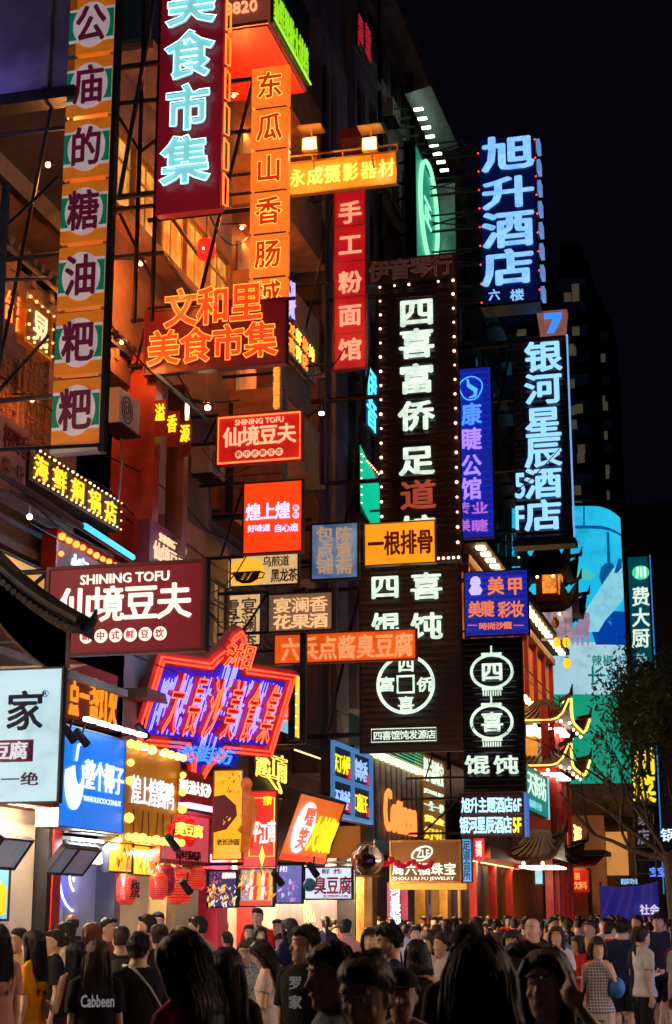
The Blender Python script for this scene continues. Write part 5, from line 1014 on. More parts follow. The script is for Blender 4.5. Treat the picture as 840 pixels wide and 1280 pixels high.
def food(s, fx0, fy0, fx1, fy1, cols, n=26):
    (x0, z1), (x1, z0) = s.fr(fx0, fy0), s.fr(fx1, fy1); bs = {}
    for k in range(n):
        c = rf.randrange(len(cols)); b = bs.setdefault(c, MB()); x = rf.uniform(x0, x1); z = rf.uniform(z0, z1); a = rf.uniform(-.9, .9); L = (x1 - x0) * rf.uniform(.05, .13)
        dx, dz = L * math.sin(a), L * math.cos(a); q = L * .35; o_ = -.003 - .0008 * k
        b.add([(x - dx - q * .4, o_, z - dz), (x - dx * .2 + q, o_, z - dz * .4), (x + dx + q * .6, o_, z + dz * .9), (x + dx - q * .5, o_, z + dz), (x - dx * .2 - q, o_, z + dz * .3)], [(0, 1, 2, 3, 4)])
    for c, b in bs.items(): b.build('food_print', cols[c], s.o, kind='stuff')
FR, FO, FW_, FY, FB = E('f_red', (.95, .06, .02), .8), E('f_orange', (1, .28, .03), .85), E('f_white', (.9, .8, .7), .9), E('f_yellow', (1, .6, .05), .9), E('f_brown', (.35, .09, .02), .5)
s = lightbox('navy menu board with red and cream skewers of food, left of two', (259, 1087, 297, 1135), 25.2, E('menu_navy', (.05, .05, .2), .6)); food(s, .1, .08, .5, .5, [FR, FO]); food(s, .05, .45, .95, .95, [FW_, FO, FY, FW_], 60); tx(s, '招牌烤串', (.5, .08, .95, .24), E_wlet, mode='fr')
s = lightbox('menu board with rows of pale skewers over a red strip, right of two', (299, 1085, 343, 1134), 25.0, E('menu_beige', (.45, .40, .38), .6)); food(s, .02, .05, .98, .78, [FW_, FO, FB, FY, FR], 60)
for k in range(2):
    for j in range(6): xq, zq = s.fr(.34 + j * .11, .45 + k * .36); MB().bar((xq, -.02, zq), (xq + .02, -.02, zq + .2), .03, 5).build('skewer_print', [FW_, FR, FY][j % 3], s.o)
MB().box(-s.w / 2 + .03, s.w / 2 - .03, -.06, -.052, .03, s.h * .16).build('red_strip', FR, s.o)
s = lightbox('blue-violet drinks poster box beside the white tofu sign', (344, 1080, 379, 1130), 26.2, E('poster_violet', (.25, .25, .75), .7, col2=(.10, .12, .4), scale=1.5)); food(s, .1, .3, .9, .9, [E('f_pink', (.9, .35, .55), .7), E('f_pale', (.6, .65, 1), .9)], 16); tx(s, '手打', (.1, .06, .45, .2), E_wlet, mode='fr')
# yellow poster, red poster, slanted orange board
s = psign('noodle_poster', 'tall yellow poster of a dark red bowl and pouring sauce', (266, 962, 304, 1075), 24.5, .12, 'poster'); panel(s, emit('poster_yellow', (1, .55, .02), .95, col2=(1, .35, .01), scale=.9), M_redp, .02); (x0, z1), (x1, z0) = s.fr(.02, .3), s.fr(.8, .7)
MB().prism([(x0, z0), (x0, z1), (x0 + .18, z1 + .03), (x1 - .02, z1 - .14), (x1, z1 - .3), (x0 + .22, z0 + .05)], -.012, -.004).build('bowl_print', E('bowl_red', (.12, .005, .01), .4), s.o); food(s, .3, .5, .95, .66, [FO, FY], 16); tx(s, '老长沙面', (.15, .77, .9, .84), mat('brown_ink', (.03, .015, .008), .5), mode='fr')
(x0, z1), (x1, z0) = s.fr(.28, .02), s.fr(.98, .26); food(s, .3, .05, .95, .26, [FW_, FB, FY], 18)
s = psign('chef_poster', 'red poster with white characters and an orange figure leaning over its left edge', (304, 988, 346, 1084), 24.3, .12, 'poster'); panel(s, emit('poster_scarlet', (.95, .03, .01), .85, col2=(.8, .015, .008), scale=.9), M_redp, .02); b = MB(); (x0, z1), (x1, z0) = s.fr(.2, .1), s.fr(.93, .86)
b.tube([(x0, -.02, z0), (x1, -.02, z0), (x1, -.02, z1), (x0, -.02, z1)], .01, 4, closed=True); b.build('gold_line', E_gold, s.o)
for k, ch in enumerate('平江南'): tx(s, ch, (.26 + k * .24, .40 + (k % 2) * .03, .50 + k * .24, .68 + (k % 2) * .03), E_wlet, mode='fr', w=.035)
b = MB(); b.prism([(x0 + .38 * s.w, z0 + .16), (x0 + .30 * s.w, z0), (x0 + .38 * s.w, z0 - .16), (x0 + .46 * s.w, z0)], -.024, -.01).build('diamond', E_gold, s.o)
a0 = s.px(306, 978); a1 = s.px(316, 1010); a2 = s.px(302, 1040); a3 = s.px(311, 1066); fo = E('figure_orange', (.9, .22, .03), .5, col2=(.35, .05, .01), scale=9)
MB().ball((a0[0] + .04, -.04, a0[1] - .03), .10, 10, 7).build('figure_head', fo, s.o, smooth=True); MB().tube([(a0[0] + .04, -.04, a0[1] - .1), (a1[0] - .02, -.05, a1[1]), (a3[0] - .06, -.04, a3[1])], [.07, .13, .07], 8).tube([(a1[0], -.06, a1[1] + .12), (a2[0] + .12, -.1, a2[1] + .15), (a2[0], -.1, a2[1])], [.07, .06, .05], 6).build('figure_body', fo, s.o, smooth=True); tx(s, '招牌', (.6, .08, .85, .2), E_ylet, mode='fr')
s = fsign('hot_snack_board', 'slanted orange board with pink-white oval character block and yellow characters', 345, 405, 988, 1078, X=-8.2, depth=.25, tilt=R(20)); panel(s, emit('tangerine_face', (1, .22, .02), .85, col2=(.9, .12, .01), scale=1.2), M_dark, .06)
ov = MB().prism([(math.cos(t) * s.w * .17 - s.w * .22, math.sin(t) * s.h * .36 + s.h * .52) for t in [k * math.pi / 12 for k in range(24)]], -.04, -.002).build('oval_block', E('lilac_white', (1, .75, .9), 1.3), s.o)
for t_, bx in (('嘿', (.20, .18, .38, .45)), ('笑', (.20, .48, .38, .78))): tx(s, t_, bx, E_redn, mode='fr', w=.04, y=-.045)
tx(s, '火辣椒', (.46, .28, .97, .80), E_ylet, mode='fr', w=.05, depth=.06); MB().box(-s.w / 2 + .08, s.w / 2 - .08, -.02, -.002, .08, s.h * .13).build('red_strip', FR, s.o)
# bulb-framed duck sign, coconut sign, dark red strip sign
s = fsign('duck_bulb_sign', 'gold sign framed by fat yellow bulbs with white raised characters', 155, 223, 924, 1052, X=-8.7, depth=.35); panel(s, emit('amber_back', (.80, .30, .02), .42, col2=(.22, .07, .005), scale=1.1, base=.3), M_gold, .06); bulbs(s, emit('fat_bulb', (1, .50, .08), 3.2), .068, .25, .06, y=-.09)
for k in range(5): xq, zq = s.fr(.18 + k * .16, .07); MB().box(xq - .04, xq + .04, -.18, -.12, zq - .02, zq + .02).build('downlight', E_warm, s.o)
for k, ch in enumerate('煌上煌酱鸭'): tx(s, ch, (.14 + k * .15, .33, .30 + k * .15, .62), E('snow_letter', (.92, .92, 1), 1.0), mode='fr', w=.03, depth=.02)
for k in range(6): xq, zq = s.fr(.2 + k * .13, .92); MB().bar((xq, -.01, zq), (xq + (.05 if k % 2 else -.04), -.01, zq + s.h * .25), .01, 4).build('shadow_rib', mat('bronze_letter', (.16, .09, .08), .5), s.o)
s = fsign('coconut_sign', 'bright blue fascia with a white coconut drawing and white characters', 76, 155, 903, 1034, X=-8.65, depth=.3); panel(s, emit('vivid_blue', (.0, .17, .95), .85, col2=(.0, .26, .9), scale=.5), M_steel, .02); wl_ = E('snow_flat', (.75, .9, 1), 1.15)
cxx, czz = -s.w * .29, s.h * .48; rx, rz = s.w * .13, s.h * .30
pts = [(cxx + rx * math.cos(t), czz + rz * math.sin(t)) for t in [math.pi * .92 + k * math.pi * 1.25 / 20 for k in range(21)]] + [(cxx + rx * .5 + rx * .55 * math.cos(t), czz + rz * .45 + rz * .62 * math.sin(t)) for t in [0 - k * math.pi * 1.0 / 12 for k in range(13)]]
MB().prism(pts, -.03, -.002).tube([(cxx + rx * .1, -.02, czz + rz * .6), (cxx + rx * .3, -.02, czz + rz * 1.15), (cxx + rx * .9, -.02, czz + rz * 1.2)], .02, 5).build('coconut_drawing', wl_, s.o)
tx(s, '整个椰子', (.36, .30, .97, .60), wl_, mode='fr', w=.04, depth=.04); tx(s, 'WHOLECOCONUT', (.36, .66, .95, .715), wl_, mode='fr', w=.0)
for k in range(5): xq, _ = s.fr(.1 + k * .2, 0); MB().box(xq - .16, xq + .16, -.35, -.28, s.h + .02, s.h + .07).build('strip_lamp', E_cool, s.o); MB().bar((xq, .0, s.h + .03), (xq, -.3, s.h + .06), .015, 4).build('lamp_arm', M_iron, s.o)
s = fsign('dark_red_fascia', 'dark red strip fascia with small white handwriting characters', 222, 266, 960, 1000, X=-8.7, depth=.2); panel(s, emit('oxblood', (.20, .01, .008), .4)); tx(s, '寨吃遍大长沙', (.02, .3, .92, .75), E_wlet, mode='fr', w=.03); MB().box(-s.w / 2, s.w / 2, -.2, -.03, -.1, -.04).build('pink_tube', E('pink_tube', (1, .35, .55), 3), s.o)
s = fsign('magenta_board', 'magenta-red stall board with red rosette and gold characters', 200, 262, 1008, 1078, X=-8.75, depth=.2); panel(s, emit('rose_face', (.85, .10, .14), .55), M_redw, .06); b = MB()
for k in range(18): b.ball((-s.w * .1 + s.w * .28 * math.cos(k * .35) * (1 - (k % 3) * .2), -.03, s.h * .62 + s.h * .22 * math.sin(k * .35) * (1 - (k % 3) * .2)), .09, 8, 5)
b.build('rosette', E('rosette_red', (.8, .01, .01), .7), s.o, kind='stuff'); tx(s, '臭豆腐', (.12, .26, .68, .5), E_gold, mode='fr', w=.02, y=-.13); tx(s, '长沙老街味道', (.30, .74, .8, .92), mat('dark_red_ink', (.12, .01, .01), .5), mode='fr')
# near white box sign at left edge
s = psign('house_sign', 'big pale blue-white light box with navy brush character, near left edge', (-95, 837, 77, 1005), 12.5, .06); panel(s, emit('pale_ice', (.58, .82, .88), .95, col2=(.50, .74, .84), scale=.5), M_steel, .015)
tx(s, '家', (10, 865, 55, 914), mat('navy_ink', (.02, .03, .12), .5), w=.02); tx(s, '豆腐', (-8, 928, 36, 950), E('plum_white', (.8, .78, .85), .8), y=-.012, w=.02); tx(s, '个一绝', (-22, 966, 50, 983), mat('plum_ink', (.22, .02, .12), .5), w=.01, gap=.1)
a_, b__ = s.px(-20, 926), s.px(41, 952); MB().box(a_[0], b__[0], -.006, -.001, b__[1], a_[1]).build('plum_plate', mat('plum_plate', (.30, .06, .12), .5), s.o); cx, cz = s.px(57, 867); MB().tube([(cx + .028 * math.cos(t), -.006, cz + .028 * math.sin(t)) for t in [k * math.pi / 8 for k in range(16)]], .003, 4, closed=True).build('mark_ring', mat('navy_ink', (.02, .03, .12), .5), s.o); tx(s, 'R', (54.5, 864, 59.5, 870), mat('navy_ink', (.02, .03, .12), .5), w=0)
MB().box(s.w / 2 + .003, s.w / 2 + .008, 0, .05, 0, s.h).build('side_plate', M_dark, s.o)
# ------------------------------------------------------------------ individual lamps and lanterns
t = thing('lantern', 'single red hanging lantern high beside the gold windows', 'lantern', PY(258, 312, 23)); MB().loft([(0, 0, -.17, .09, .09), (0, 0, -.14, .14, .14), (0, 0, 0, .155, .155), (0, 0, .14, .14, .14), (0, 0, .18, .09, .09)], 14).build('shade', E('lantern_red', (1, .03, .015), .9), t, smooth=True); MB().box(-.05, .05, -.05, .05, .18, .22).build('cap', M_gold, t); MB().bar((0, 0, .2), (0, 0, 1.2), .01, 4).build('cord', M_iron, t); MB().ball((0, -.15, -.04), .02, 6, 4).build('hot_spot', E_white, t)
spot('floodlight', 'small white floodlight beaming left of the small tofu sign', PY(261, 508, 23.6), PY(215, 560, 22), (1, .7, .4), 60, arm=PY(232, 500, 24))
spot('street_lamp', 'hooded black wall lamp above the right end of the small tofu sign', PY(402, 513, 27), PY(400, 600, 26.5), (1, .75, .7), 25, arm=PY(385, 520, 28))
t = thing('bulb_lamp', 'single pinkish bulb hanging under the long black gold-character sign', 'lamp', PY(37, 646, 17)); MB().ball((0, 0, 0), .035, 8, 6).build('bulb', E('pink_bulb', (1, .6, .5), 12), t); MB().bar((0, 0, .03), (0, 0, .15), .012, 5).build('cord', M_iron, t); lamp_light(t, (0, -.1, -.05), (1, .6, .45), 25)
t = thing('bulb_lamp', 'tiny orange wall lamp under the violet hoarding', 'lamp', PY(60, 206, 16.4)); MB().ball((0, 0, 0), .035, 8, 6).build('bulb', E_warm, t); lamp_light(t, (0, .5, -.15), (1, .35, .08), 90); MB().bar((0, 0, 0), (.25, 0, .02), .012, 5).build('stem', M_iron, t)
for i, (x, y, X_, pw, lab) in enumerate(((112, 352, -8.85, 60, 'small warm lamp under the tiled eave behind the snack boards'), (152, 428, -8.85, 60, 'small warm lamp under the eave end right of the snack boards'), (176, 330, -8.5, 70, 'added shaded wall lamp low on the tan wall under the gold windows'), (292, 120, -8.0, 260, 'added warm lamp under the balcony beside the orange box stack'), (302, 285, -8.0, 200, 'added warm lamp under the lower balcony left of the orange stack'), (330, 500, -9.0, 60, 'added warm lamp on the plank wall under the red neon board'), (40, 500, -8.9, 40, 'added warm lamp by the lattice windows'))):  # all but the two eave lamps are added to brighten dark fronts
    t = thing('wall_lamp', lab, 'lamp', PX(x, y, X_), group='warm wall lamps'); MB().ball((0, 0, 0), .03, 8, 6).build('bulb', E_warm, t); MB().loft([(0, 0, .03, .09, .09), (0, 0, .09, .03, .03)], 10).build('shade', M_iron, t); MB().bar((0, 0, .08), (-.4, 0, .12), .012, 5).build('arm', M_iron, t); lamp_light(t, (.12, 0, -.06), (1, .24, .045), pw * .6)
for i, (x, y, Y) in enumerate(((86, 917, 19.0), (102, 922, 19.6), (178, 914, 21.5), (215, 1053, 22), (232, 1108, 23), (347, 1098, 24.5), (391, 1087, 24.8))):
    t = thing('spotlight', ['left of the pair of black spotlights above the blue fascia', 'right of the pair of black spotlights above the blue fascia', 'small black spotlight under the left end of the neon plaque', 'black spotlight in front of the magenta board', 'black spotlight above the red lanterns', 'small spotlight on the drinks poster box', 'small spotlight hanging before the white tofu sign'][i], 'lamp', PY(x, y, Y))
    q = Vector((.25, .5, -.5)).normalized().to_track_quat('Z', 'Y').to_matrix().to_4x4(); b = MB().loft([(0, 0, -.13, .05, .05), (0, 0, .13, .06, .06)], 10); b.v = [tuple(q @ Vector(v)) for v in b.v]; b.build('barrel', M_iron, t); MB().bar((0, 0, 0), (0, .1, .2), .015, 5).build('arm', M_iron, t)
# ------------------------------------------------------------------ near tiled canopy above the white box
CN = Bld('tiled_canopy', 'near dark tiled canopy with upturned corner and slatted wooden skirt, left edge', 'canopy', (-6.5, 14, 3.5))
P0, P1 = PY(-40, 668, 12.8), PY(104, 783, 12.8)
n = 10; vs = []; 
for k in range(n + 1):
    f = k / n; x = P0.x + (P1.x - P0.x) * f; z = P0.z + (P1.z - P0.z) * (f + .10 * math.sin(math.pi * f))
    vs += [(x, 12.7, z), (x, 13.05, z + .02), (x, 12.7, z - .07), (x, 13.05, z - .09)]
CN.part('roof_slab', MB().add(vs, [(4 * k, 4 * k + 4, 4 * k + 5, 4 * k + 1) for k in range(n)] + [(4 * k + 2, 4 * k + 3, 4 * k + 7, 4 * k + 6) for k in range(n)] + [(4 * k, 4 * k + 2, 4 * k + 6, 4 * k + 4) for k in range(n)] + [(4 * n, 4 * n + 2, 4 * n + 3, 4 * n + 1)]), M_tile)
b = MB(); 
for k in range(17): b.tube([(vs[0][0], 12.70 + k * .02, P0.z + .05)] + [(vs[4 * j][0], 12.70 + k * .02, vs[4 * j][2] + .05) for j in range(1, n + 1)], .05, 6)
for k in range(22):
    f = (k + .5) / 22; x = P0.x + (P1.x - P0.x) * f; z = P0.z + (P1.z - P0.z) * (f + .10 * math.sin(math.pi * f)); b.tube([(x, 12.64, z - .07), (x, 12.9, z - .03)], .032, 6)
CN.part('roof_tiles', b, M_tile, kind='stuff'); CN.part('corner_horn', MB().tube([P1 + Vector((-.1, 0, 0)), P1 + Vector((.04, -.02, .0)), P1 + Vector((.11, -.03, .05)), P1 + Vector((.13, -.03, .14))], [.05, .05, .035, .012], 8), M_tile)
for k in range(34):
    f = k / 33; x = P0.x + (P1.x - .25 - P0.x) * f; zt = P0.z + (P1.z - P0.z) * (f * .9 + .10 * math.sin(math.pi * f)) - .10; CN.box('skirt_slat', (x, x + .055, 12.95, 12.99, max(3.82, zt - .42), zt), mat('skirt_wood', (.20, .12, .07), .7, stretch=(8, 8, 1)))
lb = PY(-95, 808, 12.9); CN.part('light_soffit', MB().add([(lb.x, 12.6, 3.80), (PY(77, 836, 12.6).x, 12.6, 3.80), (PY(77, 836, 12.6).x - .1, 13.4, 3.98), (lb.x, 13.4, 4.0)], [(0, 1, 2, 3)]), M_white)
# ------------------------------------------------------------------ ground floor shops
def shop(name, label, xL, xR, m_wall, power, col, ceil_z=3.3, depth_=3.5, X=-9.3, lamp=4.0, pk=1.0):
    ya, yb_ = PX(xL, 1120, X).y, PX(xR, 1120, X).y; B = Bld(name, label, 'shop', (X, (ya + yb_) / 2, 0))
    B.box('back_wall', (X - depth_ - .1, X - depth_, ya, yb_, 0, ceil_z), m_wall); B.box('near_wall', (X - depth_, X, ya, ya + .08, 0, ceil_z), m_wall); B.box('far_wall', (X - depth_, X, yb_ - .08, yb_, 0, ceil_z), m_wall)
    B.box('ceiling', (X - depth_, X, ya, yb_, ceil_z, ceil_z + .08), m_wall); B.box('fascia', (X - .1, X + .28, ya, yb_, ceil_z + .09, ceil_z + .5), mat('fascia_grey', (.35, .36, .38), .5))
    rs = random.Random(name); jr = MB(); bx = MB()
    B.box('goods_shelf', (X - 1.3, X - 1.0, ya + .3, yb_ - .3, 1.62, 1.66), M_wood)
    for k in range(int((yb_ - ya - .8) / .17)):
        y = ya + .4 + k * .17
        if rs.random() < .5: jr.loft([(X - 1.15, y, 1.66, .05, .05), (X - 1.15, y, 1.66 + rs.uniform(.14, .26), .05, .05), (X - 1.15, y, 1.95, .02, .02)], 8)
        else: h_ = rs.uniform(.1, .3); bx.box(X - 1.25, X - 1.05, y - .07, y + .07, 1.662, 1.66 + h_)
    B.part('jars', jr, mat('amber_jar', (.5, .2, .05), .25), kind='stuff'); B.part('goods', bx, mat('pack_red', (.6, .12, .06), .5), kind='stuff')
    for k in range(2): B.box('ceiling_light', (X - .8 - k * 1.4, X - .5 - k * 1.4, ya + .5, yb_ - .5, ceil_z - .05, ceil_z - .003), emit('ceil_' + name, col, lamp))
    B.box('front_light', (X + .30, X + .34, ya + .2, yb_ - .2, ceil_z + .0, ceil_z + .04), emit('front_' + name, col, 3))
    for sgn, pw in ((1, 135), (-1, 26)):
        l = bpy.data.lights.new('strip_light', 'AREA'); l.shape = 'RECTANGLE'; l.size = .15; l.size_y = yb_ - ya - .4; l.color = col; l.energy = pw * (yb_ - ya) * pk
        o = bpy.data.objects.new('strip_light', l); COL.objects.link(o); o.parent = B.o; o.location = (.36 if sgn > 0 else .42, 0, ceil_z - .03); o.rotation_euler = (0, R(-38 if sgn > 0 else 34), 0)
    return B, ya, yb_
B, ya, yb_ = shop('tea_shop', 'warm beige shop interior with red door post at the left edge', -90, 50, M_cream, 0, (1, .74, .5), 3.15, pk=1.8)
B.box('door_post', (-9.3, -9.0, yb_ - .28, yb_ - .02, 0, 3.1), M_redw); B.box('post_shade', (-9.3, -9.02, yb_ - .42, yb_ - .29, 0, 3.1), M_iron); B.box('lit_fascia', (-9.2, -8.85, ya, yb_ + .1, 3.24, 3.55), emit('ember_fascia', (1, .3, .05), .9, col2=(.6, .12, .02), scale=3)); B.box('canopy_front', (-9.3, -8.7, ya, yb_ + .1, 3.1, 3.235), mat('orange_trim', (.6, .15, .04), .4))
MBs = MB(); 
B.box('front_wall', (-9.29, -9.2, ya + 1.5, yb_ - .45, 0, 3.09), M_cream)
s = fsign('drinks_screen', 'portrait screen showing blue sky over yellow at the left edge', -25, 12, 1046, 1152, X=-9.1, depth=.08, cat='screen'); panel(s, E('sky_print', (.25, .6, .85), .9), M_iron, .03); (x0, z1), (x1, z0) = s.fr(.1, .5), s.fr(.9, .92); MB().prism([(x0, z0), (x1, z0), (x1, z1 - .1), (x1 - .2, z1 - .02), (x0 + .3, z1 - .15), (x0, z1 - .3)], -.01, -.002).build('yellow_print', E('yolk_print', (1, .62, .02), .95), s.o)
s = fsign('tilted_screen', 'dark tilted tv screen hanging over the left edge shop', -20, 18, 1046, 1085, X=-8.8, depth=.06, tilt=R(35), cat='screen'); panel(s, emit('dark_screen', (.05, .06, .10), .5, col2=(.3, .3, .35), scale=3, p=(.5, .8)), M_iron, .03)
B, ya, yb_ = shop('coconut_shop', 'white coconut drink shop with neon ring logo on its back wall', 52, 123, M_white, 0, (.85, .92, 1), 2.75, lamp=1.6, pk=.35)
B.box('lintel', (-9.3, -8.75, ya, yb_ + .1, 2.84, 3.0), M_steel); B.box('front_wall', (-9.9, -9.8, ya + .1, yb_ - .1, 0, 2.7), M_white)
for k in range(8):
    y = ya + .25 + k * (yb_ - ya - .4) / 8; B.part('can_lamp', MB().tube([(-9.12, y, 2.76), (-9.10, y + .02, 2.68), (-9.04, y + .05, 2.45)], [.03, .08, .08], 10), mat('can_grey', (.30, .27, .25), .5))
cx, cy_, cz_ = -9.78, (ya + yb_) / 2 + .05, PX(92, 1095, -9.75).z; cy_ = PX(92, 1095, -9.75).y
for r_, a0, a1 in ((.52, 0, 6.283), (.26, 0, 6.283), (.16, 3.3, 6.2)):
    B.part('neon_ring', MB().tube([(cx + .12, cy_ + r_ * 1.35 * math.cos(t), cz_ + r_ * math.sin(t)) for t in [a0 + (a1 - a0) * k / 28 for k in range(28 if a1 > 6.25 else 29)]], .016, 5, closed=a1 > 6.25), E('ring_violet', (.6, .6, 1), 3))
db = MB().loft([(0, 0, 0, .50, .50 * 1.0), (0, 0, .02, .5, .5)], 28); db.v = [(cx + .01 + z, cy_ + x * 1.35, cz_ + y) for x, y, z in db.v]; B.part('logo_disc', db, emit('disc_lilac', (.22, .22, .95), .55, base=.5)); B.box('blue_notice', (-9.79, -9.7, ya + .15, ya + .75, 2.0, 2.3), E('notice_blue', (.01, .09, .75), .7))
B.box('counter', (-9.2, -8.9, ya + .2, yb_ - .3, 0, 1.05), M_white); B.box('post', (-9.3, -9.0, yb_ - .12, yb_ + .08, 0, 2.83), M_steel)
for k, (a, b) in enumerate(((57, 76), (76, 103))): 
    s = fsign('tv_screen', ['left', 'right'][k] + ' of two grey tilted menu screens hanging in the white coconut shop', a, b, 1058 + k * 2, 1092 + k, X=-8.95, depth=.06, tilt=R(38), cat='screen', group='tilted menu screens'); panel(s, emit('screen_grey', (.25, .30, .42), .4, col2=(.05, .07, .12), scale=1.2), M_iron, .025)
B, ya, yb_ = shop('grill_shop', 'warm grill shop interior under yellow food posters', 124, 200, M_cream, 0, (1, .75, .5), 2.7, lamp=5)
B.box('counter', (-9.2, -8.8, ya + .2, yb_ - .3, 0, 1.1), M_redp); B.box('column', (-9.3, -9.0, yb_ - .5, yb_ - .1, 0, 2.7), mat('pale_yellow', (.7, .55, .25), .6)); B.box('column', (-9.3, -9.05, ya + .02, ya + .2, 0, 2.7), M_redp)
s = fsign('food_poster', 'yellow poster with grilled squid strips, left of the pair over the grill shop', 135, 165, 1051, 1090, X=-8.9, depth=.08, cat='poster'); panel(s, E('poster_yolk', (1, .62, .03), .95), M_iron, .02); food(s, .3, .1, .95, .85, [FO, FR, FB, FO], 40)
s = fsign('food_poster', 'yellow poster with white bowl and orange noodles, right of the pair over the grill shop', 166, 195, 1055, 1094, X=-8.9, depth=.08, cat='poster'); panel(s, E('poster_yolk', (1, .62, .03), .95), M_iron, .02); food(s, .2, .3, .9, .95, [FO, FW_, FR, FO], 44)
B, ya, yb_ = shop('red_stall', 'magenta-red stall with shelves and hanging red lanterns', 200, 262, M_cream, 0, (1, .8, .6), 2.75, lamp=5)
B.box('front_beam', (-9.3, -8.9, ya, yb_, 2.5, 2.82), mat('magenta_paint', (.55, .02, .09), .4)); B.box('front_post', (-9.3, -8.95, yb_ - .6, yb_ - .05, 0, 2.5), mat('magenta_paint', (.55, .02, .09), .4)); B.box('shelf', (-9.8, -9.5, ya + .2, yb_ - .7, 1.5, 1.54), M_iron); B.box('counter', (-9.2, -8.8, ya + .1, yb_ - .7, 0, 1.1), M_cream)
for i, (x, y, sc) in enumerate(((158, 1112, .8), (198, 1108, .75), (224, 1108, 1.05), (205, 1100, .9), (247, 1098, .7))):
    t = thing('lantern', ['red lantern with dark characters under the yellow food posters', 'red lantern with metal rim between grill shop and stall', 'largest red lantern with gold rims under the magenta board', 'dark crimson lantern half hidden behind the largest one', 'small crimson lantern right of the largest one'][i], 'lantern', PX(x, y, -8.7 + .1 * (i % 2)), group='red lanterns at the stalls'); t.scale = (sc,) * 3
    MB().loft([(0, 0, -.24, .12, .12), (0, 0, -.19, .17, .17), (0, 0, 0, .19, .19), (0, 0, .19, .17, .17), (0, 0, .24, .12, .12)], 16).build('shade', E('lantern_glow', (1, .07, .03), .75, col2=(.55, .01, .01), scale=3) if i != 3 else E('lantern_dull', (.45, .01, .05), .4), t, smooth=True)
    for k_ in range(9):
        zz_ = -.16 + .04 * k_; rr_ = .19 - .02 * (zz_ / .19) ** 2; MB().tube([(rr_ * math.cos(a_), rr_ * math.sin(a_), zz_) for a_ in [q_ * .449 for q_ in range(14)]], .006, 4, closed=True).build('rib', mat('rib_red', (.25, .01, .01), .5), t)
    for z in (-.26, .24): MB().loft([(0, 0, z, .12, .12), (0, 0, z + .03, .12, .12)], 14).build('rim', M_gold, t)
    MB().bar((0, 0, .25), (0, 0, .55), .01, 4).build('cord', M_iron, t)
    if i == 0: o = link('character', glyph('烧', 'solid', .02, .01), mat('brown_ink', (.03, .015, .008), .5), t, loc=(.19, -.08, 0)); o.rotation_euler = (0, 0, R(60)); o.scale = (.2, 1, .3)
B, ya, yb_ = shop('vendor_stall', 'brightly lit skewer stall with red frame and ladles hanging at the back', 262, 346, M_cream, 0, (1, .62, .35), 2.8, lamp=6)
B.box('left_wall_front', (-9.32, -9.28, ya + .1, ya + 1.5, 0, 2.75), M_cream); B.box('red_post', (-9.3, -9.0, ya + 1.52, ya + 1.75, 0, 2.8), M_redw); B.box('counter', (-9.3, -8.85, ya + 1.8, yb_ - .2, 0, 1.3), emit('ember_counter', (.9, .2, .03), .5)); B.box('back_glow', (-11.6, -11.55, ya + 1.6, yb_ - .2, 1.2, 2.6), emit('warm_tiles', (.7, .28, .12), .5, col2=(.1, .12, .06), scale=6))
for k in range(9): B.part('ladle', MB().bar((-10.6, ya + 1.9 + k * .28, 2.7), (-10.6, ya + 1.9 + k * .28, 2.25), .015, 5).ball((-10.6, ya + 1.9 + k * .28, 2.2), .06, 8, 5), M_gold)
B, ya, yb_ = shop('snack_shop', 'narrow snack shop with tan wall behind the white tofu sign', 347, 440, M_tan, 0, (1, .7, .45), 3.0, lamp=3.5)
B.box('counter', (-9.2, -8.8, ya + .2, yb_ - .3, 0, 1.1), M_wood); B.box('glass_door', (-9.3, -9.22, yb_ - 1.6, yb_ - .2, 0, 2.6), glass()); o_ = MB()
for k in range(5): o_.tube([(-9.15, ya + 1.2 + k * .25, 2.2 - .1 * k), (-9.15, ya + 1.5 + k * .2, 1.6)], .012, 4)
B.part('green_neon', o_, E('green_script', (.25, .9, .2), 2.4), kind='stuff')
BK = Bld('brown_fascia', 'plain copper-brown lit fascia panel above the white tofu sign', 'fascia', (-8.7, 33, 3)); a, b = PY(402, 1033, 31), PY(452, 1072, 31); BK.box('panel', (a.x, b.x, 31, 31.3, b.z, a.z), emit('copper', (.45, .16, .04), .45, col2=(.28, .08, .02), scale=.8)); BK.box('edge', (b.x, b.x + .12, 30.9, 31.5, b.z, a.z), M_dark); BK.box('bracket', (-9.1, a.x, 31.05, 31.2, b.z + .2, b.z + .3), M_iron)
B, ya, yb_ = shop('jewelry_shop', 'jewelry shop with gold mirrored columns and glowing showcases', 441, 575, M_tan, 0, (1, .62, .3), 3.4, lamp=3, pk=.5)
for k in range(4): B.box('gold_column', (-9.3, -9.0, ya + .4 + k * 3.4, ya + .9 + k * 3.4, 0, 3.4), M_gold)
B.box('showcase', (-9.2, -8.8, ya + 1.2, yb_ - 3, 0, 1.1), emit('case_glow', (1, .5, .15), .8)); B.box('dark_door', (-9.3, -9.25, ya + 8, ya + 11, 0, 2.9), glass())
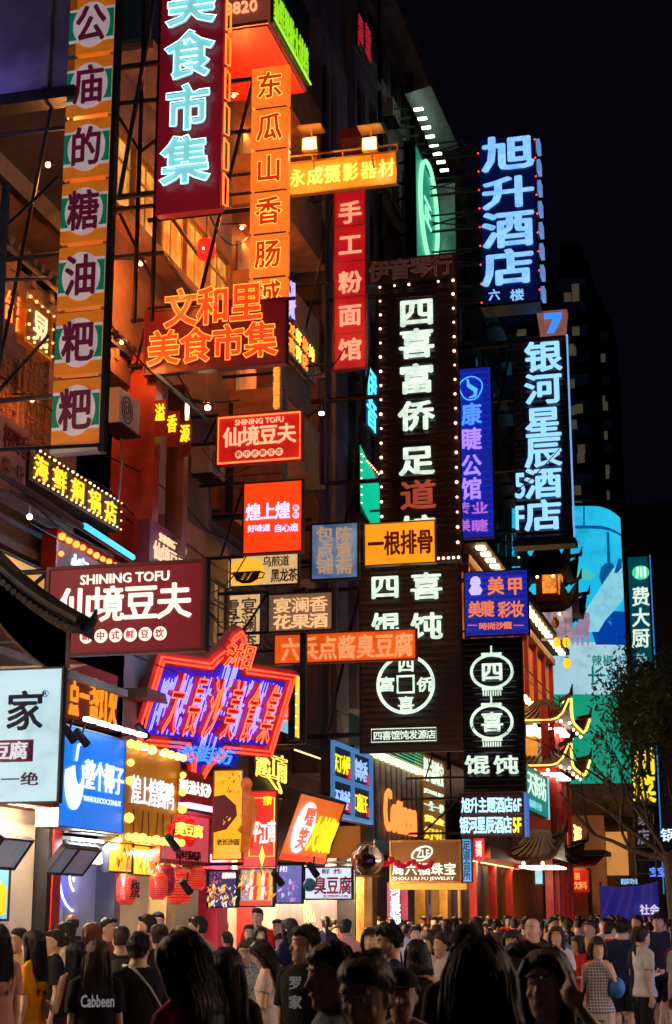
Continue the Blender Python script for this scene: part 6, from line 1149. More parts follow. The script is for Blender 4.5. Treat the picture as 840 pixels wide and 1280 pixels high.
# jewelry window display: glass globe with dark ribbon
t = thing('glass_globe', 'round glass display globe with dark red ribbon left of the jewelry sign', 'display globe', PY(458, 1100, 30)); gm = bpy.data.materials.new('clear_glass'); gm.use_nodes = True; gb = gm.node_tree.nodes['Principled BSDF']; gb.inputs['Transmission Weight'].default_value = 1; gb.inputs['Roughness'].default_value = .03; gb.inputs['IOR'].default_value = 1.15
MB().ball((0, 0, .37), .30, 24, 14).build('globe', gm, t, smooth=True); MB().ball((0, 0, .35), .17, 10, 7, .8).build('ribbon', mat('ribbon_red', (.16, .01, .03), .3), t); MB().loft([(0, 0, -1.2, .2, .2), (0, 0, .05, .2, .2), (0, 0, .08, .28, .28)], 16).build('pedestal', M_gold, t); MB().tube([(.33 * math.cos(a), 0, .37 + .33 * math.sin(a)) for a in [k * .393 for k in range(16)]], .012, 5, closed=True).build('hoop', M_steel, t)
gd = Bld('bunting', 'red silk bunting swags strung in front of the jewelry sign', 'bunting', (-6.5, 32, 3)); b = MB(); rn = random.Random(5); p0, p1 = PY(466, 1072, 31), PY(540, 1078, 32)
for k in range(40): f = k / 39; q = p0.lerp(p1, f) + Vector((0, 0, -.12 * math.sin(math.pi * (f * 3 % 1)))); b.ball(q + Vector((rn.uniform(-.03, .03), 0, 0)), rn.uniform(.04, .08), 6, 4, .7)
gd.part('silk', b, emit('silk_red', (.8, .01, .04), .25, base=1), kind='stuff')
B, ya, yb_ = shop('noodle_restaurant', 'dark glazed restaurant entrance with red pillars and gold lattice sign', 576, 640, M_wood, 0, (1, .5, .2), 3.4, lamp=2, pk=.07)
for k in range(3): B.box('red_pillar', (-9.2, -8.95, ya + 1 + k * 4, ya + 1.3 + k * 4, 0, 3.4), M_redw)
B.box('dark_lintel', (-9.2, -8.3, ya, yb_, 3.5, 3.9), M_redp); B.box('grey_box', (-9.2, -8.4, ya, yb_ - 3, 3.95, 5.4), mat('grey_mauve', (.22, .18, .2), .6)); bb = MB()
for k in range(30): bb.ball((-8.35, ya + .4 + k * .3, 4.9), .05, 6, 4)
B.part('string_bulbs', bb, E_warm, kind='stuff')
# upper wall behind shops and general street-front body
WB = Bld('shop_row', 'dark plastered upper wall running above the ground floor shops', 'building', (-9.6, 30, 0))
WB.box('wall', (-10, -9.62, 12, 31.4, 3.2, 9.4), M_plast); WB.box('canopy_slab', (-9.62, -8.9, 23, 31.4, 5.0, 5.15), M_wood)
wj = MB(); 
for k in range(7): z = 4.0 + k * .8; wj.box(-9.62, -9.55, 12, 31, z, z + .08)
WB.part('ledges', wj, M_wood, kind='stuff'); tile_eave(WB, -9.4, -8.4, PX(352, 960, -8.6).y, PX(412, 960, -8.6).y, 4.9, .45, sp=.2)
b = MB(); 
for k in range(50): b.ball((-8.34, PX(352, 960, -8.6).y + k * .1, 4.78), .018, 5, 4)
WB.part('eave_bulbs', b, E('tiny_bulb', (1, .6, .25), 2.6, samp='NONE'), kind='stuff')
# service clutter on the left fronts
for i, (x, y, X_, lab) in enumerate(((150, 540, -8.7, 'air conditioner hidden by the snack boards, beside the red pillar'), (262, 600, -8.9, 'air conditioner on the dark wall left of the small tofu sign'), (240, 760, -8.9, 'air conditioner right of the big dark red tofu sign'), (350, 300, -8.9, 'air conditioner between the orange stack and the red blade sign'), (392, 760, -8.9, 'air conditioner beside the brown wine sign'), (385, 250, -8.9, 'air conditioner below the amber board'))):
    p = PX(x, y, X_); ac = thing('air_conditioner', lab, 'air conditioner', p, group='air conditioners on the left fronts')
    MB().box(-.2, .14, -.40, .40, .03, .56).build('case', M_cream, ac); MB().box(-.2, .18, -.38, .38, 0, .028).build('bracket', M_iron, ac)
    for r_ in (.2, .13, .06): MB().tube([(.145, -.1 + r_ * math.cos(t), .29 + r_ * math.sin(t)) for t in [k * .523 for k in range(12)]], .008, 5, closed=True).build('fan_grille', M_iron, ac)
    MB().tube([(-.1, .3, 0), (-.1, .35, -.4), (-.12, .3, -1.0)], .02, 5).build('hose', M_conc, ac)
rw = random.Random(55); CB = thing('cable_bundle', 'sagging bundle of black cables running along the left house fronts above the shops', 'cables', (-9, 24, 5))
for k in range(7):
    y0, z0 = 17.5 + rw.uniform(0, 2), rw.uniform(5.2, 8.5); pts = [(-8.98 + rw.uniform(0, .25) - (-9), y0 + j * 1.6 - 24, z0 + rw.uniform(-.15, .15) - .1 * (j % 2) - 5) for j in range(9)]; MB().tube(pts, .014, 4).build('cable', M_iron, CB)
for k in range(6):
    a_, b_ = PX(rw.uniform(240, 420), rw.uniform(380, 760), -8.6), PX(rw.uniform(240, 440), rw.uniform(380, 760), -8.4); MB().tube([a_.lerp(b_, j / 8) - Vector((-9, 24, 5 + .6 * math.sin(math.pi * j / 8))) for j in range(9)], .011, 4).build('cable', M_iron, CB)
# overhead cables
rc = random.Random(31)
for i, (a, b, Y0, Y1, lab) in enumerate((((130, 395), (300, 500), 20, 24, 'slack black cable dropping from the snack boards to the small tofu sign'), ((380, 470), (455, 380), 27, 30, 'black cable crossing the stone strip at mid height'), ((250, 240), (315, 292), 21, 25, 'thin cable between maroon blade sign and orange stack'), ((555, 640), (700, 560), 34, 46, 'long cable passing behind the ribbed blue blade sign'), ((560, 240), (600, 420), 44, 46, 'hanging cable along the residential block'))):
    A_, B_2 = PY(*a, Y0), PY(*b, Y1); t = thing('cable', lab, 'cable', A_); MB().tube([A_.lerp(B_2, k / 12) - Vector((0, 0, .5 * math.sin(math.pi * k / 12))) - A_ for k in range(13)], .014, 4).build('wire', M_iron, t)

# ------------------------------------------------------------------ unseen lit shops added beside the view to light crowd and fronts
def added_shop(name, label, y0, y1, wall, col, k, flip=False):
    B = Bld(name, label, 'shop', (5.2, (y0 + y1) / 2, 0))
    if flip: B.o.location = (-9.3, (y0 + y1) / 2, 0); B.o.rotation_euler = (0, 0, math.pi)
    B.box('back_wall', (8.6, 8.7, y0, y1, 0, 3.6), wall); B.box('near_wall', (5.2, 8.6, y0, y0 + .1, 0, 3.6), wall); B.box('far_wall', (5.2, 8.6, y1 - .1, y1, 0, 3.6), wall)
    B.box('ceiling', (5.2, 8.6, y0, y1, 3.6, 3.7), wall); B.box('upper_storeys', (5.3, 9, y0, y1, 3.7, 13), M_conc); B.box('counter', (7, 7.6, y0 + 1, y1 - 1, 0, 1), M_wood); B.box('shelf', (8.3, 8.6, y0 + .5, y1 - .5, 1.6, 1.65), M_wood)
    for i in range(4): B.box('ceiling_light', (5.5 + i * .75, 5.8 + i * .75, y0 + .4, y1 - .4, 3.53, 3.58), emit('fl_' + name, col, 26 * k))
    B.box('fascia', (4.9, 5.18, y0, y1, 3.72, 4.7), emit('ff_' + name, col, 2.2 * k))
    for i in range(3): B.box('upper_window', (5.24, 5.298, y0 + .6 + i * (y1 - y0) / 3, y0 + .6 + i * (y1 - y0) / 3 + 1.5, 6, 7.8), emit('fw_' + name, col, 3 * k))
added_shop('added_bakery', 'unseen bright shop added opposite, beside the camera, to light the crowd', 9.5, 16.5, M_cream, (1, .66, .42), .9 * FAR_K)
added_shop('added_phone_shop', 'unseen cold white shop added opposite, further ahead, to light the fronts', 16.8, 24.5, M_white, (.62, .60, 1), .6 * FAR_K)
added_shop('added_dessert_shop', 'unseen warm shop added in the near row, left of the view, to light the crowd', 9.5, 15.5, M_cream, (1, .70, .46), 2.0 * FAR_K, True)
# ------------------------------------------------------------------ people
M_skin = objcol('skin', .55, .12, 9, .1, 60); M_skin.node_tree.nodes['Principled BSDF'].inputs['Subsurface Weight'].default_value = .0
M_cloth = objcol('cotton_cloth', .9, .3, 5, .5, 9)
M_hair = objcol('hair', .5, .45, 30, .8, 40, stretch=(1.6, 1.6, .12))
M_hair.node_tree.nodes['Principled BSDF'].inputs['Specular IOR Level'].default_value = .3; M_cloth.node_tree.nodes['Principled BSDF'].inputs['Specular IOR Level'].default_value = .2
M_eye = mat('eye_white', (.75, .72, .68), .3, var=.05, bump=0); M_iris = mat('iris', (.02, .012, .01), .15, var=0, bump=0)
M_lip = mat('lip', (.42, .13, .11), .45, var=.1, bump=0)
TEXN = bpy.data.textures.new('folds', 'CLOUDS'); TEXN.noise_scale = .11; TEXN.noise_depth = 2
def remesh(mb, vox, smooth=3, fold=0, extra=None, name='body'):
    me = mb.mesh('r'); o = bpy.data.objects.new('r', me); TMP.collection.objects.link(o)
    m = o.modifiers.new('a', 'REMESH'); m.mode = 'VOXEL'; m.voxel_size = vox; m.use_smooth_shade = True
    m = o.modifiers.new('b', 'SMOOTH'); m.factor = .5; m.iterations = smooth
    if fold:
        m = o.modifiers.new('c', 'DISPLACE'); m.texture = TEXN; m.strength = fold; m.mid_level = .5; m.texture_coords = 'LOCAL'
    TMP.view_layers[0].update()
    r = bpy.data.meshes.new_from_object(o.evaluated_get(TMP.view_layers[0].depsgraph)); r.name = name
    bpy.data.objects.remove(o); bpy.data.meshes.remove(me)
    if extra and extra.v:
        bm = bmesh.new(); bm.from_mesh(r); t = extra.mesh(); bm.from_mesh(t); bm.to_mesh(r); bm.free(); bpy.data.meshes.remove(t)
    r.polygons.foreach_set('use_smooth', [True] * len(r.polygons)); return r
def capsule(mb, p, q, r0, r1, n=10):
    mb.tube([p, Vector(p).lerp(Vector(q), .5), q], [r0, (r0 + r1) / 2, r1], n); mb.ball(p, r0, n, 6); mb.ball(q, r1, n, 6)
def ell(mb, c, rx, ry, rz, M=None, n=14, m=9):
    t = MB().ball((0, 0, 0), 1, n, m)
    vs = [Vector((x * rx, y * ry, z * rz)) for x, y, z in t.v]
    if M: vs = [M @ v for v in vs]
    mb.add([v + Vector(c) for v in vs], t.f)
def hand(mb, w, d, nrm, side, curl=.35, fr=.0095):
    """palm, four bent fingers of different lengths and a thumb from the palm's side"""
    d = Vector(d).normalized(); nrm = Vector(nrm); nrm = (nrm - d * nrm.dot(d)).normalized(); s = d.cross(nrm) * side
    w = Vector(w); B = Matrix((s, nrm, d)).transposed()
    ell(mb, w + d * .05, .038, .015, .05, B, 10, 7)
    for i, (off, ln) in enumerate(((-.030, .068), (-.010, .078), (.010, .072), (.029, .058))):
        p = w + d * .085 + s * off; a = curl * (1 + .2 * i)
        d1 = (d * math.cos(a) + nrm * math.sin(a)); d2 = (d * math.cos(a * 2.3) + nrm * math.sin(a * 2.3))
        q = p + d1 * ln * .55; capsule(mb, p - d * .02, q, fr, fr * .92, 6); capsule(mb, q, q + d2 * ln * .45, fr * .92, fr * .75, 6)
    p = w + d * .03 - s * .032; q = p + (d * .6 - s * .75 + nrm * .35).normalized() * .04
    capsule(mb, p, q, fr * 1.15, fr, 6); capsule(mb, q, q + (d * .9 - s * .25 + nrm * .4).normalized() * .028, fr, fr * .8, 6)
POSES = {  # (upper-arm dir, forearm dir) right(x<0) and left(x>0); palm normal chosen automatically
    'hang': (((-.10, .03, -1), (-.04, -.14, -1)), ((.10, .03, -1), (.04, -.14, -1))),
    'phone': (((-.12, .1, -1), (.35, -1, .25)), ((.10, .05, -1), (.03, -.2, -1))),
    'both': (((-.15, -.1, -1), (.55, -1, .05)), ((.15, -.1, -1), (-.55, -1, .1))),
    'bag': (((-.15, .15, -1), (-.03, -.3, -1)), ((.25, .0, -1), (-.2, -1, .25))),
    'head': (((-.85, -.35, .35), (.78, -.30, .75)), ((.10, .05, -1), (.03, -.2, -1))),
    'brow': (((-.12, .05, -1), (.03, -.2, -1)), ((.62, -.62, -.18), (-.72, .02, .95))),
    'mouth': (((-.1, .05, -1), (.0, -.2, -1)), ((.25, -.45, -.9), (-.55, -.15, 1.0))),
    'up': (((-.5, -.7, .5), (.2, -.6, .9)), ((.10, .05, -1), (.03, -.2, -1))),
    'reach': (((-.2, -.9, -.5), (.1, -1, -.05)), ((.15, -.5, -.9), (-.2, -1, .1))),
    'walk': (((-.12, .25, -1), (-.04, -.1, -1)), ((.12, -.25, -1), (.02, -.55, -1))),
}
def head_mat(yaw, pitch):
    c = Vector((0, .01, 1.49))
    return Matrix.Translation(c) @ Matrix.Rotation(yaw, 4, 'Z') @ Matrix.Rotation(pitch, 4, 'X') @ Matrix.Translation(-c)
def figure(sex='m', pose='hang', hair='short', top='tee', bottom='trousers', vox=.014, yaw=0, pitch=0, fat=1.0, strands=0, seed=1, shade=1):
    rnd = random.Random(seed); F = sex == 'f'; HM = head_mat(yaw, pitch); out = {}
    sh = (.165 if F else .188) * (fat * .5 + .5)
    # --- body
    b = MB()
    if F: rings = [(.80, .12, .085), (.88, .165, .11), (.96, .155, .105), (1.06, .122, .085), (1.16, .13, .09), (1.26, .15, .115), (1.34, .15, .095), (1.41, .115, .065), (1.45, .06, .05), (1.50, .046, .048)]
    else: rings = [(.80, .13, .09), (.88, .16, .105), (.98, .152, .105), (1.06, .145, .10), (1.16, .158, .108), (1.28, .175, .118), (1.36, .175, .10), (1.42, .125, .072), (1.46, .075, .058), (1.51, .056, .055)]
    rg = [(0, .008, z, x * fat, y * fat) for z, x, y in rings]; b.loft(rg, 20)
    hb = MB()
    hd = [(1.462, .022, .024, -.052), (1.472, .040, .045, -.038), (1.49, .054, .066, -.024), (1.52, .064, .082, -.011), (1.56, .071, .091, -.002), (1.60, .075, .095, .0), (1.64, .074, .094, .004), (1.675, .062, .08, .008), (1.695, .038, .05, .008), (1.702, .012, .02, .008)]
    hb.loft([(0, cy, z, rx, ry) for z, rx, ry, cy in hd], 18)
    capsule(hb, (0, -.086, 1.603), (0, -.109, 1.560), .008, .0125, 8); ell(hb, (0, -.094, 1.557), .019, .012, .009)
    ell(hb, (-.032, -.078, 1.628), .028, .012, .008); ell(hb, (.032, -.078, 1.628), .028, .012, .008)
    ell(hb, (0, -.088, 1.527), .024, .011, .0075); ell(hb, (0, -.080, 1.484), .024, .017, .014)
    ell(hb, (-.04, -.062, 1.56), .022, .022, .02); ell(hb, (.04, -.062, 1.56), .022, .022, .02)
    for s in (-1, 1): ell(hb, (s * .077, .006, 1.575), .009, .019, .031, Matrix.Rotation(s * -.35, 3, 'Z'))
    capsule(hb, (0, .012, 1.43), (0, .004, 1.53), .05 if F else .058, .05 if F else .055, 14)
    b.add([HM @ Vector(v) if v[2] > 1.45 else Vector(v) for v in hb.v], hb.f)
    arms = []
    for s, (ud, fd) in zip((-1, 1), POSES[pose]):
        ud = Vector(ud).normalized(); fd = Vector(fd).normalized()
        S = Vector((s * (sh - .012), .014, 1.372)); E = S + ud * .285; W = E + fd * .245; arms.append((S, E, W))
        k = .85 if F else 1.0
        capsule(b, (s * .03, .016, 1.445), S + Vector((0, 0, .012)), .045 * k, .040 * k, 10)
        capsule(b, S, E, .047 * k * fat, .037 * k, 12); capsule(b, E, W, .038 * k, .025 * k, 12)
        ell(b, E + fd * .06, .04 * k, .04 * k, .06, fd.to_track_quat('Z', 'Y').to_matrix())
        nrm = Vector((-s, -.1, 0)) if fd.z < -.6 else Vector((0, .25, -1)) if fd.z < .5 else Vector((0, .8, .1))
        if pose in ('phone', 'both', 'reach') and fd.z > -.6: nrm = Vector((0, 0, 1))
        hand(b, W, fd, nrm, s, .3 if fd.z < -.6 else .55, max(.0095, vox * .78))
    stride = .16 if pose == 'walk' else .03
    legs = []
    for s in (-1, 1):
        k = 1.0 if F else .98
        Hp = Vector((s * .085 * fat, .0, .87)); K = Vector((s * .088, -.015 - s * stride * .6, .47)); A = Vector((s * .09, .02 - s * stride, .075)); legs.append((Hp, K, A))
        capsule(b, Hp, K, .088 * fat * k, .055, 12); capsule(b, K, A, .054, .036, 12); ell(b, K.lerp(A, .28) + Vector((0, .018, 0)), .047, .052, .1)
        capsule(b, A + Vector((0, .01, -.03)), A + Vector((s * .012, -.13, -.045)), .034, .027, 8)
    out['body'] = (remesh(b, vox, 3, name='body'), M_skin)
    # --- top garment
    if top:
        t = MB(); g = .014 if top != 'dress' else .010
        lo = {'tee': .84, 'polo': .84, 'shirt': .80, 'tank': .86, 'dress': .62, 'off': .62, 'blouse': .86, 'crop': .95}[top]
        ml = lo
        rr = [(z, x + g, y + g) for z, x, y in rings if z > .86]
        hemx, hemy = (.185, .13) if top not in ('dress', 'off') else (.27, .22)
        if top in ('dress', 'off'): rr = [(lo, hemx, hemy), (.75, .225, .175), (.87, .19, .14)] + rr[1:]
        else: rr = [(lo, .197 if F else .197, .140), (.92, .190, .135)] + [q for q in rr if q[0] > .95]
        if top in ('tee', 'polo', 'shirt', 'blouse'): rr = [(z, max(x, .152 if F else .165) if z < 1.3 else x, max(y, .112) if z < 1.3 else y) for z, x, y in rr]
        neck = 1.455 if not F else 1.435
        if top == 'off': neck = 1.33
        if top in ('polo', 'shirt'): neck = 1.465
        rr = [q for q in rr if q[0] < neck]
        if neck > 1.4: rr.append((neck, .082 if F else .088, .066))
        t.loft([(0, .008, z, x * fat, y * fat) for z, x, y in rr], 24)
        if top not in ('tank',):
            for (S, E, W), s in zip(arms, (-1, 1)):
                fl = .72 if top != 'off' else .55; Q = S.lerp(E, fl)
                if top == 'off': S = S.lerp(E, .12)
                t.tube([S + (S - Q) * .08, S, S.lerp(Q, .6), Q], [.03, .056 * fat, .060 * fat, .070 if not F else .060], 14)
                t.ball(S, .055 * fat, 12, 8)
                if top != 'off': capsule(t, (s * .045, .016, 1.437), S + Vector((0, 0, .010)), .046, .050, 10)
                if top == 'long' : capsule(t, E, W, .05, .036)
        if top in ('polo', 'shirt'):
            t.tube([(.066 * math.cos(a), .010 + .066 * math.sin(a) - .008, 1.462 - .012 * math.cos(a + math.pi / 2)) for a in [i * .524 for i in range(12)]], .013, 6, closed=True)
        out['top'] = (remesh(t, vox * .85, 2, .018, name='top'), M_cloth)
    if bottom:
        t = MB()
        if bottom == 'skirt': t.loft([(0, .008, .60, .24, .2), (0, .008, .75, .20, .16), (0, .008, .9, .178, .122), (0, .008, 1.0, .14, .1)], 24)
        else:
            t.loft([(0, .008, .78, .155 * fat, .108 * fat), (0, .008, .88, .176 * fat, .122 * fat), (0, .008, 1.0, .155 * fat, .108 * fat)], 20)
            for Hp, K, A in legs:
                if bottom == 'shorts': Q = Hp.lerp(K, .92); t.tube([Hp + Vector((0, 0, .03)), Hp.lerp(Q, .5), Q], [.10 * fat, .096 * fat, .092], 14)
                elif bottom == 'hotpants': Q = Hp.lerp(K, .35); t.tube([Hp + Vector((0, 0, .03)), Q], [.10 * fat, .1 * fat], 14)
                else: t.tube([Hp + Vector((0, 0, .03)), Hp.lerp(K, .6), K, K.lerp(A, .6), A + Vector((0, 0, .015))], [.102 * fat, .085, .074, .068, .062], 14)
        out['bottom'] = (remesh(t, vox * .9, 2, .016, name='bottom'), M_cloth)
    # --- shoes
    out['shoes'] = []
    for Hp, K, A in legs:
        t = MB(); c = A + Vector((0, -.045, 0)); t.loft([(c.x, c.y, 0.0, .050, .145), (c.x, c.y, .035, .051, .146), (c.x, c.y + .005, .075, .047, .128), (c.x, c.y + .04, .105, .044, .075)], 12); out['shoes'].append(t.mesh('shoe'))
    # --- hair
    h = MB(); X = MB()
    low = {'short': 1.545, 'bald': 1.56, 'cap': 1.55, 'wcap': 1.55}.get(hair, 1.53)
    rr = [(low, .066, .05, .045), (1.57, .073, .068, .036), (1.60, .077, .078, .030), (1.635, .083, .088, .027), (1.657, .082, .092, .017), (1.682, .074, .090, .007), (1.71, .053, .068, .004), (1.724, .02, .03, .003)]
    if hair == 'bald': rr = [(1.55, .066, .05, .045), (1.58, .079, .06, .05), (1.62, .081, .07, .045), (1.65, .07, .06, .05)]
    if hair in ('long', 'bob', 'wavy', 'tail', 'bun'): rr = [(z, x + .009, y + .006, c) for z, x, y, c in rr]
    h.loft([(0, cy, z, rx, ry) for z, rx, ry, cy in rr], 20)
    if hair in ('short', 'quiff'):
        for k in range(46):
            a = rnd.uniform(0, 6.28); r = rnd.uniform(0, 1) ** .5; x = .07 * r * math.cos(a); y = .085 * r * math.sin(a); z = 1.715 - .05 * r * r
            capsule(h, (x, y, z - .02), (x * 1.12 + rnd.uniform(-.01, .01), y * 1.1 - .012, z + rnd.uniform(.004, .016)), .012, .006, 5)
        for k in range(9): x = -.055 + .0137 * k; capsule(h, (x, -.066, 1.695), (x * 1.05 + rnd.uniform(-.010, .010), -.089 - .004 * math.cos(x * 20), 1.672 + rnd.uniform(-.012, .014)), .012, .004, 5)
    if hair in ('long', 'wavy', 'bob'):
        bt = {'long': 1.17, 'wavy': 1.27, 'bob': 1.455}[hair]
        L = []
        for i in range(9):
            f = i / 8; z = 1.64 + (bt - 1.64) * f; wv = .008 * math.sin(i * 1.7) if hair == 'wavy' else 0
            L.append((wv, .045 + .045 * min(1, f * 1.6), z, (.088 + .016 * math.sin(min(1, f * 1.5) * 1.57)) * (1 if f < .85 else .9), .05 - .012 * f))
        L[-1] = (L[-1][0], L[-1][1], L[-1][2], L[-1][3] * .7, .02); h.loft(L, 20)
        for s in (-1, 1):  # side locks
            zt = max(bt, 1.42) if hair != 'long' else 1.36
            h.tube([(s * .05, -.055, 1.69), (s * .079, -.045, 1.63), (s * .09, -.015, 1.55), (s * .088, -.01, zt + .06), (s * .08, -.005, zt)], [.02, .024, .028, .028, .010], 10)
    if hair in ('bob', 'fringe', 'wavy') or (hair == 'long' and seed % 2):
        for k in range(12): x = -.06 + .011 * k; capsule(h, (x * .8, -.07, 1.69), (x, -.092 - .006 * math.cos(x * 22), 1.638 + abs(x) * .1), .012, .007, 5)
    if hair == 'tail':
        h.tube([(0, .08, 1.64), (0, .135, 1.66), (0, .16, 1.58), (0, .145, 1.45), (0, .13, 1.34)], [.03, .028, .034, .03, .008], 12)
    if hair == 'bun': ell(h, (0, .105, 1.67), .045, .045, .045)
    if not strands and vox < .0098: strands = 90
    for k in range(strands):
        a = rnd.uniform(-.3, 3.44); e = {'long': 1.17, 'wavy': 1.27, 'bob': 1.45}.get(hair, 1.56)
        ca, sa = math.cos(a), math.sin(a); j = rnd.uniform(0, .007) if rnd.random() < .9 else rnd.uniform(.008, .018); pts = [(.03 * ca, .01 + .03 * sa, 1.722 + j)]
        pts[0] = (pts[0][0] * .4, pts[0][1] - .02, 1.727 + rnd.uniform(0, .004)) if rnd.random() < .12 else pts[0]
        pts.append((.075 * ca, .006 + .088 * sa, 1.682 + j)); pts.append(((.092 + j) * ca, .02 + (.093 + j) * sa, 1.62)); 
        if e < 1.5:
            ez = e + rnd.uniform(-.03, .05); sx = rnd.uniform(.09, .122)
            pts.append((.115 * ca + rnd.uniform(-.006, .006), max(.02, .055 + .072 * sa), 1.5)); pts.append((sx * ca + rnd.uniform(-.01, .01), max(.02, .09 + .04 * sa), (1.5 + ez) / 2)); pts.append((sx * ca * .9 + rnd.uniform(-.015, .015), max(.02, .09 + .035 * sa), ez))
        else: pts.append(((.072) * ca, .035 + .055 * sa, 1.555))
        X.tube(pts, [.0024] * (len(pts) - 1) + [.0006], 3)
    for mm in (h, X): mm.v = [tuple(HM @ Vector(v)) if v[2] > 1.45 or abs(yaw) < .01 and abs(pitch) < .01 else tuple(Vector(v).lerp(HM @ Vector(v), max(0, 1 - (1.45 - v[2]) / .25))) for v in mm.v]
    out['hair'] = (remesh(h, min(vox, .011), 2, .012, X, 'hair'), M_hair)
    if hair in ('cap', 'wcap'):
        c = MB(); c.loft([(0, 0.004, 1.635, .092, .112), (0, .004, 1.67, .089, .108), (0, .004, 1.71, .07, .085), (0, .004, 1.735, .03, .04)], 20)
        c.add([(-.07, -.09, 1.64), (.07, -.09, 1.64), (.06, -.175, 1.628), (-.06, -.175, 1.628), (-.07, -.09, 1.65), (.07, -.09, 1.65), (.06, -.175, 1.637), (-.06, -.175, 1.637)], [(3, 2, 1, 0), (4, 5, 6, 7), (0, 1, 5, 4), (1, 2, 6, 5), (2, 3, 7, 6), (3, 0, 4, 7)])
        c.v = [tuple(HM @ Vector(v)) for v in c.v]; out['cap'] = (remesh(c, .009, 2, name='cap'), M_cloth)
    out['HM'] = HM; out['arms'] = arms; out['legs'] = legs; return out
M_shoe = mat('shoe', (.25, .25, .25), .6)
FIG = {}
E_eye = None
def face_parts(root, HM):
    J = []; lp = MB()
    for s in (-1, 1):
        e = MB(); ir = MB(); br = MB(); J += [(e, 'eye', M_eye), (ir, 'iris', M_iris), (br, 'eyebrow', M_iris)]
        ell(e, (s * .031, -.0835, 1.603), .014, .007, .0065, n=8, m=5); ell(ir, (s * .031, -.0880, 1.603), .006, .004, .006, n=8, m=5)
        br.tube([(s * .014, -.094, 1.624), (s * .032, -.093, 1.630), (s * .050, -.081, 1.625)], [.003, .0035, .002], 5)
    ell(lp, (0, -.0965, 1.531), .021, .006, .0032, n=8, m=5); ell(lp, (0, -.0955, 1.524), .017, .006, .004, n=8, m=5)
    for mb, nm, m in J + [(lp, 'lips', M_lip)]:
        mb.v = [tuple(HM @ Vector(v)) for v in mb.v]; mb.build(nm, m, root, smooth=True)
TOPN = dict(tee='t_shirt', polo='polo_shirt', shirt='shirt', tank='sleeveless_top', dress='dress', off='dress', blouse='blouse', crop='top')
DK = 1.15
def person(label, px, py=None, dist=None, hgt=1.7, face=0, top_c=(.02, .02, .02), bot_c=(.02, .02, .03), hair_c=(.012, .010, .010), skin=(.60, .38, .27), shoe=(.2, .2, .2), detail=False, group=None, loc=None, top_m=None, cap_c=(.02, .02, .02), **kw):
    """px: photo column; py + dist: head-top row and distance give the height; face: degrees, 0 = toward the camera, 90 = facing photo left, 180 = away"""
    if loc is None:
        if dist and 9 < dist < 40: dist = 9 + (dist - 9) * 1.0 + .14 * dist
        if dist is None: p = PZ(px, py, hgt)
        else:
            d = ray(px, py or 1150); t = dist / (d.dot(FW)); p = OC + d * t
            if py: hgt = min(1.86, max(1.2, p.z))
        loc = (p.x, p.y, 0)
    key = tuple(sorted(kw.items()))
    if key not in FIG: FIG[key] = figure(**kw)
    f = FIG[key]; s = hgt / 1.72
    to_cam = math.atan2(-loc[0], loc[1])   # rotation that makes local -Y look at the camera
    root = thing('person', label, 'person', loc, to_cam - R(face), group); root.scale = (s, s, s)
    o = link('body', f['body'][0], M_skin, root, color=skin)
    if 'top' in f: o = link(TOPN[kw.get('top', 'tee')], f['top'][0], top_m or M_cloth, root, color=top_c)
    if 'bottom' in f: link(kw.get('bottom', 'trousers'), f['bottom'][0], M_cloth, root, color=bot_c)
    for sm in f['shoes']: link('shoe', sm, M_shoe, root)
    link('hair', f['hair'][0], M_hair, root, color=hair_c)
    if 'cap' in f: link('cap', f['cap'][0], M_cloth, root, color=cap_c)
    if detail: face_parts(root, f['HM'])
    root['_'] = 0; del root['_']
    return root, f

def held(name, label, cat, mb, m, root):
    """a thing carried by a person: top-level, standing where the hand is"""
    o = mb.build(name, m, smooth=True); o.location = root.location; o.rotation_euler = root.rotation_euler; o.scale = root.scale; return tag(o, label, cat)
def phone(root, f, label, k=0):
    S, E_, W = f['arms'][k]; d = (W - E_).normalized(); c = W + d * .10 + Vector((0, -.01, .03)); b = MB().box(-.036, .036, -.004, .004, -.075, .075)
    q = Matrix.Rotation(R(-35), 4, 'X'); b.v = [tuple(c + q @ Vector(v)) for v in b.v]; held('phone', label, 'phone', b, emit('phone_screen', (.45, .55, .8), .5), root)
# ------------------------------------------------------------------ the people one can single out
V = .0105
W_, K_, N_ = (.62, .62, .66), (.012, .012, .014), (.012, .016, .045)
ND = dict(vox=V)
def word(root, txt, m, x0, z1, x1, z0, y, rz=0):
    for o in put_text(root, txt, x0, z1, x1, z0, m, y=y, w=.02, depth=.004, whole=True): o.name = 'shirt_print'
    return o
person('woman with long black hair and dusty pink top, back turned, at the left edge', -2, 1157, 11.5, face=165, top_c=(.55, .27, .22), bot_c=(.45, .35, .28), sex='f', hair='long', top='blouse', pose='hang', vox=V, strands=160, seed=3)
person('woman in a gold and black flowered top, face turned left, at the left edge', 24, 1160, 14, face=60, top_c=(.45, .33, .14), sex='f', hair='tail', pose='phone', vox=V, detail=True)
pr, f = person('woman in a bright yellow t-shirt with long blue-black hair, facing left', 42, 1163, 12.2, face=115, top_c=(.85, .36, .01), bot_c=(.03, .03, .03), hair_c=(.012, .014, .03), sex='f', hair='long', pose='hang', vox=V, strands=200, seed=4, detail=True)
pr, fg = person('man in a black t-shirt with a pale face mask pulled to his chin, facing left', 68, 1162, 14, face=85, top_c=K_, sex='m', hair='short', pose='phone', vox=V, detail=True)
mk = MB(); ell(mk, (0, -.080, 1.505), .052, .045, .034); mk.build('face_mask', mat('mask_white', (.6, .65, .7), .7), pr, smooth=True)
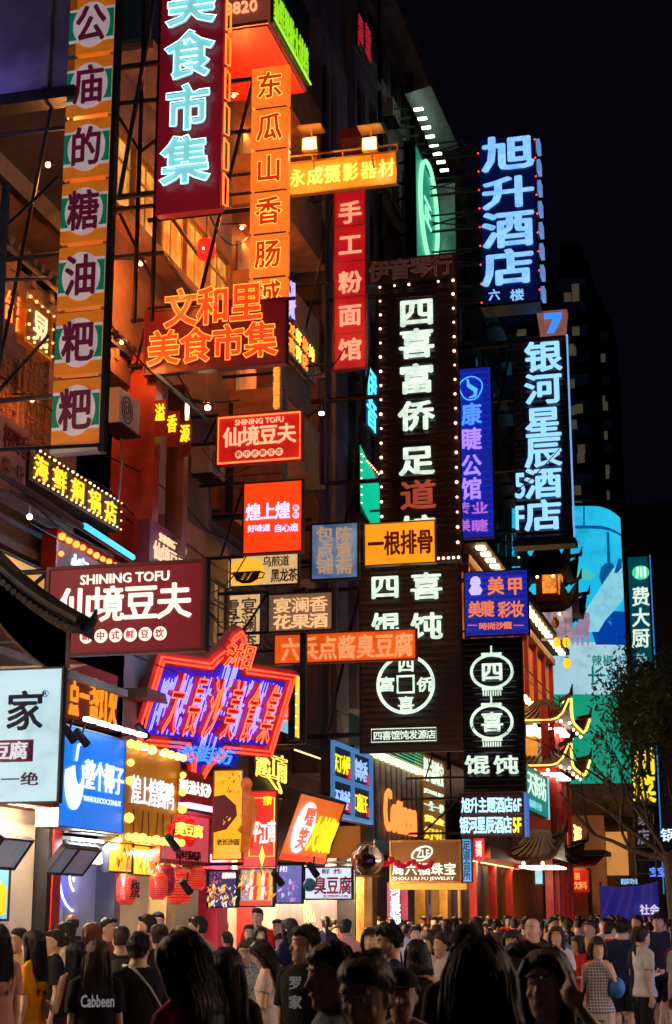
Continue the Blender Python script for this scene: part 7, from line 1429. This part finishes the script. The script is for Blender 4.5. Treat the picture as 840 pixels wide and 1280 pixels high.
pr, f = person('balding man in a dark t-shirt with white print, standing by the white shop', 90, 1141, 17, face=170, top_c=(.03, .03, .05), hair_c=(.06, .03, .02), sex='m', hair='bald', pose='hang', vox=V); word(pr, 'ATTI', E('print_white', (.8, .8, .8), .25), -.12, 1.38, .12, 1.33, .155)
person('woman with wavy black hair in a cream flowered blouse looking left', 82, 1152, 15.2, face=95, top_c=(.55, .45, .33), sex='f', hair='wavy', top='blouse', pose='hang', vox=V, detail=True)
person('woman in a plum vest with long dark hair hanging over her back', 97, 1178, 12.2, face=150, top_c=(.10, .01, .03), hair_c=(.012, .014, .028), sex='f', hair='long', top='tank', pose='bag', vox=V, strands=200, seed=5, bottom='skirt')
person('woman with copper brown bob hair in a dark top, seen from behind', 115, 1153, 15.5, face=160, top_c=K_, hair_c=(.16, .05, .02), sex='f', hair='bob', pose='hang', vox=V)
pr, f = person('woman with brown hair in a black t-shirt with white gothic lettering on the back', 122, 1175, 10.4, face=176, top_c=(.012, .012, .014), bot_c=(.02, .02, .03), hair_c=(.07, .04, .025), sex='f', hair='wavy', pose='hang', vox=.009, strands=260, seed=7, fat=1.08)
for o in put_text(pr, 'Cabbeen', -.135, 1.31, .125, 1.215, emit('print_white2', (.7, .7, .75), .22), y=0, w=.02, depth=.004): o.rotation_euler = (0, 0, R(180)); o.location.y = .158; o.name = 'shirt_print'
pr, f = person('stocky man in a black t-shirt with a pale strap across his back', 173, 1166, 10.7, face=158, top_c=(.012, .012, .012), sex='m', hair='quiff', pose='both', vox=.009, fat=1.12, yaw=-.75, seed=8, detail=True)
MB().tube([(.10, -.05, 1.47), (.07, .09, 1.455), (-.05, .155, 1.30), (-.19, .13, 1.10), (-.24, .0, .98)], .013, 6).build('bag_strap', mat('strap_cream', (.5, .45, .4), .7), pr, smooth=True); bgm = MB(); ell(bgm, (-.26, -.05, .93), .07, .12, .11); held('shoulder_bag', 'cream bag at the left hip of the stocky man in black', 'bag', bgm, mat('strap_cream', (.5, .45, .4), .7), pr)
person('man with thick black hair and red-patterned shirt looking right past the stall', 136, 1146, 16, face=-60, top_c=(.4, .05, .04), sex='m', hair='quiff', pose='hang', vox=V, detail=True)
pr, f = person('man in a navy t-shirt carrying a black backpack, seen from behind', 152, 1158, 13, face=178, top_c=N_, bot_c=(.25, .3, .28), sex='m', hair='short', pose='hang', vox=V, fat=1.05); bp = MB(); bp.loft([(0, .19, .98, .13, .07), (0, .20, 1.1, .15, .09), (0, .19, 1.35, .14, .07), (0, .17, 1.42, .08, .04)], 16); held('backpack', 'black backpack on the back of the man in navy, left group', 'backpack', bp, mat('pack_black', (.015, .015, .02), .6), pr)
person('young man with spiky hair looking left toward the grill shop', 184, 1143, 15.5, face=110, top_c=(.6, .12, .1), sex='m', hair='quiff', pose='hang', vox=V, detail=True)
person('young man in black facing the camera far behind the red lanterns', 198, 1140, 19, face=10, top_c=K_, sex='m', hair='short', pose='hang', vox=V, detail=True)
person('woman in black with her hair in a bun, seen from behind near the lanterns', 199, 1155, 14, face=165, top_c=K_, sex='f', hair='bun', pose='hang', vox=V)
pr, f = person('person in a bright green t-shirt and cream cap raising one arm', 228, 1158, 12, face=150, top_c=(.01, .30, .07), bot_c=(.5, .5, .48), cap_c=(.6, .5, .38), sex='m', hair='wcap', pose='head', vox=V)
person('tall man with short black hair and a white collar behind the green t-shirt', 247, 1145, 15, face=120, top_c=(.4, .4, .42), sex='m', hair='short', pose='hang', vox=V, detail=True)
pr, f = person('large dark-haired woman in a magenta top, hair falling forward, nearest at left', 236, 1163, 6.6, face=128, top_c=(.75, .015, .20), bot_c=(.02, .02, .02), hair_c=(.006, .005, .005), sex='f', hair='wavy', top='blouse', pose='phone', vox=.008, strands=420, seed=11, pitch=.30, fat=1.05, detail=True)
S0, E0, W0 = f['arms'][0]; cb = MB(); cb.loft([(W0.x + .02, W0.y - .12, W0.z + .0, .028, .028), (W0.x + .02, W0.y - .12, W0.z + .12, .038, .038)], 16); held('drink_cup', 'white paper cup held by the woman in magenta', 'cup', cb, mat('paper_cup', (.6, .6, .62), .5), pr)
person('woman in black with long straight hair standing behind the magenta woman', 283, 1186, 8.6, face=172, top_c=(.01, .01, .01), hair_c=(.008, .007, .007), sex='f', hair='long', pose='hang', vox=V, strands=220, seed=13)
fl = objcol('floral_cloth', .9, .3, 5, .4, 9); 
def pattern_mat(name, c1, c2, scale, kind='v'):
    m, nt, b = _new(name); tc = nt.nodes.new('ShaderNodeTexCoord')
    if kind == 'v':
        v = nt.nodes.new('ShaderNodeTexVoronoi'); v.inputs['Scale'].default_value = scale; nt.links.new(tc.outputs['Object'], v.inputs[0]); nt.links.new(_ramp(nt, v.outputs[0], c1, c2, .25, .45), b.inputs['Base Color'])
    else:
        v = nt.nodes.new('ShaderNodeTexWave'); v.inputs['Scale'].default_value = scale; v2 = nt.nodes.new('ShaderNodeTexWave'); v2.inputs['Scale'].default_value = scale; v2.bands_direction = 'Z'
        nt.links.new(tc.outputs['Object'], v.inputs[0]); nt.links.new(tc.outputs['Object'], v2.inputs[0]); mx = nt.nodes.new('ShaderNodeMath'); mx.operation = 'MAXIMUM'; nt.links.new(v.outputs['Fac'], mx.inputs[0]); nt.links.new(v2.outputs['Fac'], mx.inputs[1]); nt.links.new(_ramp(nt, mx.outputs[0], c1, c2, .82, .92), b.inputs['Base Color'])
    b.inputs['Roughness'].default_value = .9; return m
person('elderly woman with grey short hair in a blue and grey flowered shirt', 307, 1176, 13.6, face=5, top_m=pattern_mat('flower_print', (.12, .10, .13), (.30, .42, .48), 28), hair_c=(.06, .055, .05), skin=(.42, .27, .19), sex='f', hair='short', top='shirt', pose='both', vox=.009, pitch=.1, detail=True)
pr, f = person('young woman in a short off-shoulder white dress looking down at her phone', 333, 1173, 12.6, face=95, top_c=(.66, .56, .52), sex='f', hair='long', top='off', bottom=None, pose='both', vox=.009, strands=120, seed=15, pitch=.5, detail=True); phone(pr, f, 'phone in the hands of the woman in the white dress')
pr, f = person('stall vendor in a red t-shirt behind the lit counter', 322, 1133, 21.5, face=15, top_c=(.6, .02, .01), sex='m', hair='short', pose='both', vox=V, detail=True)
pr, f = person('young man in a black t-shirt with two grey characters, head turned left', 382, 1157, 10, face=30, top_c=(.012, .012, .015), sex='m', hair='short', pose='hang', vox=.008, yaw=-.75, fat=1.04, seed=17, detail=True)
for ch, z in (('罗', 1.33), ('家', 1.20)): put_text(pr, ch, -.04, z + .045, .06, z - .045, E('print_grey', (.55, .55, .6), .12), y=-.150, w=.03, depth=.004)[0].name = 'shirt_print'
person('man in a checked black and white shirt behind the dark foreground heads', 398, 1186, 11.3, face=160, top_m=pattern_mat('check_print', (.03, .03, .035), (.42, .40, .40), 14, 'c'), sex='m', hair='short', top='shirt', pose='hang', vox=V)
person('large shadowed man in a pale blue t-shirt in profile, out of focus, lower centre', 418, 1178, 6.4, face=75, top_c=(.30, .36, .45), skin=(.40, .24, .17), hair_c=(.006, .005, .005), sex='m', hair='short', pose='hang', vox=.008, pitch=.12, seed=19, detail=True)
pr, f = person('woman in a patterned top with a bead necklace looking down, nearest in the centre', 462, 1190, 5.3, face=28, top_m=pattern_mat('bird_print', (.5, .36, .04), (.30, .30, .36), 9), skin=(.42, .25, .18), hair_c=(.006, .005, .005), sex='f', hair='bun', top='blouse', pose='both', vox=.007, pitch=.32, seed=21, detail=True, strands=60)
MB().tube([(.085 * math.cos(a), -.02 - .085 * math.sin(a) * .8, 1.43 - .03 * math.sin(a)) for a in [k * .45 for k in range(8)]], .006, 6).build('necklace', M_white, pr)
bq = MB(); 
for k in range(7): bq.tube([(-.05 + .03 * k, -.38, 1.02), (-.10 + .05 * k, -.42, 1.2), (-.13 + .06 * k, -.44, 1.28)], [.012, .035, .01], 6)
held('bouquet', 'cream paper-wrapped bouquet held by the nearest woman in the centre', 'bouquet', bq, mat('paper_cream', (.42, .40, .26), .8), pr)
person('small child in a dark cap and pale t-shirt, lower centre', 502, 1213, 7.6, hgt=1.5, face=8, top_c=(.45, .40, .45), cap_c=(.01, .01, .012), skin=(.45, .28, .2), sex='f', hair='cap', pose='hang', vox=.009, detail=True)
person('young man in profile facing left in a navy t-shirt, cropped hair', 489, 1155, 10.2, face=88, top_c=(.012, .02, .07), sex='m', hair='short', pose='phone', vox=.008, pitch=.15, seed=23, detail=True)
person('woman with a black bob in a sleeveless black top, seen from behind', 521, 1176, 10.6, face=170, top_c=(.01, .01, .01), sex='f', hair='bob', top='tank', pose='hang', vox=.009, strands=160, seed=25)
person('woman in white with one arm raised to her head, centre', 553, 1166, 14, face=70, top_c=(.6, .52, .55), sex='f', hair='tail', top='blouse', pose='head', vox=.009, detail=True)
person('very close person with long black hair and pale blue top, turned away, right of centre', 597, 1176, 4.6, face=176, top_c=(.12, .22, .35), hair_c=(.005, .004, .005), sex='f', hair='long', pose='hang', vox=.008, strands=600, seed=27, fat=1.15)
person('person in a black bucket cap turned away just behind the closest long-haired head', 583, 1158, 8.5, face=175, top_c=(.015, .012, .012), cap_c=(.012, .012, .014), sex='m', hair='wcap', pose='hang', vox=V)
pr, f = person('young man in a navy polo with a bright blue face mask, looking left', 650, 1178, 7.6, face=62, top_c=(.01, .014, .05), sex='m', hair='quiff', top='polo', pose='hang', vox=.008, seed=29, detail=True)
mk = MB(); ell(mk, (0, -.068, 1.528), .062, .058, .046); mk.build('face_mask', mat('mask_blue', (.10, .40, .75), .7), pr, smooth=True); MB().tube([(.05, -.085, 1.55), (.078, -.02, 1.59)], .0025, 4).build('mask_loop', M_white, pr)
person('woman in black holding her hand to her forehead, elbow out, lower right', 683, 1187, 6.0, face=22, top_c=(.012, .010, .012), skin=(.50, .31, .24), hair_c=(.008, .006, .006), sex='f', hair='long', top='tee', pose='brow', vox=.007, strands=200, seed=30, pitch=.05, detail=True)
pr, f = person('woman in a checked sleeveless shirt eating, with a blue bag on her shoulder', 746, 1172, 15, face=-15, top_m=pattern_mat('plaid_print', (.10, .12, .16), (.45, .42, .38), 9, 'c'), bot_c=(.5, .45, .4), sex='f', hair='bob', top='tank', pose='mouth', vox=.009, detail=True)
bgm = MB(); ell(bgm, (.2, -.08, 1.15), .1, .09, .12); held('shoulder_bag', 'bright blue bag of the woman in the checked sleeveless shirt', 'bag', bgm, mat('bag_blue', (.02, .15, .55), .6), pr)
pr, f = person('broad man in a navy t-shirt and black shorts, back to the camera, right', 776, 1150, 19.3, face=176, top_c=(.014, .018, .05), bot_c=(.01, .01, .012), sex='m', hair='short', bottom='shorts', pose='phone', vox=.009, fat=1.15, seed=33); phone(pr, f, 'phone held by the broad man in navy, right')
person('man in a dark t-shirt and black shorts walking toward the camera, right', 822, 1141, 21, face=-5, top_c=(.02, .024, .05), bot_c=(.01, .01, .012), sex='m', hair='quiff', bottom='shorts', pose='walk', vox=.009, pitch=.2, seed=34, detail=True)
person('person in a grey t-shirt half cut off by the right edge, arm hanging', 850, 1160, 17, face=40, top_c=(.3, .32, .38), sex='m', hair='short', pose='hang', vox=V)
person('man with a high bare forehead in a dark grey shirt, right of centre', 665, 1146, 15, face=25, top_c=(.05, .04, .045), hair_c=(.02, .015, .015), sex='m', hair='bald', pose='phone', vox=V, fat=1.1, detail=True)
person('woman with a straight fringe and dark red lips facing the camera, centre', 463, 1160, 15, face=8, top_c=(.02, .02, .02), sex='f', hair='bob', pose='hang', vox=V, detail=True)
person('young man with short hair looking left under the jewelry sign', 479, 1156, 14.6, face=50, top_c=(.03, .03, .04), sex='m', hair='short', pose='hang', vox=V, detail=True)
person('woman with black hair looking at the camera in a patterned dark top, right of centre', 641, 1162, 13.5, face=20, top_c=(.05, .03, .03), sex='f', hair='wavy', pose='phone', vox=V, detail=True)
person('man in a black t-shirt with a pale print standing under the blue tarpaulin', 795, 1144, 25, face=30, top_c=(.03, .03, .03), sex='m', hair='quiff', pose='both', vox=V, detail=True)
person('man in a maroon shirt seen from behind between the kiosk and tarpaulin', 737, 1150, 24, face=168, top_c=(.14, .015, .02), sex='m', hair='short', pose='hang', vox=V)
person('man in a long pale shirt walking away below the kiosk', 722, 1148, 27, face=172, top_c=(.42, .45, .44), sex='m', hair='short', top='shirt', pose='walk', vox=V)
# ------------------------------------------------------------------ the rest of the crowd, each told apart by dress, hair and place
rc_ = random.Random(77)
LM = [(265, 'below the red poster'), (300, 'below skewer boards'), (340, 'below the violet poster'), (375, 'near the slim black post'), (410, 'below the white tofu sign'), (450, 'below the glass globe'), (490, 'below the magenta banner'), (530, 'below the jewelry sign'), (565, 'below the azure sign'), (600, 'below the hotel sign'), (640, 'by red pillars'), (680, 'left of the drinks kiosk'), (715, 'below the red banner'), (750, 'left of the tarpaulin'), (785, 'below the tarpaulin'), (820, 'at the right edge')]
CO = [('black', (.014, .013, .014), 7), ('white', (.66, .64, .66), 7), ('navy', (.012, .018, .06), 4), ('grey', (.18, .18, .19), 3), ('maroon', (.14, .012, .02), 2), ('mustard', (.7, .3, .02), 3), ('pale pink', (.7, .36, .36), 3), ('sky blue', (.18, .36, .58), 3), ('olive', (.10, .10, .04), 1), ('red', (.6, .02, .02), 3), ('dark green', (.02, .10, .05), 1), ('beige', (.45, .36, .26), 2)]
VAR = []
for i, (sx, hr, tp, bt, ps, ft) in enumerate((('m', 'short', 'tee', 'trousers', 'hang', 1.0), ('m', 'quiff', 'tee', 'shorts', 'walk', 1.05), ('m', 'short', 'polo', 'trousers', 'phone', 1.1), ('m', 'cap', 'tee', 'trousers', 'hang', 1.0), ('f', 'long', 'tee', 'hotpants', 'hang', 1.0), ('f', 'bob', 'blouse', 'skirt', 'bag', 1.0), ('f', 'tail', 'tee', 'trousers', 'walk', 1.0), ('f', 'wavy', 'dress', None, 'both', 1.0), ('f', 'bun', 'tank', 'trousers', 'phone', 1.0), ('m', 'short', 'shirt', 'trousers', 'both', .95))):
    VAR.append(dict(sex=sx, hair=hr, top=tp, bottom=bt, pose=ps, fat=ft, vox=.017, seed=40 + i))
HN = dict(short='cropped hair', quiff='tousled hair', cap='dark cap', long='long hair', bob='bobbed hair', tail='ponytail', wavy='wavy hair', bun='hair bun')
TN = dict(tee='t-shirt', polo='polo', shirt='shirt', blouse='blouse', dress='dress', tank='vest')
used = set(); spots = []
bag_ = [c for c in CO for _ in range(c[2])]
tries = 0
while len(spots) < 165 and tries < 6000:
    tries += 1; u = rc_.random(); dist = 17 + 36 * u ** 1.2; px = rc_.uniform(262, 850) if dist < 30 else rc_.uniform(430, 850)
    if dist < 20 and rc_.random() < .45: continue
    py = 1140 + (EYE - rc_.uniform(1.5, 1.74)) * FPX / dist
    d = ray(px, py); p = OC + d * (dist / d.dot(FW))
    if p.x < -8.2 or p.z < 1.45: continue
    if any((p.x - q.x) ** 2 + (p.y - q.y) ** 2 < .36 for q in spots): continue
    lm = min(LM, key=lambda l: abs(l[0] - px))[1]; band = 'near row' if dist < 22 else 'middle row' if dist < 32 else 'far row'
    for _ in range(30):
        v = rc_.choice(VAR); c = rc_.choice(bag_); away = rc_.random() < .6
        key = (lm, c[0], v['hair'], away, band, v['top'])
        if key not in used: break
    else: continue
    used.add(key); spots.append(p)
    who = 'man' if v['sex'] == 'm' else 'woman'
    lab = f"{who} in {c[0]} {TN[v['top']]}, {HN[v['hair']]}, {'turned away' if away else 'facing us'}, {lm}, {band}"
    sk = rc_.choice(((.60, .38, .27), (.52, .32, .22), (.66, .44, .33)))
    person(lab, px, py, dist, face=(180 if away else 0) + rc_.uniform(-60, 60), top_c=c[1], bot_c=rc_.choice(((.012, .012, .016), (.03, .04, .08), (.2, .19, .17))), hair_c=rc_.choice(((.010, .008, .008), (.014, .011, .010), (.05, .028, .018))), skin=sk, detail=(not away and dist < 30), group='people in the crowd', **v)
bpy.data.scenes.remove(TMP)
